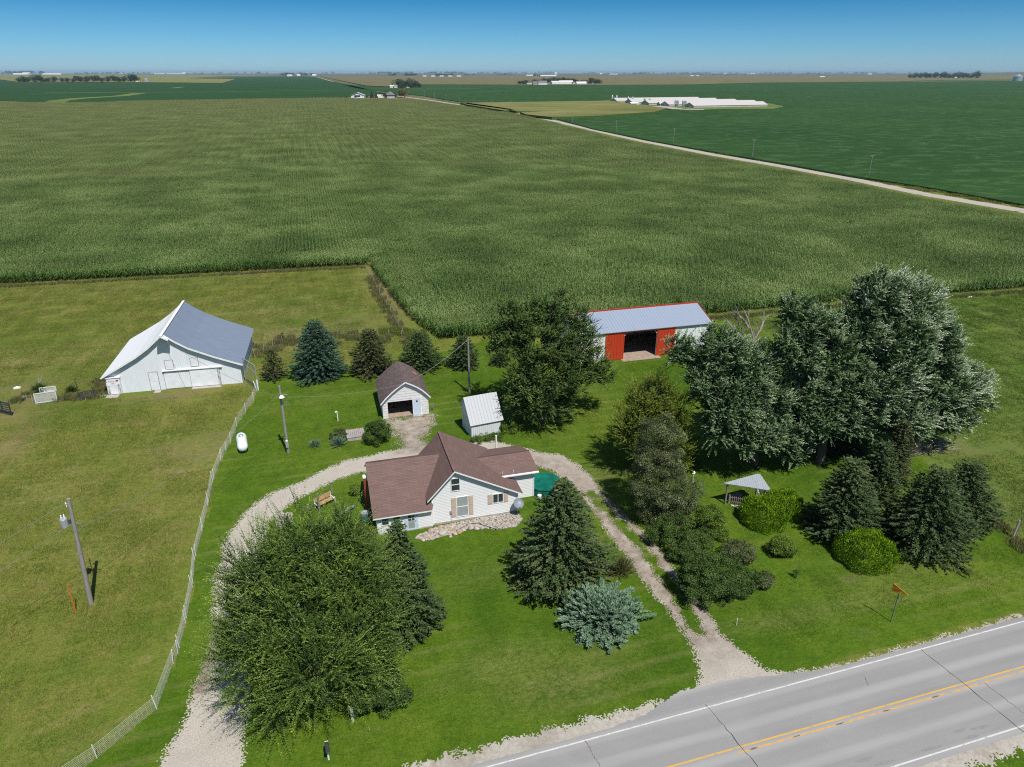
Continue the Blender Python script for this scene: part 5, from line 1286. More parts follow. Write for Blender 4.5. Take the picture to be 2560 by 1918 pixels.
# big broadleaf by the machine shed
broadleaf('big dark broadleaf tree left of the machine shed', (1352, 1056), [
    (1290, 800, 2.0, 62, 58), (1370, 790, 2.0, 70, 52), (1440, 830, 1.5, 58, 62), (1340, 870, 0, 90, 70), (1270, 850, 1, 55, 55), (1450, 905, 0, 62, 55), (1390, 950, -1.5, 80, 60), (1320, 960, -1.0, 60, 60), (1360, 1000, -1.5, 75, 38), (1500, 935, .5, 42, 30), (1300, 1010, -.5, 38, 30), (1240, 870, 1.5, 30, 28)],
    'leaf_dark', 20, nclump=600, nleaf=110, shoots=7, axb=(.3, 0, .6), tipg=.4, sl=.65, sw=.6, under=26000, cr=(.5, .95), leaf=(.15, .26), wind=(.3, 0, .1), trunk=.34, branches=150, name='broadleaf_tree', tone=(.1, .7), fill=.10, gap=.26, minz=1.2)
broadleaf('small lime green sapling clump right of the white shed', (1276, 1080), [(1272, 1068, 0, 20, 14), (1300, 1074, 0, 14, 8)], 'leaf_lime', 21, nclump=26, nleaf=60, cr=(.25, .45), leaf=(.1, .18), trunk=.03, branches=6, name='sapling')
broadleaf('low brown green foundation shrub along the white shed front', (1222, 1102), [(1200, 1098, 0, 24, 7), (1235, 1093, 0, 26, 8)], 'leaf_shrub', 22, nclump=36, nleaf=70, cr=(.2, .35), leaf=(.07, .12), trunk=.02, branches=4, name='shrub', cat='shrub', minz=.0)
broadleaf('yellow green flowering shrub in the shade by the chimney', (888, 1240), [(886, 1224, 0, 11, 12)], 'leaf_lime', 23, nclump=16, nleaf=50, cr=(.2, .3), leaf=(.08, .13), trunk=.03, branches=4, name='shrub', cat='shrub')
broadleaf('brownish shrub between the elm and the farmhouse corner', (925, 1348), [(925, 1335, 0, 20, 16)], 'leaf_olive', 24, nclump=24, nleaf=70, cr=(.2, .35), leaf=(.06, .1), trunk=.03, branches=4, name='shrub', cat='shrub')
# trees beside the two-track
broadleaf('olive yellow broadleaf tree at the bend of the driveway', (1632, 1175), [(1625, 1000, .8, 62, 58), (1590, 1060, 0, 48, 50), (1670, 1040, .3, 52, 62), (1620, 1110, -.5, 60, 38), (1665, 1130, 0, 60, 60), (1725, 1180, .4, 30, 60)],
    'leaf_olive', 25, nclump=460, nleaf=150, shoots=6, axb=(0, 0, 1.0), tipg=.45, under=24000, cr=(.4, .75), leaf=(.12, .2), wind=(0, 0, .5), trunk=.2, branches=40, name='broadleaf_tree', tone=(.25, .9))
broadleaf('grey brown crabapple tree overhanging the driveway', (1655, 1290), [(1650, 1090, .5, 50, 48), (1645, 1150, 0, 62, 55), (1660, 1215, -.4, 85, 55), (1690, 1240, -.5, 66, 50), (1615, 1200, -.2, 50, 45), (1660, 1270, -.8, 70, 30)],
    'leaf_greyred', 26, nclump=340, nleaf=230, cr=(.42, .72), leaf=(.08, .13), trunk=.18, branches=40, name='crabapple_tree', tone=(.15, .75), tonevar=.24)
for i, (b_, bl_, mt, nc, lb, cat_) in enumerate([
    ((1760, 1330), [(1770, 1290, 0, 28, 26), (1790, 1310, 0, 20, 22)], 'leaf_lime', 60, 'lime tinted shrub at the right foot of the crabapple', 'shrub'),
    ((1690, 1350), [(1690, 1318, 0, 42, 30), (1650, 1330, 0, 30, 24)], 'leaf_shrub', 80, 'dark shrub in the shade under the crabapple', 'shrub'),
    ((1712, 1395), [(1715, 1370, 0, 42, 30), (1745, 1350, .3, 35, 26)], 'leaf_shrub', 90, 'mid green shrub between the crabapple and the large dark shrub', 'shrub'),
    ((1790, 1480), [(1752, 1420, .4, 50, 42), (1800, 1430, .3, 60, 42), (1850, 1460, 0, 46, 38), (1770, 1470, -.4, 70, 36), (1830, 1490, -.5, 52, 24), (1745, 1452, 0, 36, 32)], 'leaf_shrub', 360, 'largest dark rounded shrub mass beside the two track driveway', 'shrub'),
    ((1840, 1400), [(1845, 1380, 0, 36, 24), (1868, 1400, -.2, 24, 20)], 'leaf_greyred', 70, 'greyish shrub behind the largest dark shrub', 'shrub'),
    ((1800, 1345), [(1800, 1335, 0, 18, 14)], 'leaf_lime', 26, 'small yellow green shrub right of the crabapple shrubs', 'shrub'),
    ((1925, 1460), [(1910, 1450, 0, 22, 9), (1945, 1462, 0, 20, 8)], 'leaf_greyred', 34, 'low dark twiggy shrub trailing right of the largest shrub', 'shrub'),
    ((1955, 1385), [(1955, 1366, 0, 28, 20)], 'leaf_lime', 44, 'small yellow green shrub in front of the arborvitae pair', 'shrub')]):
    broadleaf(lb, b_, bl_, mt, 40 + i, nclump=nc, nleaf=150, cr=(.3, .52), leaf=(.08, .14), trunk=.06, branches=16, name='shrub', cat=cat_, minz=-.1)
yucca(1550, 1432, 1.7, 'tall yellowish ornamental grass clump behind the silver juniper', 51, 'weedgreen', 520, 'ornamental_grass', 1.0, .05, ell=.7)
# clipped arborvitae globes
def globe(label, base, c, rx, rz_, seed):
    rg = np.random.default_rng(seed); b0 = np.array((*G(*base), 0.)); m = mpp(*b0); r = rx * m; h = rz_ * m
    t0 = thing('arborvitae_bush', label, 'bush', tuple(b0)); n = int(9000 * (r / 2) ** 2)
    d = norm(rg.normal(0, 1, (n, 3))); d[:, 2] = np.abs(d[:, 2]) * 1.05 - .12; d = d / (np.abs(d) ** 2.7).sum(1, keepdims=True) ** (1 / 2.7)
    lump = 1 + .05 * np.sin(d[:, 0] * 7 + seed) + .04 * np.sin(d[:, 1] * 9 + d[:, 2] * 6) + .16 * (vnoise(d[:, 0] * 3 + seed, d[:, 1] * 3 + d[:, 2] * 3 + 5) - .5)
    k = rg.uniform(.72, 1.0, n) ** .5 * np.where(rg.random(n) < .05, rg.uniform(1.0, 1.09, n), 1.0)
    p = d * np.array((r * .97, r * .97, h * .82)) * (lump * k)[:, None]; p[:, 2] += h * .16
    nn = norm(norm(d / np.array((r, r, h))) + rg.normal(0, .45, (n, 3))); dd_ = np.array((0, 0, 1.)) + d * .4 + rg.normal(0, .35, (n, 3))
    V1 = leaves(p, dd_, nn, rg.uniform(.10, .22, n), rg.uniform(.05, .10, n)); ok = V1[:, :, 2].min(1) > .02
    tn = np.clip(.45 + .9 * (vnoise(p[:, 0] * 3 + seed, p[:, 2] * 3 + p[:, 1] * 3) - .5) + rg.normal(0, .15, n), 0, 1)
    quadmesh('foliage', V1[ok], tn[ok], M['leaf_bright'], t0)
    m_ = MB(); m_.tube([(0, 0, -.03), (0, 0, h * .7)], [.12, .05], 7); m_.build('stem', M['bark'], t0)
globe('front bright green globe arborvitae touching the pavilion', (1905, 1305), None, 57, 66, 61)
globe('bright green globe arborvitae behind and right of its twin', (1957, 1282), None, 48, 60, 62)
globe('single bright green globe arborvitae in front of the right spruces', (2160, 1398), None, 70, 74, 63)

# silver maples
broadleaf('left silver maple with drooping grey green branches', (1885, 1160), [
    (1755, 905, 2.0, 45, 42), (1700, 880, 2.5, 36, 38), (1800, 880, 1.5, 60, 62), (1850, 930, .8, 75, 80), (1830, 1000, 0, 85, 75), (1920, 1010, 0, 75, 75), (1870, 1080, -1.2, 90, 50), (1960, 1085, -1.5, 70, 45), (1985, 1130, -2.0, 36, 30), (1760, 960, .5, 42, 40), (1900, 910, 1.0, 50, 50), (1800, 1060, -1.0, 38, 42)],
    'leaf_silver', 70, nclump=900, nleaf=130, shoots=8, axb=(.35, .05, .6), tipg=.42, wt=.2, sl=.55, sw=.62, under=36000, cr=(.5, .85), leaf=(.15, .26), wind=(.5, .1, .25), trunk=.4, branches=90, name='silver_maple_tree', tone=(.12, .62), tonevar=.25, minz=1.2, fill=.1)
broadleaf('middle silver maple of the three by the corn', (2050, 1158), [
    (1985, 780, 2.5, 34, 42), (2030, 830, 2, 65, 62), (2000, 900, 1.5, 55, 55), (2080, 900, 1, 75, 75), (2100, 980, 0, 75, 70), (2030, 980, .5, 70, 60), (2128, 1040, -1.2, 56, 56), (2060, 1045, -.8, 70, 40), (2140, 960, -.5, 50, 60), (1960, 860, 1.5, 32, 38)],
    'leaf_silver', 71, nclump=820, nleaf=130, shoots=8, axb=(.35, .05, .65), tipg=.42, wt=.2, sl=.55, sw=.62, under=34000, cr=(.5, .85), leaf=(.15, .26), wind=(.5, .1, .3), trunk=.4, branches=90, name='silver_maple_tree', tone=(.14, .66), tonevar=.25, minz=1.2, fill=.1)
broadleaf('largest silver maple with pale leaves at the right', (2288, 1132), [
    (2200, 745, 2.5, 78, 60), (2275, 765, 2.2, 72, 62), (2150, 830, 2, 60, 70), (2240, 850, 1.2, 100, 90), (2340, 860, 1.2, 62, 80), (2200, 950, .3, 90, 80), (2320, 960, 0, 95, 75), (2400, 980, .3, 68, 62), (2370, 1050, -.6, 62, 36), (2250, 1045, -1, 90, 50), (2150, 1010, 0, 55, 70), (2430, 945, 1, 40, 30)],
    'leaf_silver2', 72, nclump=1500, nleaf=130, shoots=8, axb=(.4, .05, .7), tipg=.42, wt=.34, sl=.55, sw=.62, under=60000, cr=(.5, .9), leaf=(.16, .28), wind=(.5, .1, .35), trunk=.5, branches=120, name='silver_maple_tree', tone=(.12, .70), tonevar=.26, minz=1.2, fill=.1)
# dead branches poking from the left maple
def deadtree():
    rg = random.Random(9); b0 = (*G(1880, 1050), 0); t0 = thing('dead_tree', 'bare bleached dead limbs between the silver maples', 'tree', b0)
    Y = b0[1]; P = lambda x, y, dy=0: tuple(Q(x, y, Y + dy) - np.array(b0))
    m_ = MB(); root = P(1905, 905, 1)
    m_.tube([(0, 0, 0), tuple(np.array(root) * .5), root], [.3, .22, .16], 8)
    mains = [[(1905, 905), (1870, 855), (1850, 815), (1838, 795)], [(1905, 905), (1885, 850), (1872, 805), (1868, 790)], [(1870, 855), (1845, 835), (1822, 808)], [(1885, 850), (1905, 815), (1910, 800)], [(1870, 855), (1850, 850), (1826, 835)], [(1872, 820), (1858, 800), (1846, 788)]]
    for mn in mains:
        pts = [P(*q, 1 + .3 * i) for i, q in enumerate(mn)]; m_.tube(pts, [.13 - .03 * i for i in range(len(pts))], 6)
        for p, q in zip(pts[:-1], pts[1:]):
            for _ in range(5):
                u = rg.random(); s = Vector(p).lerp(Vector(q), u); d = (Vector(q) - Vector(p)).normalized() + Vector((rg.uniform(-.8, .8), rg.uniform(-.5, .5), rg.uniform(-.1, .7)))
                e = s + d.normalized() * rg.uniform(.8, 1.8); m_.tube([s, s.lerp(e, .5) + Vector((0, 0, .1)), e], [.045, .03, .012], 4)
    m_.build('limbs', M['deadwood'], t0)
deadtree()
conifer('low dark spreading pine under the middle silver maple', (2085, 1148), (2100, 1040), 75, 'needle', 80, lumpy=.25, shape=.55)
conifer('narrow brown tipped spruce behind the right hand spruces', (2225, 1215), (2228, 1040), 45, 'needle_brown', 81, lumpy=.2)
conifer('dark spruce squeezed between the paired spruces and the maple', (2172, 1270), (2166, 1090), 68, 'needle', 82, lumpy=.2)
conifer('brown topped spruce right of the globe arborvitae pair', (2090, 1378), (2110, 1137), 100, 'needle', 83, lumpy=.2, dens=1.1, tmix=lambda k: .35 * max(0, k - .5))
conifer('broad dark green spruce at the front right of the spruce group', (2290, 1414), (2328, 1160), 130, 'needle', 84, lumpy=.22, dens=1.1, shape=.66)
conifer('rightmost spruce leaning behind the broad front one', (2382, 1338), (2378, 1136), 94, 'needle', 85, lumpy=.18, shape=.6)
# fallen brush at the foot of the largest maple
rgx = random.Random(3); m_ = MB(); g_ = G(2320, 1125)
for k in range(120):
    p = Vector((rgx.uniform(-3.2, 3.2), rgx.uniform(-.9, .9), rgx.uniform(.05, .5))); d = Vector((rgx.uniform(-1, 1), rgx.uniform(-.4, .4), rgx.uniform(-.1, .15))).normalized() * rgx.uniform(.5, 1.4); m_.tube([p, p + d], [.03, .012], 4)
o = m_.build('brush_pile', M['deadwood']); o.location = (*g_, 0); tag(o, 'pile of dead branches under the largest silver maple', 'brush pile')
# sapling at the front right lawn
broadleaf('thin bare sapling standing in the front right lawn', (1988, 1446), [(1990, 1436, 0, 9, 8)], 'leaf_shrub', 90, nclump=8, nleaf=40, cr=(.15, .25), leaf=(.06, .1), trunk=.02, branches=5, name='sapling')
m_ = MB(); m_.tube([(0, 0, 0), (.03, 0, 1.2), (-.03, 0, 2.4)], [.03, .02, .008], 5); m_.tube([(.02, 0, 1.3), (.25, 0, 1.9)], [.012, .005], 4); o = m_.build('sapling_stake', M['bark']); o.location = (*G(1990, 1447), 0); tag(o, 'bare brown stick rising from the thin sapling', 'stick')
# weeds at the elm trunk foot and a low hosta clump
yucca(870, 1775, .9, 'leafy clump at the elm trunk foot beside the green pedestal', 95, 'leaf_lime', 160, 'hosta_clump', .7, .10)
for k, (a_, b_, r_, lb) in enumerate(((245, 1015, 1.1, ''), (100, 978, 1.3, 'bushy weeds round the dead snag behind the mesh gates'), (178, 980, 1.0, 'weed clump left of the big tyre'))):
    if lb: yucca(a_, b_, r_, lb, 96 + k, 'leaf_shrub', 300, 'weed_clump', 1.0, .07)

# ------------------------------------------------------------------ instanced ground cover (crops, grass): patches inside one object, scattered over its own points
def scatter(name, srcs, pts, mats, label, rot='flip', smin=.92, smax=1.08, base_faces=None, base_mats=None, kind='stuff', seed=0):
    """srcs: list of (V(N,4,3), tone, mi); pts: (N,3). One mesh carries patch faces (src=k) and loose points (src=0); base faces (src=-1) pass through"""
    allV, allT, allM, allS = [], [], [], []
    for k, (V, t, mi) in enumerate(srcs): allV.append(V); allT.append(t); allM.append(mi); allS.append(np.full(len(V), k + 1))
    if base_faces is not None:
        allV.append(base_faces[0]); allT.append(base_faces[1]); allM.append(base_faces[2]); allS.append(np.full(len(base_faces[0]), -1))
    V = np.concatenate(allV); T = np.concatenate(allT); MI = np.concatenate(allM); S = np.concatenate(allS); N = len(V)
    me = bpy.data.meshes.new(name); nv = N * 4 + len(pts); me.vertices.add(nv)
    me.vertices.foreach_set('co', np.concatenate([V.reshape(-1, 3), pts]).astype(np.float32).ravel())
    me.loops.add(N * 4); me.loops.foreach_set('vertex_index', np.arange(N * 4, dtype=np.int32))
    me.polygons.add(N); me.polygons.foreach_set('loop_start', np.arange(0, N * 4, 4, dtype=np.int32)); me.update(calc_edges=True)
    for m in mats: me.materials.append(m)
    me.polygons.foreach_set('material_index', MI.astype(np.int32))
    a = me.attributes.new('tone', 'FLOAT', 'FACE'); a.data.foreach_set('value', T.astype(np.float32))
    a = me.attributes.new('src', 'INT', 'POINT'); a.data.foreach_set('value', np.concatenate([np.repeat(S, 4), np.zeros(len(pts))]).astype(np.int32))
    o = link(name, me)
    ng = bpy.data.node_groups.new(name + '_scatter', 'GeometryNodeTree')
    ng.interface.new_socket('Geometry', in_out='INPUT', socket_type='NodeSocketGeometry'); ng.interface.new_socket('Geometry', in_out='OUTPUT', socket_type='NodeSocketGeometry')
    nn = ng.nodes; L = ng.links.new
    gi = nn.new('NodeGroupInput'); go = nn.new('NodeGroupOutput'); at = nn.new('GeometryNodeInputNamedAttribute'); at.data_type = 'INT'; at.inputs[0].default_value = 'src'
    def sel(v):
        c = nn.new('FunctionNodeCompare'); c.data_type = 'INT'; c.operation = 'EQUAL'; L(at.outputs['Attribute'], c.inputs[2]); c.inputs[3].default_value = v
        s_ = nn.new('GeometryNodeSeparateGeometry'); s_.domain = 'POINT'; L(gi.outputs[0], s_.inputs[0]); L(c.outputs[0], s_.inputs[1]); return s_.outputs[0]
    join = nn.new('GeometryNodeJoinGeometry')
    g2i = nn.new('GeometryNodeGeometryToInstance')
    for k in reversed(range(len(srcs))): L(sel(k + 1), g2i.inputs[0])
    m2p = nn.new('GeometryNodeMeshToPoints'); L(sel(0), m2p.inputs[0])
    ip = nn.new('GeometryNodeInstanceOnPoints'); L(m2p.outputs[0], ip.inputs[0]); L(g2i.outputs[0], ip.inputs[2]); ip.inputs[3].default_value = True
    ri = nn.new('FunctionNodeRandomValue'); ri.data_type = 'INT'; ri.inputs[4].default_value = 0; ri.inputs[5].default_value = len(srcs) - 1; ri.inputs['Seed'].default_value = seed + 1
    L(ri.outputs[2], ip.inputs[4])
    rv = nn.new('FunctionNodeRandomValue'); rv.data_type = 'INT'; rv.inputs[4].default_value = 0; rv.inputs[5].default_value = 3 if rot == 'quarter' else 1; rv.inputs['Seed'].default_value = seed + 2
    mu = nn.new('ShaderNodeMath'); mu.operation = 'MULTIPLY'; L(rv.outputs[2], mu.inputs[0]); mu.inputs[1].default_value = math.pi / 2 if rot == 'quarter' else math.pi
    cx = nn.new('ShaderNodeCombineXYZ'); L(mu.outputs[0], cx.inputs[2]); L(cx.outputs[0], ip.inputs['Rotation'])
    rs = nn.new('FunctionNodeRandomValue'); rs.data_type = 'FLOAT_VECTOR'; rs.inputs[0].default_value = (1, 1, smin); rs.inputs[1].default_value = (1, 1, smax); rs.inputs['Seed'].default_value = seed + 3
    L(rs.outputs[0], ip.inputs['Scale'])
    L(ip.outputs[0], join.inputs[0])
    if base_faces is not None: L(sel(-1), join.inputs[0])
    L(join.outputs[0], go.inputs[0])
    md = o.modifiers.new('scatter', 'NODES'); md.node_group = ng
    return tag(o, label, None, None, kind)

def seen(p, m=12, far=1e9):
    """keep points the photograph can see, with a margin for side steps"""
    x, y = p[:, 0], p[:, 1]; a = x * cy - y * sy; fw = x * sy + y * cy; d = fw * cp + HC * sp
    u = 1280 + FPX * a / d; v = 959 - FPX * (fw * sp - HC * cp) / d
    mm = m * FPX / np.maximum(d, 1)
    return (d > 1) & (u > -250 - mm) & (u < 2810 + mm) & (v < 2050 + mm) & (d < far)

def cornplants(w, d, seed, far=False):
    rg = np.random.default_rng(seed); C, D, N_, L, W, T, MI = [], [], [], [], [], [], []
    row = .76; V = []; Tn = []; Mi = []
    for rx in np.arange(-w / 2 + row / 2, w / 2 - .01, row):
        sp_ = .27 if not far else .5
        ys_ = np.arange(-d / 2, d / 2, sp_) + rg.uniform(-.05, .05, int(math.ceil(d / sp_ - 1e-9)))[:len(np.arange(-d / 2, d / 2, sp_))]
        for y in ys_:
            x = rx + rg.normal(0, .13 if not far else .26); H = rg.uniform(2.1, 2.7); az = rg.uniform(0, 6.28); lx, ly = rg.normal(0, .05, 2); tb = rg.uniform(.25, .7)
            nl = 8 if not far else 5
            for k in range(nl):
                hb = H * (.30 + .62 * k / nl); a = az + (k % 2) * math.pi + rg.normal(0, .35); Ln = rg.uniform(.5, .8) * (1.25 - .5 * k / nl); wd = rg.uniform(.075, .12) * (1.0 if not far else 1.7)
                dx, dy = math.cos(a), math.sin(a); b = np.array((x + lx * k / nl, y + ly * k / nl, hb)); sd = np.array((-dy, dx, rg.normal(0, .25))) * wd / 2
                m1 = b + np.array((dx, dy, 0)) * Ln * .45 + np.array((0, 0, Ln * .42)); e = b + np.array((dx, dy, 0)) * Ln * .98 + np.array((0, 0, Ln * rg.uniform(-.25, .25)))
                V.append([b - sd * .6, b + sd * .6, m1 + sd, m1 - sd]); V.append([m1 - sd, m1 + sd, e + sd * .15, e - sd * .15])
                t1 = min(1, max(0, tb + .35 * (k / nl - .5) + rg.normal(0, .10))); Tn += [t1, t1]; Mi += [0, 0]
            # tassel
            p = np.array((x + lx, y + ly, H))
            for _ in range(3 if not far else 2):
                dd_ = np.array((rg.normal(0, .22), rg.normal(0, .22), 1.)) * rg.uniform(.22, .36); s_ = np.array((rg.normal(), rg.normal(), 0)); s_ = s_ / (np.linalg.norm(s_) + 1e-6) * (.011 if not far else .034)
                V.append([p - s_, p + s_, p + dd_ + s_ * .5, p + dd_ - s_ * .5]); Tn.append(rg.uniform(.3, 1)); Mi.append(1)
    return np.array(V), np.array(Tn), np.array(Mi)
M['corn'] = leafmat('corn_leaves', [(.0, (.034, .084, .014)), (.35, (.072, .148, .028)), (.65, (.130, .222, .050)), (1.0, (.26, .35, .12))], .3, .02, (.05, 1.9))
M['tassel'] = leafmat('corn_tassels', [(.0, (.20, .205, .07)), (1.0, (.37, .36, .15))], .3, .02)
def shade_fill():  # dark sheet between the stalks, coloured as shaded depth to cover bright ground
    t = NT('crop_shade_fill'); f = t.noise(t.pos(), 2.5, 4, .7); return t.done(t.ramp(f, [(.3, (.012, .022, .006)), (.7, (.035, .055, .015))]), 1.0, spec=.0)
M['under'] = shade_fill()
PW = 5.32; PD = 5.4
near_src = [cornplants(PW, PD, 900 + k) for k in range(4)]
# the cornfield's outline (front edge left, corner, then along the farmyard)
corn_poly = [(-330, 159.0), (-60.1, 156.8), (-20, 154.6), (10.9, 152.6), (12.3, 132), (14.2, 114), (17.2, 102.6), (34, 101.8), (60, 102.5), (91.5, 102.8), (130, 100.8), (232, 95)] + [G(x_, y_, 2.4) for x_, y_ in ((2900, 600), (2560, 534), (2314, 492), (2135, 454), (1956, 420), (1777, 389.5), (1622, 359), (1479, 327.5), (1300, 284.5), (1120, 259), (1050, 249.5), (840, 244), (560, 248), (300, 252.5), (240, 256), (0, 256), (-600, 262))]
def inpoly(p, poly, inset): return sdpoly(p[:, 0], p[:, 1], poly) < -inset
gx = np.arange(-360, 250, PW); gy = np.arange(98, 1320, PD); XX, YY = np.meshgrid(gx, gy); P_ = np.stack([XX.ravel(), YY.ravel(), np.zeros(XX.size)], 1)
P_[:, 1] += vnoise(P_[:, 0] * .37, P_[:, 0] * 0 + 3) * 2
P_ = P_[inpoly(P_, corn_poly, 2.2) & seen(P_)]
dist = np.hypot(P_[:, 0], P_[:, 1]); Pn = P_[(dist < 330) & (sdpoly(P_[:, 0], P_[:, 1], corn_poly) < -4.6)]
# edge rows: half-patch strips so that the field edge is straight and thick
es = []
for (ax, ay), (bx, by) in zip(corn_poly[:18], corn_poly[1:19]):
    L_ = math.hypot(bx - ax, by - ay); nx_, ny_ = (-(by - ay) / L_, (bx - ax) / L_)
    for k in range(int(L_ / 1.9)): es += [(ax + (bx - ax) * (k + .5) * 1.9 / L_ + nx_ * o_, ay + (by - ay) * (k + .5) * 1.9 / L_ + ny_ * o_, 0) for o_ in (1.15, 3.3, 5.4)]
es = np.array(es); es = es[seen(es) & (np.hypot(es[:, 0], es[:, 1]) < 620) & (sdpoly(es[:, 0], es[:, 1], corn_poly) < -.9)]
edge_src = [cornplants(2.28, 2.2, 930 + k) for k in range(3)]
def slabfaces(poly, z, mi_top=2, inset=0):
    """quads covering a polygon: grid cells inside it (top) and a wall round it"""
    V = []; xs_ = np.arange(min(p[0] for p in poly), max(p[0] for p in poly) + 12, 12.0); ys_ = np.arange(min(p[1] for p in poly), max(p[1] for p in poly) + 12, 12.0)
    X_, Y_ = np.meshgrid(xs_, ys_); c = np.stack([X_.ravel(), Y_.ravel()], 1)
    k = (sdpoly(c[:, 0], c[:, 1], poly) < -8.6 - inset) & seen(np.concatenate([c, np.zeros((len(c), 1))], 1), 30); c = c[k]; h = 6.0
    V = np.stack([np.stack([c[:, 0] - h, c[:, 1] - h, np.full(len(c), z)], 1), np.stack([c[:, 0] + h, c[:, 1] - h, np.full(len(c), z)], 1), np.stack([c[:, 0] + h, c[:, 1] + h, np.full(len(c), z)], 1), np.stack([c[:, 0] - h, c[:, 1] + h, np.full(len(c), z)], 1)], 1)
    return V
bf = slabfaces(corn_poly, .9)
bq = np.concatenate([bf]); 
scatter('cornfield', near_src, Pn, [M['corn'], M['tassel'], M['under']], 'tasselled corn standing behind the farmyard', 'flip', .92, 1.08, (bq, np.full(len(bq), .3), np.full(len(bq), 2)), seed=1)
scatter('cornfield_edge', edge_src, es, [M['corn'], M['tassel']], 'outermost corn rows along the farmyard', 'quarter', .85, 1.0, seed=7)
# far corn: the same plants in larger, sparser blocks
def tile(src, nx_, ny_, w, d):
    V, t, m = src; out = []; 
    for i in range(nx_):
        for j in range(ny_): out.append(V + np.array(((i - (nx_ - 1) / 2) * w, (j - (ny_ - 1) / 2) * d, 0)))
    return np.concatenate(out), np.tile(t, nx_ * ny_), np.tile(m, nx_ * ny_)
far_src = [tile(cornplants(PW, PD, 960 + k, True), 4, 4, PW, PD) for k in range(3)]
gx = np.arange(-760, 230, PW * 4); gy = np.arange(98, 1330, PD * 4); XX, YY = np.meshgrid(gx, gy); P2 = np.stack([XX.ravel(), YY.ravel(), np.zeros(XX.size)], 1)
d2 = np.hypot(P2[:, 0], P2[:, 1]); k2 = (d2 > 318) & inpoly(P2, corn_poly, 10) & seen(P2, 20)
nx2 = len(gx); ix = np.clip(np.round((P_[:, 0] - gx[0]) / (PW * 4)), 0, len(gx) - 1).astype(int); iy = np.clip(np.round((P_[:, 1] - gy[0]) / (PD * 4)), 0, len(gy) - 1).astype(int)
Pfill = P_[(dist >= 330) & ~k2[iy * nx2 + ix]]; P2 = P2[k2]
scatter('cornfield_fill', near_src[:2], Pfill, [M['corn'], M['tassel']], 'corn along the far margins of the field', 'flip', .92, 1.08, seed=15)
scatter('cornfield_beyond', far_src, P2, [M['corn'], M['tassel']], 'tasselled corn running on towards the distant farm', 'flip', .95, 1.1, seed=11)
print('corn', len(Pn), len(es), len(P2))

# pasture and lawn grass
def grasspatch(w, n, seed, h, wd, blades=5, lean=.5, mi=0, tone=(.2, .8), clump=.12):
    rg = np.random.default_rng(seed); c = rg.uniform(-w / 2, w / 2, (n, 2)); c = np.repeat(c, blades, 0) + rg.normal(0, clump, (n * blades, 2)); m = len(c)
    hh = np.repeat(rg.uniform(.5, 1.0, n), blades) * rg.uniform(.6, 1, m) * h; az = rg.uniform(0, 6.28, m); ln = rg.uniform(.1, lean, m) * hh
    b = np.concatenate([c, np.zeros((m, 1))], 1); e = b + np.stack([np.cos(az) * ln, np.sin(az) * ln, hh], 1); a2 = rg.uniform(0, 6.28, m); s = np.stack([np.cos(a2), np.sin(a2), np.zeros(m)], 1) * wd * rg.uniform(.6, 1.3, m)[:, None]
    V = np.stack([b - s, b + s, e + s * .25, e - s * .25], 1); return V, np.clip(np.repeat(rg.uniform(*tone, n), blades) + rg.normal(0, .1, m), 0, 1), np.full(m, mi)
M['blade_pasture'] = leafmat('pasture_blades', [(.0, (.095, .165, .020)), (.5, (.18, .225, .042)), (.8, (.27, .255, .078)), (1.0, (.38, .32, .15))], .3, .01, (.30, 1.5))
M['blade_lawn'] = leafmat('lawn_blades', [(.0, (.050, .120, .008)), (.5, (.105, .195, .014)), (1.0, (.22, .29, .05))], .3, .01, (.45, 1.1))
def gridpts(x0, x1, y0, y1, s, cond, z=0.0):
    X_, Y_ = np.meshgrid(np.arange(x0, x1, s), np.arange(y0, y1, s)); P = np.stack([X_.ravel(), Y_.ravel(), np.full(X_.size, z)], 1); P[:, :2] += rng.uniform(-s * .5, s * .5, (len(P), 2))
    return P[cond(P[:, 0], P[:, 1]) & seen(P)]
past = gridpts(-120, 220, -5, 160, 3.0, lambda x, y: (sdpoly(x, y, lawn_poly) > 1.6) & (sdpoly(x, y, corn_poly) > 2.2) & (y > Yn(x) + 3) & ~((np.abs(x + 19.5) < 9.5) & (np.abs(y - 101) < 8.5)))
past = past[dirtF(past[:, 0], past[:, 1]) < .3]
scatter('pasture_grass', [grasspatch(4.4, 420, 20 + k, .17, .016, 4, .9) for k in range(4)], past[past[:, 0] < 52], [M['blade_pasture']], 'rough grass tufts over the pasture', 'quarter', .7, 1.3, seed=21)
M['blade_mid'] = leafmat('right_pasture_blades', [(.0, (.055, .115, .016)), (.5, (.095, .165, .028)), (.8, (.15, .20, .045)), (1.0, (.24, .24, .09))], .3, .01, (.25, 1.5))
scatter('right_pasture_grass', [grasspatch(4.4, 420, 120 + k, .17, .016, 4, .9) for k in range(3)], past[past[:, 0] >= 52], [M['blade_mid']], 'greener grass tufts over the right hand pasture', 'quarter', .7, 1.3, seed=23)
buildings = [(7, 18.6, 54, 62.5), (2.3, 8, 53.9, 62), (5.4, 11.3, 77.3, 84.2), (14.3, 18.8, 69.8, 73.6), (35, 55, 87.3, 97.2), (17, 21.5, 55.5, 59.5)]
def lawncond(x, y):
    k = (sdpoly(x, y, lawn_poly) < -1.2) & (drive_fn(x, y) > 1.5) & (y > Yn(x) + 2.6) & (sdpoly(x, y, bed_poly) > 1)
    for a_, b_, c_, d_ in buildings: k &= ~((x > a_ - 1) & (x < b_ + 1) & (y > c_ - 1) & (y < d_ + 1))
    return k
lawnp = gridpts(-40, 80, -5, 106, 2.0, lawncond, .005)
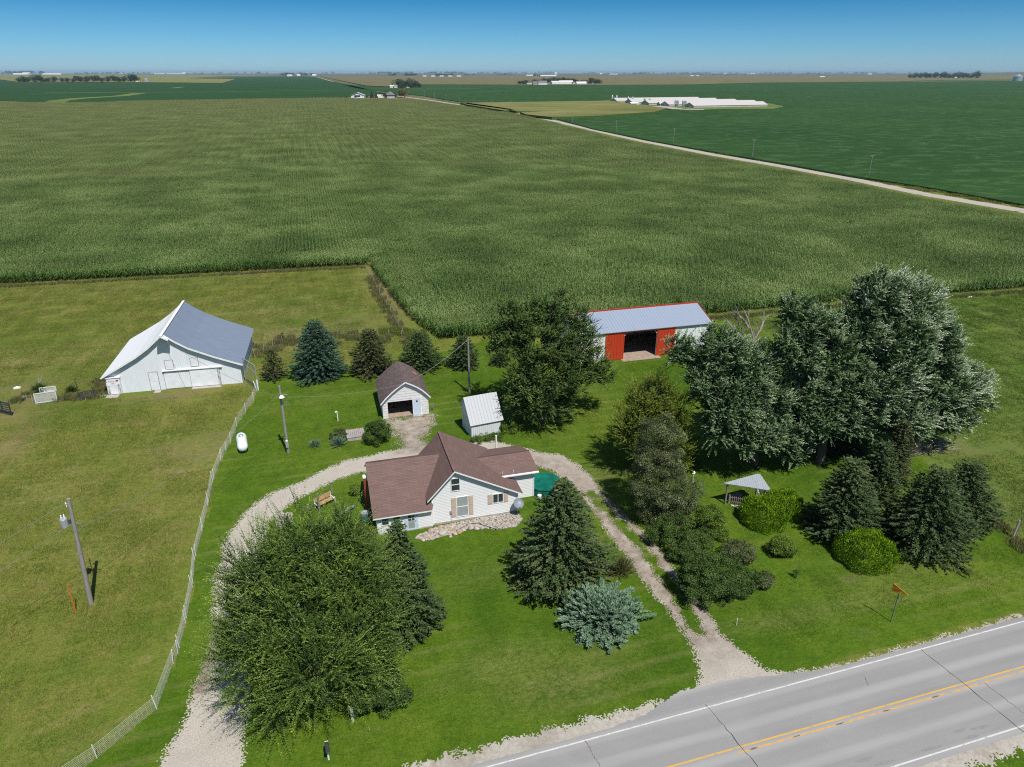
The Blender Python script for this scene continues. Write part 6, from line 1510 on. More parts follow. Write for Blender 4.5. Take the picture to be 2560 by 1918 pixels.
scatter('lawn_grass', [grasspatch(2.3, 260, 40 + k, .075, .014, 3, 1.0, clump=.06) for k in range(4)], lawnp, [M['blade_lawn']], 'short mown grass over the lawn', 'quarter', .7, 1.4, seed=31)
# tall dry weeds: strip beside the corn, fence line behind the spruces, along the barn, right hand fence
def along(pl, step, wob):
    out = []
    for (ax, ay), (bx, by) in zip(pl[:-1], pl[1:]):
        L_ = math.hypot(bx - ax, by - ay)
        for k in range(max(1, int(L_ / step))): u = (k + .5) * step / L_; out.append((ax + (bx - ax) * u + random.uniform(-wob, wob), ay + (by - ay) * u + random.uniform(-wob, wob), 0))
    return out
weeds = along(PX((1015, 842), (960, 765), (925, 690)), 1.0, .7) + along(PX((620, 900), (700, 852), (860, 842), (1010, 850)), .8, 1.6) + along(PX((650, 880), (720, 850), (860, 850)), .8, 2.0) + \
    along(PX((2415, 1255), (2470, 1290), (2530, 1345), (2600, 1400)), .7, .5) + along(PX((150, 1000), (190, 996), (262, 990)), .6, .3) + along([(-150, 155.5), (-60, 155), (10, 151.5)], 1.2, .3) + along([(57, 100.6), (91, 101), (130, 99)], 1.2, .5) + along(PX((100, 985), (60, 990), (20, 1010)), .7, .8) + along(PX((240, 950), (260, 970), (262, 985)), .7, .5)
weeds = np.array(weeds); weeds = weeds[seen(weeds)]
scatter('tall_weeds', [grasspatch(1.6, 60, 60 + k, .75, .022, 5, .6, clump=.1, tone=(.2, .95)) for k in range(3)], weeds, [M['weedgreen']], 'tall dry weeds along the fence lines', 'quarter', .6, 1.2, seed=41)
gw = np.array(along(PX((975, 838), (1010, 835)), .6, 1.6) * 3); scatter('green_weeds', [grasspatch(2.2, 120, 80, .7, .04, 5, .5, tone=(.2, .8))], gw, [M['leaf_lime']], 'bright green weed patch at the corn corner', 'quarter', .8, 1.2, seed=51)
# ------------------------------------------------------------------ far fields
def soymat(name, a, b, c, pale, pamt):
    t = NT(name); P = t.pos()
    st = t.noise(t.scale(P, (.7, 1.3, 1)), .10, 6, .75, .6); big = t.noise(P, .008, 3); fine = t.noise(P, .8, 5, .8)
    col = t.ramp(t.math('MULTIPLY_ADD', big, .5, t.math('MULTIPLY', fine, .5)), [(.35, a), (.5, b), (.65, c)])
    col = t.mix(t.ramp(st, [(.50, 0.0), (.60, pamt)]), col, pale)
    return t.done(col, .9, bump=fine, bstr=.7, bdist=.5, spec=.12)
M['soy'] = soymat('soybean_canopy', (.016, .050, .010), (.021, .062, .012), (.029, .078, .015), (.065, .120, .040), .6)
M['soy_far'] = soymat('soybean_canopy_far', (.016, .050, .012), (.021, .060, .014), (.026, .070, .017), (.038, .085, .026), .3)
def cornfar(name, a, b, c):
    t = NT(name); P = t.pos(); f = t.noise(P, .55, 6, .85); g = t.noise(t.scale(P, (.5, 1, 1)), .02, 4, .65)
    col = t.ramp(t.math('MULTIPLY_ADD', g, .7, t.math('MULTIPLY', f, .35)), [(.38, a), (.52, b), (.64, c)])
    return t.done(col, 1.0, bump=f, bstr=.8, bdist=1.0, spec=.03)
M['corn_tan'] = cornfar('tan_corn_far', (.11, .125, .04), (.17, .175, .06), (.22, .21, .085))
M['corn_brown'] = cornfar('brown_corn_far', (.105, .10, .045), (.145, .13, .062), (.17, .16, .075))
M['grass_far'] = cornfar('far_grass_strip', (.09, .13, .035), (.13, .17, .05), (.17, .19, .07))
M['crop_side'] = simple('crop_stems', (.055, .105, .022), .3, .5, .95, bstr=0)
def field(name, poly, z, mat, label, kind='stuff', wall=True):
    m_ = MB(); 
    if sum((b[0] - a[0]) * (b[1] + a[1]) for a, b in zip(poly, poly[1:] + poly[:1])) > 0: poly = poly[::-1]
    m_.face([(x, y, z) for x, y in poly])
    if wall:
        for a, b in zip(poly, poly[1:] + poly[:1]): m_.face([(*a, 0), (*b, 0), (*b, z), (*a, z)], mi=1)
    return tag(m_.build(name, [M[mat], M['crop_side']]), label, None, None, kind)
def PZ(z, *pts): return [G(x, y, z) for x, y in pts]
# right hand soybeans
field('soybean_field', PZ(.8, (3000, 590), (2560, 511), (2314, 467), (2135, 440), (1956, 408), (1777, 378), (1622, 350), (1479, 320.5), (1389, 296), (1500, 287), (1640, 277), (1705, 271), (1930, 267), (1930, 262), (1700, 256), (1530, 253.5), (1165, 256.5), (1100, 247), (1060, 240), (1000, 233), (900, 222), (860, 214), (1060, 212), (1500, 213.5), (1720, 212), (1900, 207.5), (2240, 205), (2560, 202), (3100, 204)), .8, 'soy', 'dark green soybeans filling the right side of the view')
field('farm_pad', PZ(.95, (1505, 252), (1560, 262), (1640, 268), (1716, 276), (1800, 273), (1935, 272), (1960, 266), (1880, 250), (1700, 247), (1540, 249)), .95, 'grass_far', 'short grass round the hog barns', wall=False, kind='structure')
field('corn_block', PZ(2.3, (1150, 257), (1240, 256), (1530, 251.5), (1545, 255), (1600, 262), (1668, 270), (1640, 279), (1500, 289), (1380, 293), (1315, 286), (1300, 280), (1400, 277), (1290, 277), (1180, 262)), 2.3, 'corn_tan', 'tan tasselled corn beside the hog barns')
field('corn_strip', PZ(2.3, (1166, 256.5), (1285, 273.5), (1262, 276.5), (1164, 261)), 2.3, 'corn_tan', 'narrow corn strip along the gravel road')
field('corn_block_brown', PZ(2.4, (880, 190.5), (1200, 189.5), (1560, 190), (1700, 188), (1900, 190.5), (2260, 190), (2400, 191), (2560, 190), (3000, 190), (3000, 199), (2560, 198.5), (2330, 201), (2240, 204), (1900, 206.5), (1720, 211), (1500, 212.5), (1060, 211), (960, 216), (915, 214), (845, 200), (800, 191)), 2.4, 'corn_brown', 'brownish corn running towards the horizon')
field('soybean_field', PZ(.8, (-600, 203), (0, 200), (40, 206), (350, 207), (558, 209), (590, 199), (480, 196), (640, 192), (760, 190.5), (786, 192), (820, 202), (870, 211), (950, 231), (980, 236), (930, 239), (860, 243), (600, 247.5), (250, 254), (130, 256), (0, 251), (-600, 262)), .8, 'soy_far', 'dark green soybeans left of the distant road')
field('corn_tan_field', PZ(2.4, (-600, 186), (0, 186), (500, 187), (720, 188.5), (560, 191), (470, 196), (590, 197.5), (556, 207.5), (330, 205.5), (40, 204), (0, 199), (-600, 201)), 2.4, 'corn_tan', 'tan corn beyond the left soybeans')
# grassed waterways across the left soybeans
def ribbon(name, pts, w, z, mat, label):
    m_ = MB(); P = [np.array(p) for p in pts]
    for a, b in zip(P[:-1], P[1:]):
        d = (b - a) / np.linalg.norm(b - a); n = np.array((-d[1], d[0])) * w / 2; m_.face([(*(a - n), z), (*(b - n), z), (*(b + n), z), (*(a + n), z)])
    return tag(m_.build(name, M[mat]), label, None, None, 'structure')
ribbon('grass_waterway', PZ(.85, (130, 258), (150, 251), (200, 246), (300, 240), (350, 233)), 26, .86, 'grass_far', 'curved grass waterway through the left soybeans')
ribbon('grass_strip', PZ(.85, (110, 231), (300, 232), (600, 229), (880, 225)), 13, .9, 'grass_far', 'straight grass strip through the left soybeans')
ribbon('grass_strip', PZ(.85, (436, 220), (452, 218)), 22, .87, 'grass_far', 'small pale grass patch in the left soybeans')
ribbon('grass_strip', PZ(.85, (-200, 204.5), (45, 205)), 18, .87, 'grass_far', 'pale grass strip at the left edge of the view')
ribbon('grass_strip', PZ(2.45, (930, 221), (1060, 219), (1200, 220)), 14, .88, 'grass_far', 'thin pale strip beyond the right soybeans')
# gravel road on the east side and its verges
RD = [G(*p) for p in ((3000, 625), (2560, 527.5), (2314, 486), (2135, 449), (1956, 416), (1777, 386), (1622, 356), (1479, 325), (1300, 282.5), (1275, 277))] + [(195, 1000), (188, 1150)] + [G(*p) for p in ((1046, 247), (953, 235), (900, 222), (840, 206.5), (790, 192), (765, 188.5))]
ribbon('gravel_road', RD, 6.8, .03, 'gravel2', 'straight pale gravel road between the corn and the soybeans')
V1 = [(x + 7.6, y + .5) for x, y in RD[:9]]
ribbon('road_verge', V1, 9.5, .012, 'pasture', 'grass verge between the gravel road and the soybeans')
ribbon('farm_lane', [G(1272, 279.5), G(1330, 278), G(1400, 277.5)], 7, .04, 'gravel2', 'short gravel lane turning off the road')
ribbon('farm_lane', PZ(.97, (1640, 265), (1700, 273), (1760, 274)), 16, .99, 'gravel2', 'pale gravel yard in front of the hog barns')
vg = np.array(along([(x + 7.2, y) for x, y in RD[:8]], 2.2, 2.6)); vg = vg[seen(vg)]
scatter('verge_weeds', [grasspatch(4, 160, 600 + k, .8, .05, 5, .6, tone=(.2, .9)) for k in range(3)], vg, [M['blade_pasture']], 'tall grass along the gravel road', 'quarter', .6, 1.1, seed=61)

# ------------------------------------------------------------------ far poles
k_names = ['nearest', 'second', 'third', 'fourth', 'fifth', 'sixth', 'seventh', 'eighth', 'ninth', 'tenth', 'eleventh', 'twelfth', 'thirteenth']
fpoles = [((2171, 443), (2180, 387)), ((1880, 395), (1886, 348)), ((1683, 360), (1686, 321)), ((1540, 333), (1542.5, 301)), ((1431, 309), (1431.5, 282)), ((1349, 292), (1350, 268)), ((1277, 275), (1277, 253)), ((1229, 271), (1229, 252)), ((1185, 257), (1185, 245)), ((1148, 260), (1147, 242)), ((1115, 255), (1115, 238)), ((1086.5, 251), (1086, 231)), ((1061, 245), (1060, 226))]
protop = None
for i, (b_, t_) in enumerate(fpoles):
    g_ = G(*b_); h = min(13, hgt(*t_, *g_))
    if protop is None:
        protop = thing('line_pole', '', 'utility pole', (*g_, 0)); 
        m_ = MB(); m_.tube([(0, 0, 0), (0, 0, 11.5)], [.2, .15], 8); m_.build('pole', M['pole'], protop)
        m_ = MB(); m_.beam((-1.5, 0, 11.1), (1.5, 0, 11.1), .16); m_.beam((0, 0, 10.3), (1.1, 0, 11.0), .07); m_.beam((0, 0, 10.3), (-1.1, 0, 11.0), .07); m_.build('crossarm', M['pole'], protop)
        o = protop
    else: o = copy_tree(protop)
    o.location = (*g_, 0); s_ = h / 11.5; o.scale = (s_, s_, s_); o.rotation_euler = (0, 0, R(4 * math.sin(i * 3)))
    o['label'] = k_names[i] + ' crossarm pole from the camera along the gravel road'; o['group'] = 'crossarm poles along the gravel road'
g_ = G(2343, 486)
m_ = MB(); m_.tube([(0, 0, 0), (0, 0, 1.4)], .07, 6); o = m_.build('road_marker', M['metal']); o.location = (*g_, 0); tag(o, 'short grey marker post at the edge of the gravel road', 'marker')

# ------------------------------------------------------------------ far buildings
def gablehouse(name, label, cat, loc, L, D, ez, rz_, rot=0.0, wall='far_wall', roof='white_roof', axis='x', doors=0, group=None, over=.4, dark=None):
    t0 = thing(name, label, cat, (*loc, 0), rot, group)
    m_ = MB()
    if axis == 'x':
        for xx, f in ((0, 1), (L, -1)):
            pf = [(0, 0), (0, ez), (D / 2, rz_ - .15), (D, ez), (D, 0)]; pf = pf if f > 0 else pf[::-1]; m_.face([(xx, y, z) for y, z in pf])
        m_.face([(0, 0, 0), (L, 0, 0), (L, 0, ez), (0, 0, ez)]); m_.face([(L, D, 0), (0, D, 0), (0, D, ez), (L, D, ez)])
    else: m_.prism([(0, 0), (L, 0), (L, ez), (L / 2, rz_ - .15), (0, ez)], 0, D)
    m_.build('wall', M[wall], t0)
    rf = MB()
    if axis == 'x':
        rf.slab((-over, -over, ez - .05), (L + over, -over, ez - .05), (L + over, D / 2, rz_), (-over, D / 2, rz_), .12, edge=0); rf.slab((L + over, D + over, ez - .05), (-over, D + over, ez - .05), (-over, D / 2, rz_), (L + over, D / 2, rz_), .12, edge=0)
    else:
        rf.slab((-over, D + over, ez - .05), (-over, -over, ez - .05), (L / 2, -over, rz_), (L / 2, D + over, rz_), .12, edge=0); rf.slab((L + over, -over, ez - .05), (L + over, D + over, ez - .05), (L / 2, D + over, rz_), (L / 2, -over, rz_), .12, edge=0)
    rf.build('roof', M[roof], t0)
    for k in range(doors):
        m_ = MB(); x0_ = L * (k + .5) / doors - L * .06 - .5; m_.box(x0_, x0_ + min(L * .12, 4) + 1, -.08, -.01, 0, ez * .75); m_.build('door', M['dark'], t0)
    return t0
def feedbin(loc, r, h, label, group, proto=[None]):
    if proto[0] is None:
        t0 = thing('feed_bin', label, 'feed bin', (*loc, 0), 0, group)
        m_ = MB(); m_.lathe([(.1, .9), (1.0, 2.4), (1.0, 6.0), (.25, 7.0), (0, 7.05)], 14); m_.build('tank', M['galv'], t0)
        for a in range(4): m_ = MB(); c_, s_ = math.cos(a * 1.57 + .78) * .95, math.sin(a * 1.57 + .78) * .95; m_.tube([(c_, s_, 0), (c_, s_, 2.6)], .07, 5); m_.build('leg', M['galv'], t0)
        proto[0] = t0; o = t0
    else: o = copy_tree(proto[0])
    o.location = (*loc, 0); o.scale = (r, r, h / 7.05); o['label'] = label; return o
A1 = G(1734, 271.5); B1 = G(1918, 268.2); Lh = math.hypot(B1[0] - A1[0], B1[1] - A1[1]); ah = math.atan2(B1[1] - A1[1], B1[0] - A1[0]); M['hog_wall'] = simple('grey_hog_barn_wall', (.42, .42, .41), .15, .3, .8)
hog = [(1734, 271.5, 'nearest'), (1672, 268.0, 'second nearest'), (1622, 264.5, 'third nearest'), (1580, 261.0, 'fourth nearest'), (1542, 258.0, 'farthest')]
ends = [(1918, 268.2), (1853, 262), (1800, 258), (1752, 255), (1706, 252.5)]
for (x, y, nm), e in zip(hog, ends):
    a_ = G(x, y); b_ = G(*e); L_ = min(math.hypot(b_[0] - a_[0], b_[1] - a_[1]), Lh * 1.3)
    hb = gablehouse('hog_barn', nm + ' of the five long low hog barns', 'barn', a_, L_, 19, 3.0, 6.3, ah, 'hog_wall', 'hog_roof', group='long hog barns beyond the corn')
    m_ = MB(); m_.box(-.35, -.02, 7.0, 9.5, 0, 2.6); m_.build('door', M['far_wall'], hb)
for x, y, nm in ((1530, 256.5, 'leftmost feed bin of the left pair'), (1541, 257, 'second feed bin from the left'), (1570, 258.5, 'third feed bin from the left'), (1581, 259, 'fourth feed bin from the left'), (1611, 262, 'fifth feed bin from the left'), (1623.5, 262.5, 'sixth feed bin from the left'),
                 (1688, 267.5, 'left bin of the four near the nearest hog barn'), (1693.5, 268, 'second bin of the four near the nearest hog barn'), (1707, 268.5, 'third bin of the four near the nearest hog barn'), (1713, 269, 'right bin of the four near the nearest hog barn')):
    feedbin(G(x, y), 1.35, 8.5 if y > 258 else 9.5, nm, 'feed bins beside the hog barns')
gablehouse('service_shed', 'small white service shed left of the hog barns', 'shed', G(1578, 264.8), 11, 7, 2.8, 4.2, ah)
gablehouse('service_shed', 'small grey gabled shed between two hog barns', 'shed', G(1650, 266.5), 8, 8, 3, 5.2, ah, 'hog_wall', 'hog_roof')
gablehouse('service_shed', 'low white shed behind the leftmost feed bins', 'shed', G(1595, 258.2), 12, 6, 2.4, 3.2, ah)

# far trees: one crown shape mesh per kind, copied
M['far_leaf'] = leafmat('distant_leaves', [(.0, (.022, .045, .018)), (.5, (.040, .075, .028)), (1.0, (.075, .115, .045))], .15, .02)
M['far_leaf_y'] = leafmat('distant_autumn_leaves', [(.0, (.08, .09, .03)), (.5, (.15, .14, .05)), (1.0, (.24, .2, .09))], .15, .02)
def crownmesh(seed, n=900, kind='round'):
    rg = np.random.default_rng(seed); C = []
    if kind == 'round':
        cs = norm(rg.normal(0, 1, (9, 3))) * rg.uniform(.2, .5, (9, 1)); cs[:, 2] = cs[:, 2] * .7 + .62; rr_ = rg.uniform(.28, .45, 9)
        k = rg.integers(0, 9, n); d = norm(rg.normal(0, 1, (n, 3))); p = cs[k] + d * rr_[k][:, None] * rg.uniform(.75, 1, (n, 1)); p[:, 2] = np.maximum(p[:, 2], .08)
    else:
        z = rg.uniform(.05, 1.0, n); a = rg.uniform(0, 6.28, n); r = (1.02 - z) * .42 * rg.uniform(.7, 1.05, n); p = np.stack([np.cos(a) * r, np.sin(a) * r, z], 1); d = np.stack([np.cos(a), np.sin(a), np.full(n, .4)], 1)
    V = leaves(p, rg.normal(0, 1, (n, 3)), norm(d + rg.normal(0, .5, (n, 3))), rg.uniform(.07, .14, n), rg.uniform(.05, .10, n))
    return V, np.clip(rg.normal(.45, .2, n), 0, 1)
protos = {}
def fartree(px, py, hpx, label, group, kind='round', wide=1.0, mat='far_leaf', seed=None, name='tree'):
    g_ = G(px, py); d_ = mpp(*g_); h = hpx * d_
    key = (kind, mat, (seed if seed is not None else int(px)) % 4)
    if key not in protos:
        V, T = crownmesh(1000 + key[2] + (50 if kind != 'round' else 0), 900, kind)
        t0 = thing(name, label, 'tree', (*g_, 0)); quadmesh('crown', V, T, M[mat], t0)
        m_ = MB(); m_.tube([(0, 0, 0), (0, 0, .6)], [.04, .02], 5); m_.build('trunk', M['bark'], t0); protos[key] = t0; o = t0
    else: o = copy_tree(protos[key])
    o.location = (*g_, 0); o.scale = (h * wide, h * wide, h); o.rotation_euler = (0, 0, (px * 1.7) % 6.28); o['label'] = label; o['category'] = 'tree'
    if group: o['group'] = group
    return o
ordn = ['first', 'second', 'third', 'fourth', 'fifth', 'sixth', 'seventh', 'eighth', 'ninth', 'tenth', 'eleventh', 'twelfth', 'thirteenth', 'fourteenth', 'fifteenth', 'sixteenth', 'seventeenth', 'eighteenth', 'nineteenth', 'twentieth', 'twenty first', 'twenty second', 'twenty third', 'twenty fourth']
# left tree row
row = [(48, 9), (60, 13), (72, 10), (87, 14), (102, 15), (112, 8), (122, 9), (134, 12), (156, 9), (170, 9), (182, 8), (193, 12), (206, 12), (220, 13), (233, 12), (245, 13), (257, 9), (272, 12), (285, 13), (298, 12), (312, 12), (326, 16), (337, 15)]
for i, (x, h) in enumerate(row): fartree(x, 206.3 + .5 * math.sin(i * 2.1), h + 1, ordn[i] + ' tree from the left in the distant tree row', 'distant tree row at left', wide=1.25)
gablehouse('far_shed', 'white shed at the right end of the distant left tree row', 'shed', G(340, 206.4), 14, 10, 4, 7, 0.1)
def bin_(px, py, wpx, hpx, label, cap='galv'):
    g_ = G(px, py); m = mpp(*g_); r, h = wpx * m / 2, hpx * m; t0 = thing('grain_bin', label, 'grain bin', (*g_, 0))
    m_ = MB(); m_.lathe([(r, 0), (r, h * .68)], 20); m_.build('wall', M['galv'], t0); m_ = MB(); m_.lathe([(r * 1.04, h * .66), (r * .15, h), (0, h)], 20); m_.build('roof', M['metal'], t0); return t0
bin_(366, 206.2, 13, 10, 'grey grain bin right of the distant left tree row')
bin_(2543, 203, 21, 16, 'larger grey grain bin at the right edge near the horizon'); bin_(2566, 203, 21, 13, 'smaller grey grain bin cut by the right edge')
# right tree belt
row = [(2275, 9), (2288, 12), (2300, 12), (2312, 13), (2326, 11), (2338, 13), (2350, 11), (2360, 14), (2372, 9), (2384, 11), (2396, 14), (2406, 12), (2417, 10), (2428, 9), (2439, 15)]
for i, (x, h) in enumerate(row): fartree(x, 196.3, h, ordn[i] + ' tree from the left in the tree belt right of centre on the horizon', 'tree belt near the right horizon', wide=1.2)
gablehouse('far_house', 'white house among the tree belt near the right horizon', 'house', G(2386, 195.6), 22, 16, 9, 17, 0)
# farmstead behind the corn
gablehouse('far_barn', 'white barn with dark hay door at the distant farm behind the corn', 'barn', G(878, 249.5), 20, 16, 6.2, 10.2, R(-8), doors=0, axis='y', over=1.0)
o = gablehouse('red_roof_shed', 'small red roofed shed in front of the distant white barn', 'shed', G(884, 251.0), 7, 5, 2.2, 4.4, 0, 'far_wall', 'roof_red' if 'roof_red' in M else 'far_roof', axis='y')
for ch in o.children:
    if ch.name.startswith('roof'): ch.data.materials[0] = simple('distant_red_roof', (.22, .07, .05), .2, 1, .9)
m_ = MB(); g_ = G(888, 249.6); m_.box(0, 9.0, -.6, -.3, 4.6, 6.3); o = m_.build('hay_door', M['dark'], bpy.data.objects['far_barn']); o.location = (5.0, 0, 0)
gablehouse('far_shed', 'long white shed between the dark trees at the distant farm', 'shed', G(944, 244.5), 11.5, 8, 3.2, 4.6, 0)
def hiphouse():
    g_ = G(968, 246.2); t0 = thing('far_house', 'grey square house with hip roof at the distant farm', 'house', (*g_, 0)); m = mpp(*g_)
    m_ = MB(); m_.box(0, 12, 0, 12, 0, 5.6); m_.build('wall', M['far_grey'], t0); m_ = MB(); c_ = (6, 6, 10.4); q = [(-1.4, -1.4, 5.4), (13.4, -1.4, 5.4), (13.4, 13.4, 5.4), (-1.4, 13.4, 5.4)]
    for i in range(4): m_.face([q[i], q[(i + 1) % 4], c_])
    m_.build('roof', M['far_roof'], t0)
hiphouse()
for i, (x, y, h, kd, mt, lb) in enumerate([(930, 245.5, 15, 'cone', 'far_leaf', 'tall pointed evergreen at the distant farm'), (941, 245, 11, 'cone', 'far_leaf', 'pointed evergreen left of the white shed at the distant farm'), (953, 240, 8, 'round', 'far_leaf', 'small round tree behind the distant white shed'), (963, 245.5, 12, 'round', 'far_leaf', 'dark tree touching the grey hip roof house'), (987, 244.5, 11, 'round', 'far_leaf', 'tree right of the grey hip roof house'), (1003, 243.5, 14, 'round', 'far_leaf', 'bushy green tree left of the golden one'), (1011, 244.5, 20, 'round', 'far_leaf_y', 'golden brown tree at the distant farm'),
    (866, 247.5, 5, 'round', 'far_leaf', 'low bush left of the distant white barn'), (902, 247, 5, 'round', 'far_leaf', 'low bush right of the distant white barn'), (918, 245.5, 5, 'round', 'far_leaf', 'low hedge bush beside the pointed evergreen'),
    (995, 221, 20, 'round', 'far_leaf', 'large tree right of the open shed at the second farm'), (1010, 221.5, 15, 'round', 'far_leaf', 'middle tree at the second distant farm'), (1026, 221.5, 21, 'round', 'far_leaf', 'tallest round tree at the second distant farm'), (1040, 221, 15, 'round', 'far_leaf', 'tree right of the tallest at the second farm'), (1047, 221, 11, 'round', 'far_leaf', 'rightmost low tree at the second farm'), (1003, 222.5, 10, 'round', 'far_leaf', 'low tree before the second farm house')]):
    fartree(x, y, h, lb, None, kd, 1.15 if kd == 'round' else 1.0, mt, i)
gablehouse('far_shed', 'open fronted pale shed at the second distant farm', 'shed', G(975, 220.5), 20, 14, 5, 7, 0, doors=1)
gablehouse('far_house', 'grey house hidden among trees at the second distant farm', 'house', G(1012, 221), 14, 12, 5, 9, 0, 'far_grey', 'far_roof')
# third farmstead
for i, (x, y, h) in enumerate([(1298, 212, 7), (1308, 212, 8), (1318, 211, 8), (1336, 210, 9), (1346, 210, 8), (1360, 208, 10), (1372, 208, 10), (1384, 207, 11), (1396, 207, 10), (1408, 207, 11), (1420, 209, 11), (1430, 209, 10), (1441, 210, 8), (1456, 209, 7), (1466, 209, 7), (1477, 211, 12), (1487, 212, 11), (1496, 211, 10)]):
    fartree(x, y, h + 1, ordn[i] + ' tree from the left in the grove of the third farm', 'trees of the third distant farm', wide=1.3)
for x, y, L_, D_, e_, r_, w_, rf_, lb in ((1318, 213.3, 22, 14, 5, 7, 'far_grey', 'hog_roof', 'low pale shed at the left of the third farm'), (1333, 213.8, 20, 14, 5, 12, 'far_grey', 'far_roof', 'brown roofed barn at the third farm'), (1346, 213.8, 30, 18, 7, 14, 'far_wall', 'far_roof', 'large brown roofed barn at the third farm'), (1380, 212.2, 70, 22, 9, 12, 'far_wall', 'white_roof', 'bright white long shed at the third farm'), (1400, 210.6, 50, 20, 8, 12, 'far_wall', 'white_roof', 'white shed behind the bright one at the third farm'), (1432, 211.6, 18, 14, 5, 8, 'far_wall', 'far_roof', 'small white house at the third farm'), (1442, 212.5, 34, 16, 6, 10, 'far_wall', 'white_roof', 'white gabled shed at the third farm'), (1455, 211.0, 65, 18, 6, 11, 'far_wall', 'far_roof', 'long dark roofed shed at the third farm')):
    gablehouse('far_shed', lb, 'shed', G(x, y), L_, D_, e_, r_, 0, w_, rf_)
# left horizon poultry sheds
for x, y, x2, h, lb in ((33, 187.6, 70, 4, 'long pale shed near the left horizon'), (56, 186, 74, 4.5, 'white shed behind the long pale one at left'), (106, 187.3, 152, 3.4, 'longest white shed near the left horizon'), (385, 185.8, 462, 1.6, 'very long pale shed on the left horizon'),
                        (1057, 192.3, 1066, 2.8, 'leftmost of the five white sheds in the brown corn'), (1078, 192.3, 1088, 2.8, 'second of the five white sheds in the brown corn'), (1099, 192.3, 1109, 2.8, 'third of the five white sheds in the brown corn'), (1121, 192.3, 1131, 2.8, 'fourth of the five white sheds in the brown corn'), (1142, 192.3, 1153, 2.8, 'rightmost of the five white sheds in the brown corn'),
                        (1316, 190.3, 1332, 2.8, 'shorter white shed left of the dark row of trees on the horizon'), (1351, 191.3, 1391, 3.2, 'long bright white shed at the centre horizon'), (1524, 186.5, 1545, 2, 'white shed right of the grain elevator on the horizon'), (1500, 186, 1505, 2.5, 'small white shed right of the grain elevator'),
                        (718, 191, 730, 4, 'white barn near the end of the distant road'), (742, 190.5, 750, 4, 'white house near the end of the distant road'), (780, 190, 790, 4, 'pale farmhouse right of the distant road end'), (1726, 191, 1734, 2, 'left of two tiny white sheds right of centre'), (1741, 191, 1748, 2, 'right of two tiny white sheds right of centre'), (2050, 193.5, 2062, 2.5, 'tiny white shed left of the right tree belt'), (2170, 186.5, 2180, 2, 'tiny white shed on the right horizon'), (1810, 185.5, 1816, 1.5, 'tiny pale house on the horizon right of centre'), (1868, 185.5, 1888, 1.5, 'pale sheds on the horizon right of centre'), (295, 183.5, 307, 2, 'small white shed on the left horizon'), (455, 181.5, 465, 3, 'white building poking above the left horizon trees')):
    a_ = G(x, y if y > 184.5 else 184.6); b_ = G(x2, y if y > 184.5 else 184.6); m = mpp(*a_); L_ = math.hypot(b_[0] - a_[0], b_[1] - a_[1]); hh_ = h * m
    gablehouse('far_shed', lb, 'shed', a_, L_, min(L_, hh_ * 1.5), hh_ * .6, hh_, math.atan2(b_[1] - a_[1], b_[0] - a_[0]), 'far_wall', 'white_roof', over=.2)
for i, (x, y, h) in enumerate([(1335, 190.5, 5), (1338, 190.5, 6), (1344, 190.5, 5), (1350, 191, 6)]): fartree(x, y, h, ordn[i] + ' dark tree between the two white sheds at the centre horizon', 'dark trees by the centre horizon sheds', 'cone')
# grain elevator
g_ = G(1388, 186.6); m = mpp(*g_); el = thing('grain_elevator', 'white grain elevator rising above the centre horizon', 'grain elevator', (*g_, 0))
for k_, (dx, r, h, mt) in enumerate(((-6, .9, 5.0, 'far_grey'), (-3.6, .9, 7.2, 'far_grey'), (-.5, 2.0, 6.0, 'far_wall'), (2.6, 1.6, 5.2, 'far_wall'), (5.6, 1.3, 6.2, 'far_grey'))):
    m_ = MB(); m_.lathe([(r * m, 0), (r * m, h * m * .85), (r * m * .3, h * m), (0, h * m)], 14, (dx * m, 0)); m_.build('silo', M[mt], el)
m_ = MB(); m_.box(-1 * m, .2 * m, -1, 1, 6 * m, 8.6 * m); m_.build('head_house', M['far_grey'], el)
# horizon woods: soft masses
M['far_wood'] = leafmat('distant_wood_leaves', [(.0, (.018, .04, .022)), (.5, (.032, .062, .034)), (1.0, (.055, .09, .045))], .1, .0)
def woodline(name, pxs, py, hmin, hmax, n, label, seed):
    rg = np.random.default_rng(seed); Vs, Ts = [], []
    base, tn = crownmesh(2000 + seed, 260)
    for k in range(n):
        x = rg.uniform(*pxs); 
        if vnoise(np.array([x * .035 + seed * 3]), np.array([seed * 7.7]))[0] < .42: continue
        g_ = G(x, py + rg.uniform(-.25, .25)); m = mpp(*g_); h = rg.uniform(hmin, hmax) * m; w_ = h * rg.uniform(.9, 2.4)
        Vs.append(base * np.array((w_, w_, h)) + np.array((*g_, 0))); Ts.append(tn)
    V = np.concatenate(Vs); return tag(quadmesh(name, V, np.concatenate(Ts), M['far_wood']), label, None, None, 'stuff')
woodline('horizon_wood', (-60, 2620), 184.4, 2.0, 4.5, 420, 'hazy woods along the horizon', 1)
woodline('horizon_wood', (-60, 2620), 185.6, 2.0, 4.2, 260, 'woods just before the horizon', 2)
woodline('near_wood', (970, 1040), 190.0, 4, 6, 30, 'dark wood left of the five white sheds', 5)
woodline('near_wood', (1088, 1135), 190.2, 3, 5, 26, 'dark wood behind the five white sheds', 6)
woodline('near_wood', (0, 110), 184.8, 4, 7, 50, 'woods on the left horizon', 7)
woodline('near_wood', (700, 790), 189.2, 3.5, 7, 36, 'grove near the end of the distant road', 8)
woodline('near_wood', (1160, 1290), 188.2, 2, 3.6, 24, 'scattered groves at the centre horizon', 9)
woodline('near_wood', (1700, 2060), 188.2, 1.5, 3, 40, 'scattered groves right of centre', 10)
woodline('near_wood', (940, 1160), 184.6, 3, 5, 70, 'hazy wood above the brown corn', 11)
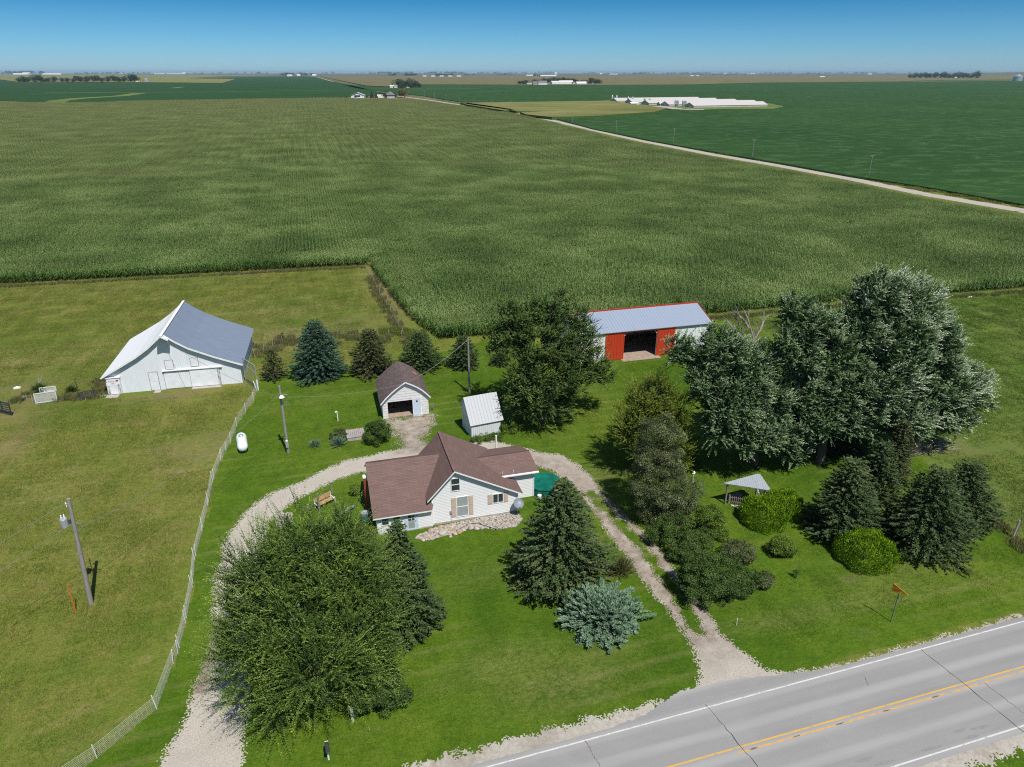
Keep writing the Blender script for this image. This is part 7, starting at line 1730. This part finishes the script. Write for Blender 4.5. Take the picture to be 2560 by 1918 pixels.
# a low rise at the right horizon
m_ = MB(); c0 = G(2560, 186); n = 40; cxh, cyh = Q(2900, 190, 8500)[:2]
ring = []
for k in range(n):
    a = 2 * math.pi * k / n; ring.append((cxh + 5200 * math.cos(a), cyh + 2600 * math.sin(a)))
for j in range(6):
    f0, f1 = 1 - j / 6, 1 - (j + 1) / 6; z0 = 62 * math.cos(f0 * math.pi / 2) ** 1.3; z1 = 62 * math.cos(f1 * math.pi / 2) ** 1.3
    for k in range(n):
        p, q = ring[k], ring[(k + 1) % n]; L0 = lambda r_, f: (cxh + (r_[0] - cxh) * f, cyh + (r_[1] - cyh) * f)
        if f1 > 1e-6: m_.face([(*L0(p, f0), z0), (*L0(q, f0), z0), (*L0(q, f1), z1), (*L0(p, f1), z1)], sm=True)
        else: m_.face([(*L0(p, f0), z0), (*L0(q, f0), z0), (cxh, cyh, z1)], sm=True)
tag(m_.build('hills', M['farland']), 'low rise of fields at the right horizon', None, None, 'structure')

# ------------------------------------------------------------------ haze, light, sky, camera
HAZE = 3.2e-5
if HAZE:
    hz = MB(); hz.box(-20000, 24000, -500, 30000, -1.0, 80.0); ho = hz.build('haze', []) if False else None
    m = bpy.data.materials.new('haze'); m.use_nodes = True; nt = m.node_tree; nt.nodes.clear(); out = nt.nodes.new('ShaderNodeOutputMaterial'); v = nt.nodes.new('ShaderNodeVolumePrincipled')
    v.inputs['Color'].default_value = (.55, .78, 1.0, 1); v.inputs['Density'].default_value = HAZE; v.inputs['Anisotropy'].default_value = .15
    nt.links.new(v.outputs[0], out.inputs['Volume']); ho = hz.build('haze', m); tag(ho, 'pale blue air over the farmland', None, None, 'stuff')
SUN_AZ, SUN_EL = R(180 - 14), R(59)     # compass from +Y, clockwise
ts = Vector((math.sin(SUN_AZ) * math.cos(SUN_EL), math.cos(SUN_AZ) * math.cos(SUN_EL), math.sin(SUN_EL)))
sun = bpy.data.lights.new('sun', 'SUN'); sun.energy = 4.6; sun.angle = R(.53); sun.color = (1.0, .955, .88)
so = bpy.data.objects.new('sun', sun); COL.objects.link(so); so.rotation_euler = (-ts).to_track_quat('-Z', 'Y').to_euler(); so.location = (0, 0, 100)
wd = bpy.data.worlds.new('World'); sc.world = wd; wd.use_nodes = True; nt = wd.node_tree; nt.nodes.clear()
out = nt.nodes.new('ShaderNodeOutputWorld'); bg = nt.nodes.new('ShaderNodeBackground'); sky = nt.nodes.new('ShaderNodeTexSky'); sky.sky_type = 'NISHITA'
sky.sun_disc = False; sky.sun_elevation = SUN_EL; sky.sun_rotation = SUN_AZ; sky.altitude = 300; sky.air_density = 1.0; sky.dust_density = .4; sky.ozone_density = 2.5
tcw = nt.nodes.new('ShaderNodeTexCoord'); sx = nt.nodes.new('ShaderNodeSeparateXYZ'); nt.links.new(tcw.outputs['Generated'], sx.inputs[0])
cr = nt.nodes.new('ShaderNodeValToRGB'); nt.links.new(sx.outputs[2], cr.inputs[0])
E_ = cr.color_ramp.elements; E_[0].position = 0.0; E_[0].color = (.20, .315, .48, 1); E_[1].position = .60; E_[1].color = (.333, .333, .333, 1)
for p, c in ((.03, (.12, .26, .425)), (.08, (.040, .165, .295)), (.16, (.05, .13, .22)), (.30, (.14, .21, .28))): e = cr.color_ramp.elements.new(p); e.color = (*c, 1)
mx = nt.nodes.new('ShaderNodeMix'); mx.data_type = 'RGBA'; mx.blend_type = 'MULTIPLY'; mx.inputs[0].default_value = 1
nt.links.new(sky.outputs[0], mx.inputs[6]); nt.links.new(cr.outputs[0], mx.inputs[7]); vs = nt.nodes.new('ShaderNodeVectorMath'); vs.operation = 'SCALE'; vs.inputs['Scale'].default_value = 3; nt.links.new(mx.outputs[2], vs.inputs[0]); nt.links.new(vs.outputs[0], bg.inputs[0]); bg.inputs[1].default_value = .078
nt.links.new(bg.outputs[0], out.inputs[0])
cam = bpy.data.cameras.new('camera'); cam.sensor_width = 36; cam.lens = 36 * FPX / 2560; cam.clip_end = 60000; cam.clip_start = .5
co = bpy.data.objects.new('camera', cam); COL.objects.link(co); co.location = (0, 0, HC); co.rotation_euler = (math.pi / 2 - PIT, 0, -YAW); sc.camera = co
sc.view_settings.view_transform = 'Standard'; sc.view_settings.look = 'None'; sc.view_settings.gamma = 1; sc.view_settings.exposure = .2
sc.view_settings.use_curve_mapping = False
sc.cycles.max_bounces = 5; sc.cycles.diffuse_bounces = 2; sc.cycles.glossy_bounces = 2; sc.cycles.transmission_bounces = 3; sc.cycles.volume_bounces = 0; sc.cycles.transparent_max_bounces = 6
sc.cycles.use_denoising = False; sc.cycles.pixel_filter_type = 'BLACKMAN_HARRIS'; sc.cycles.filter_width = 1.1
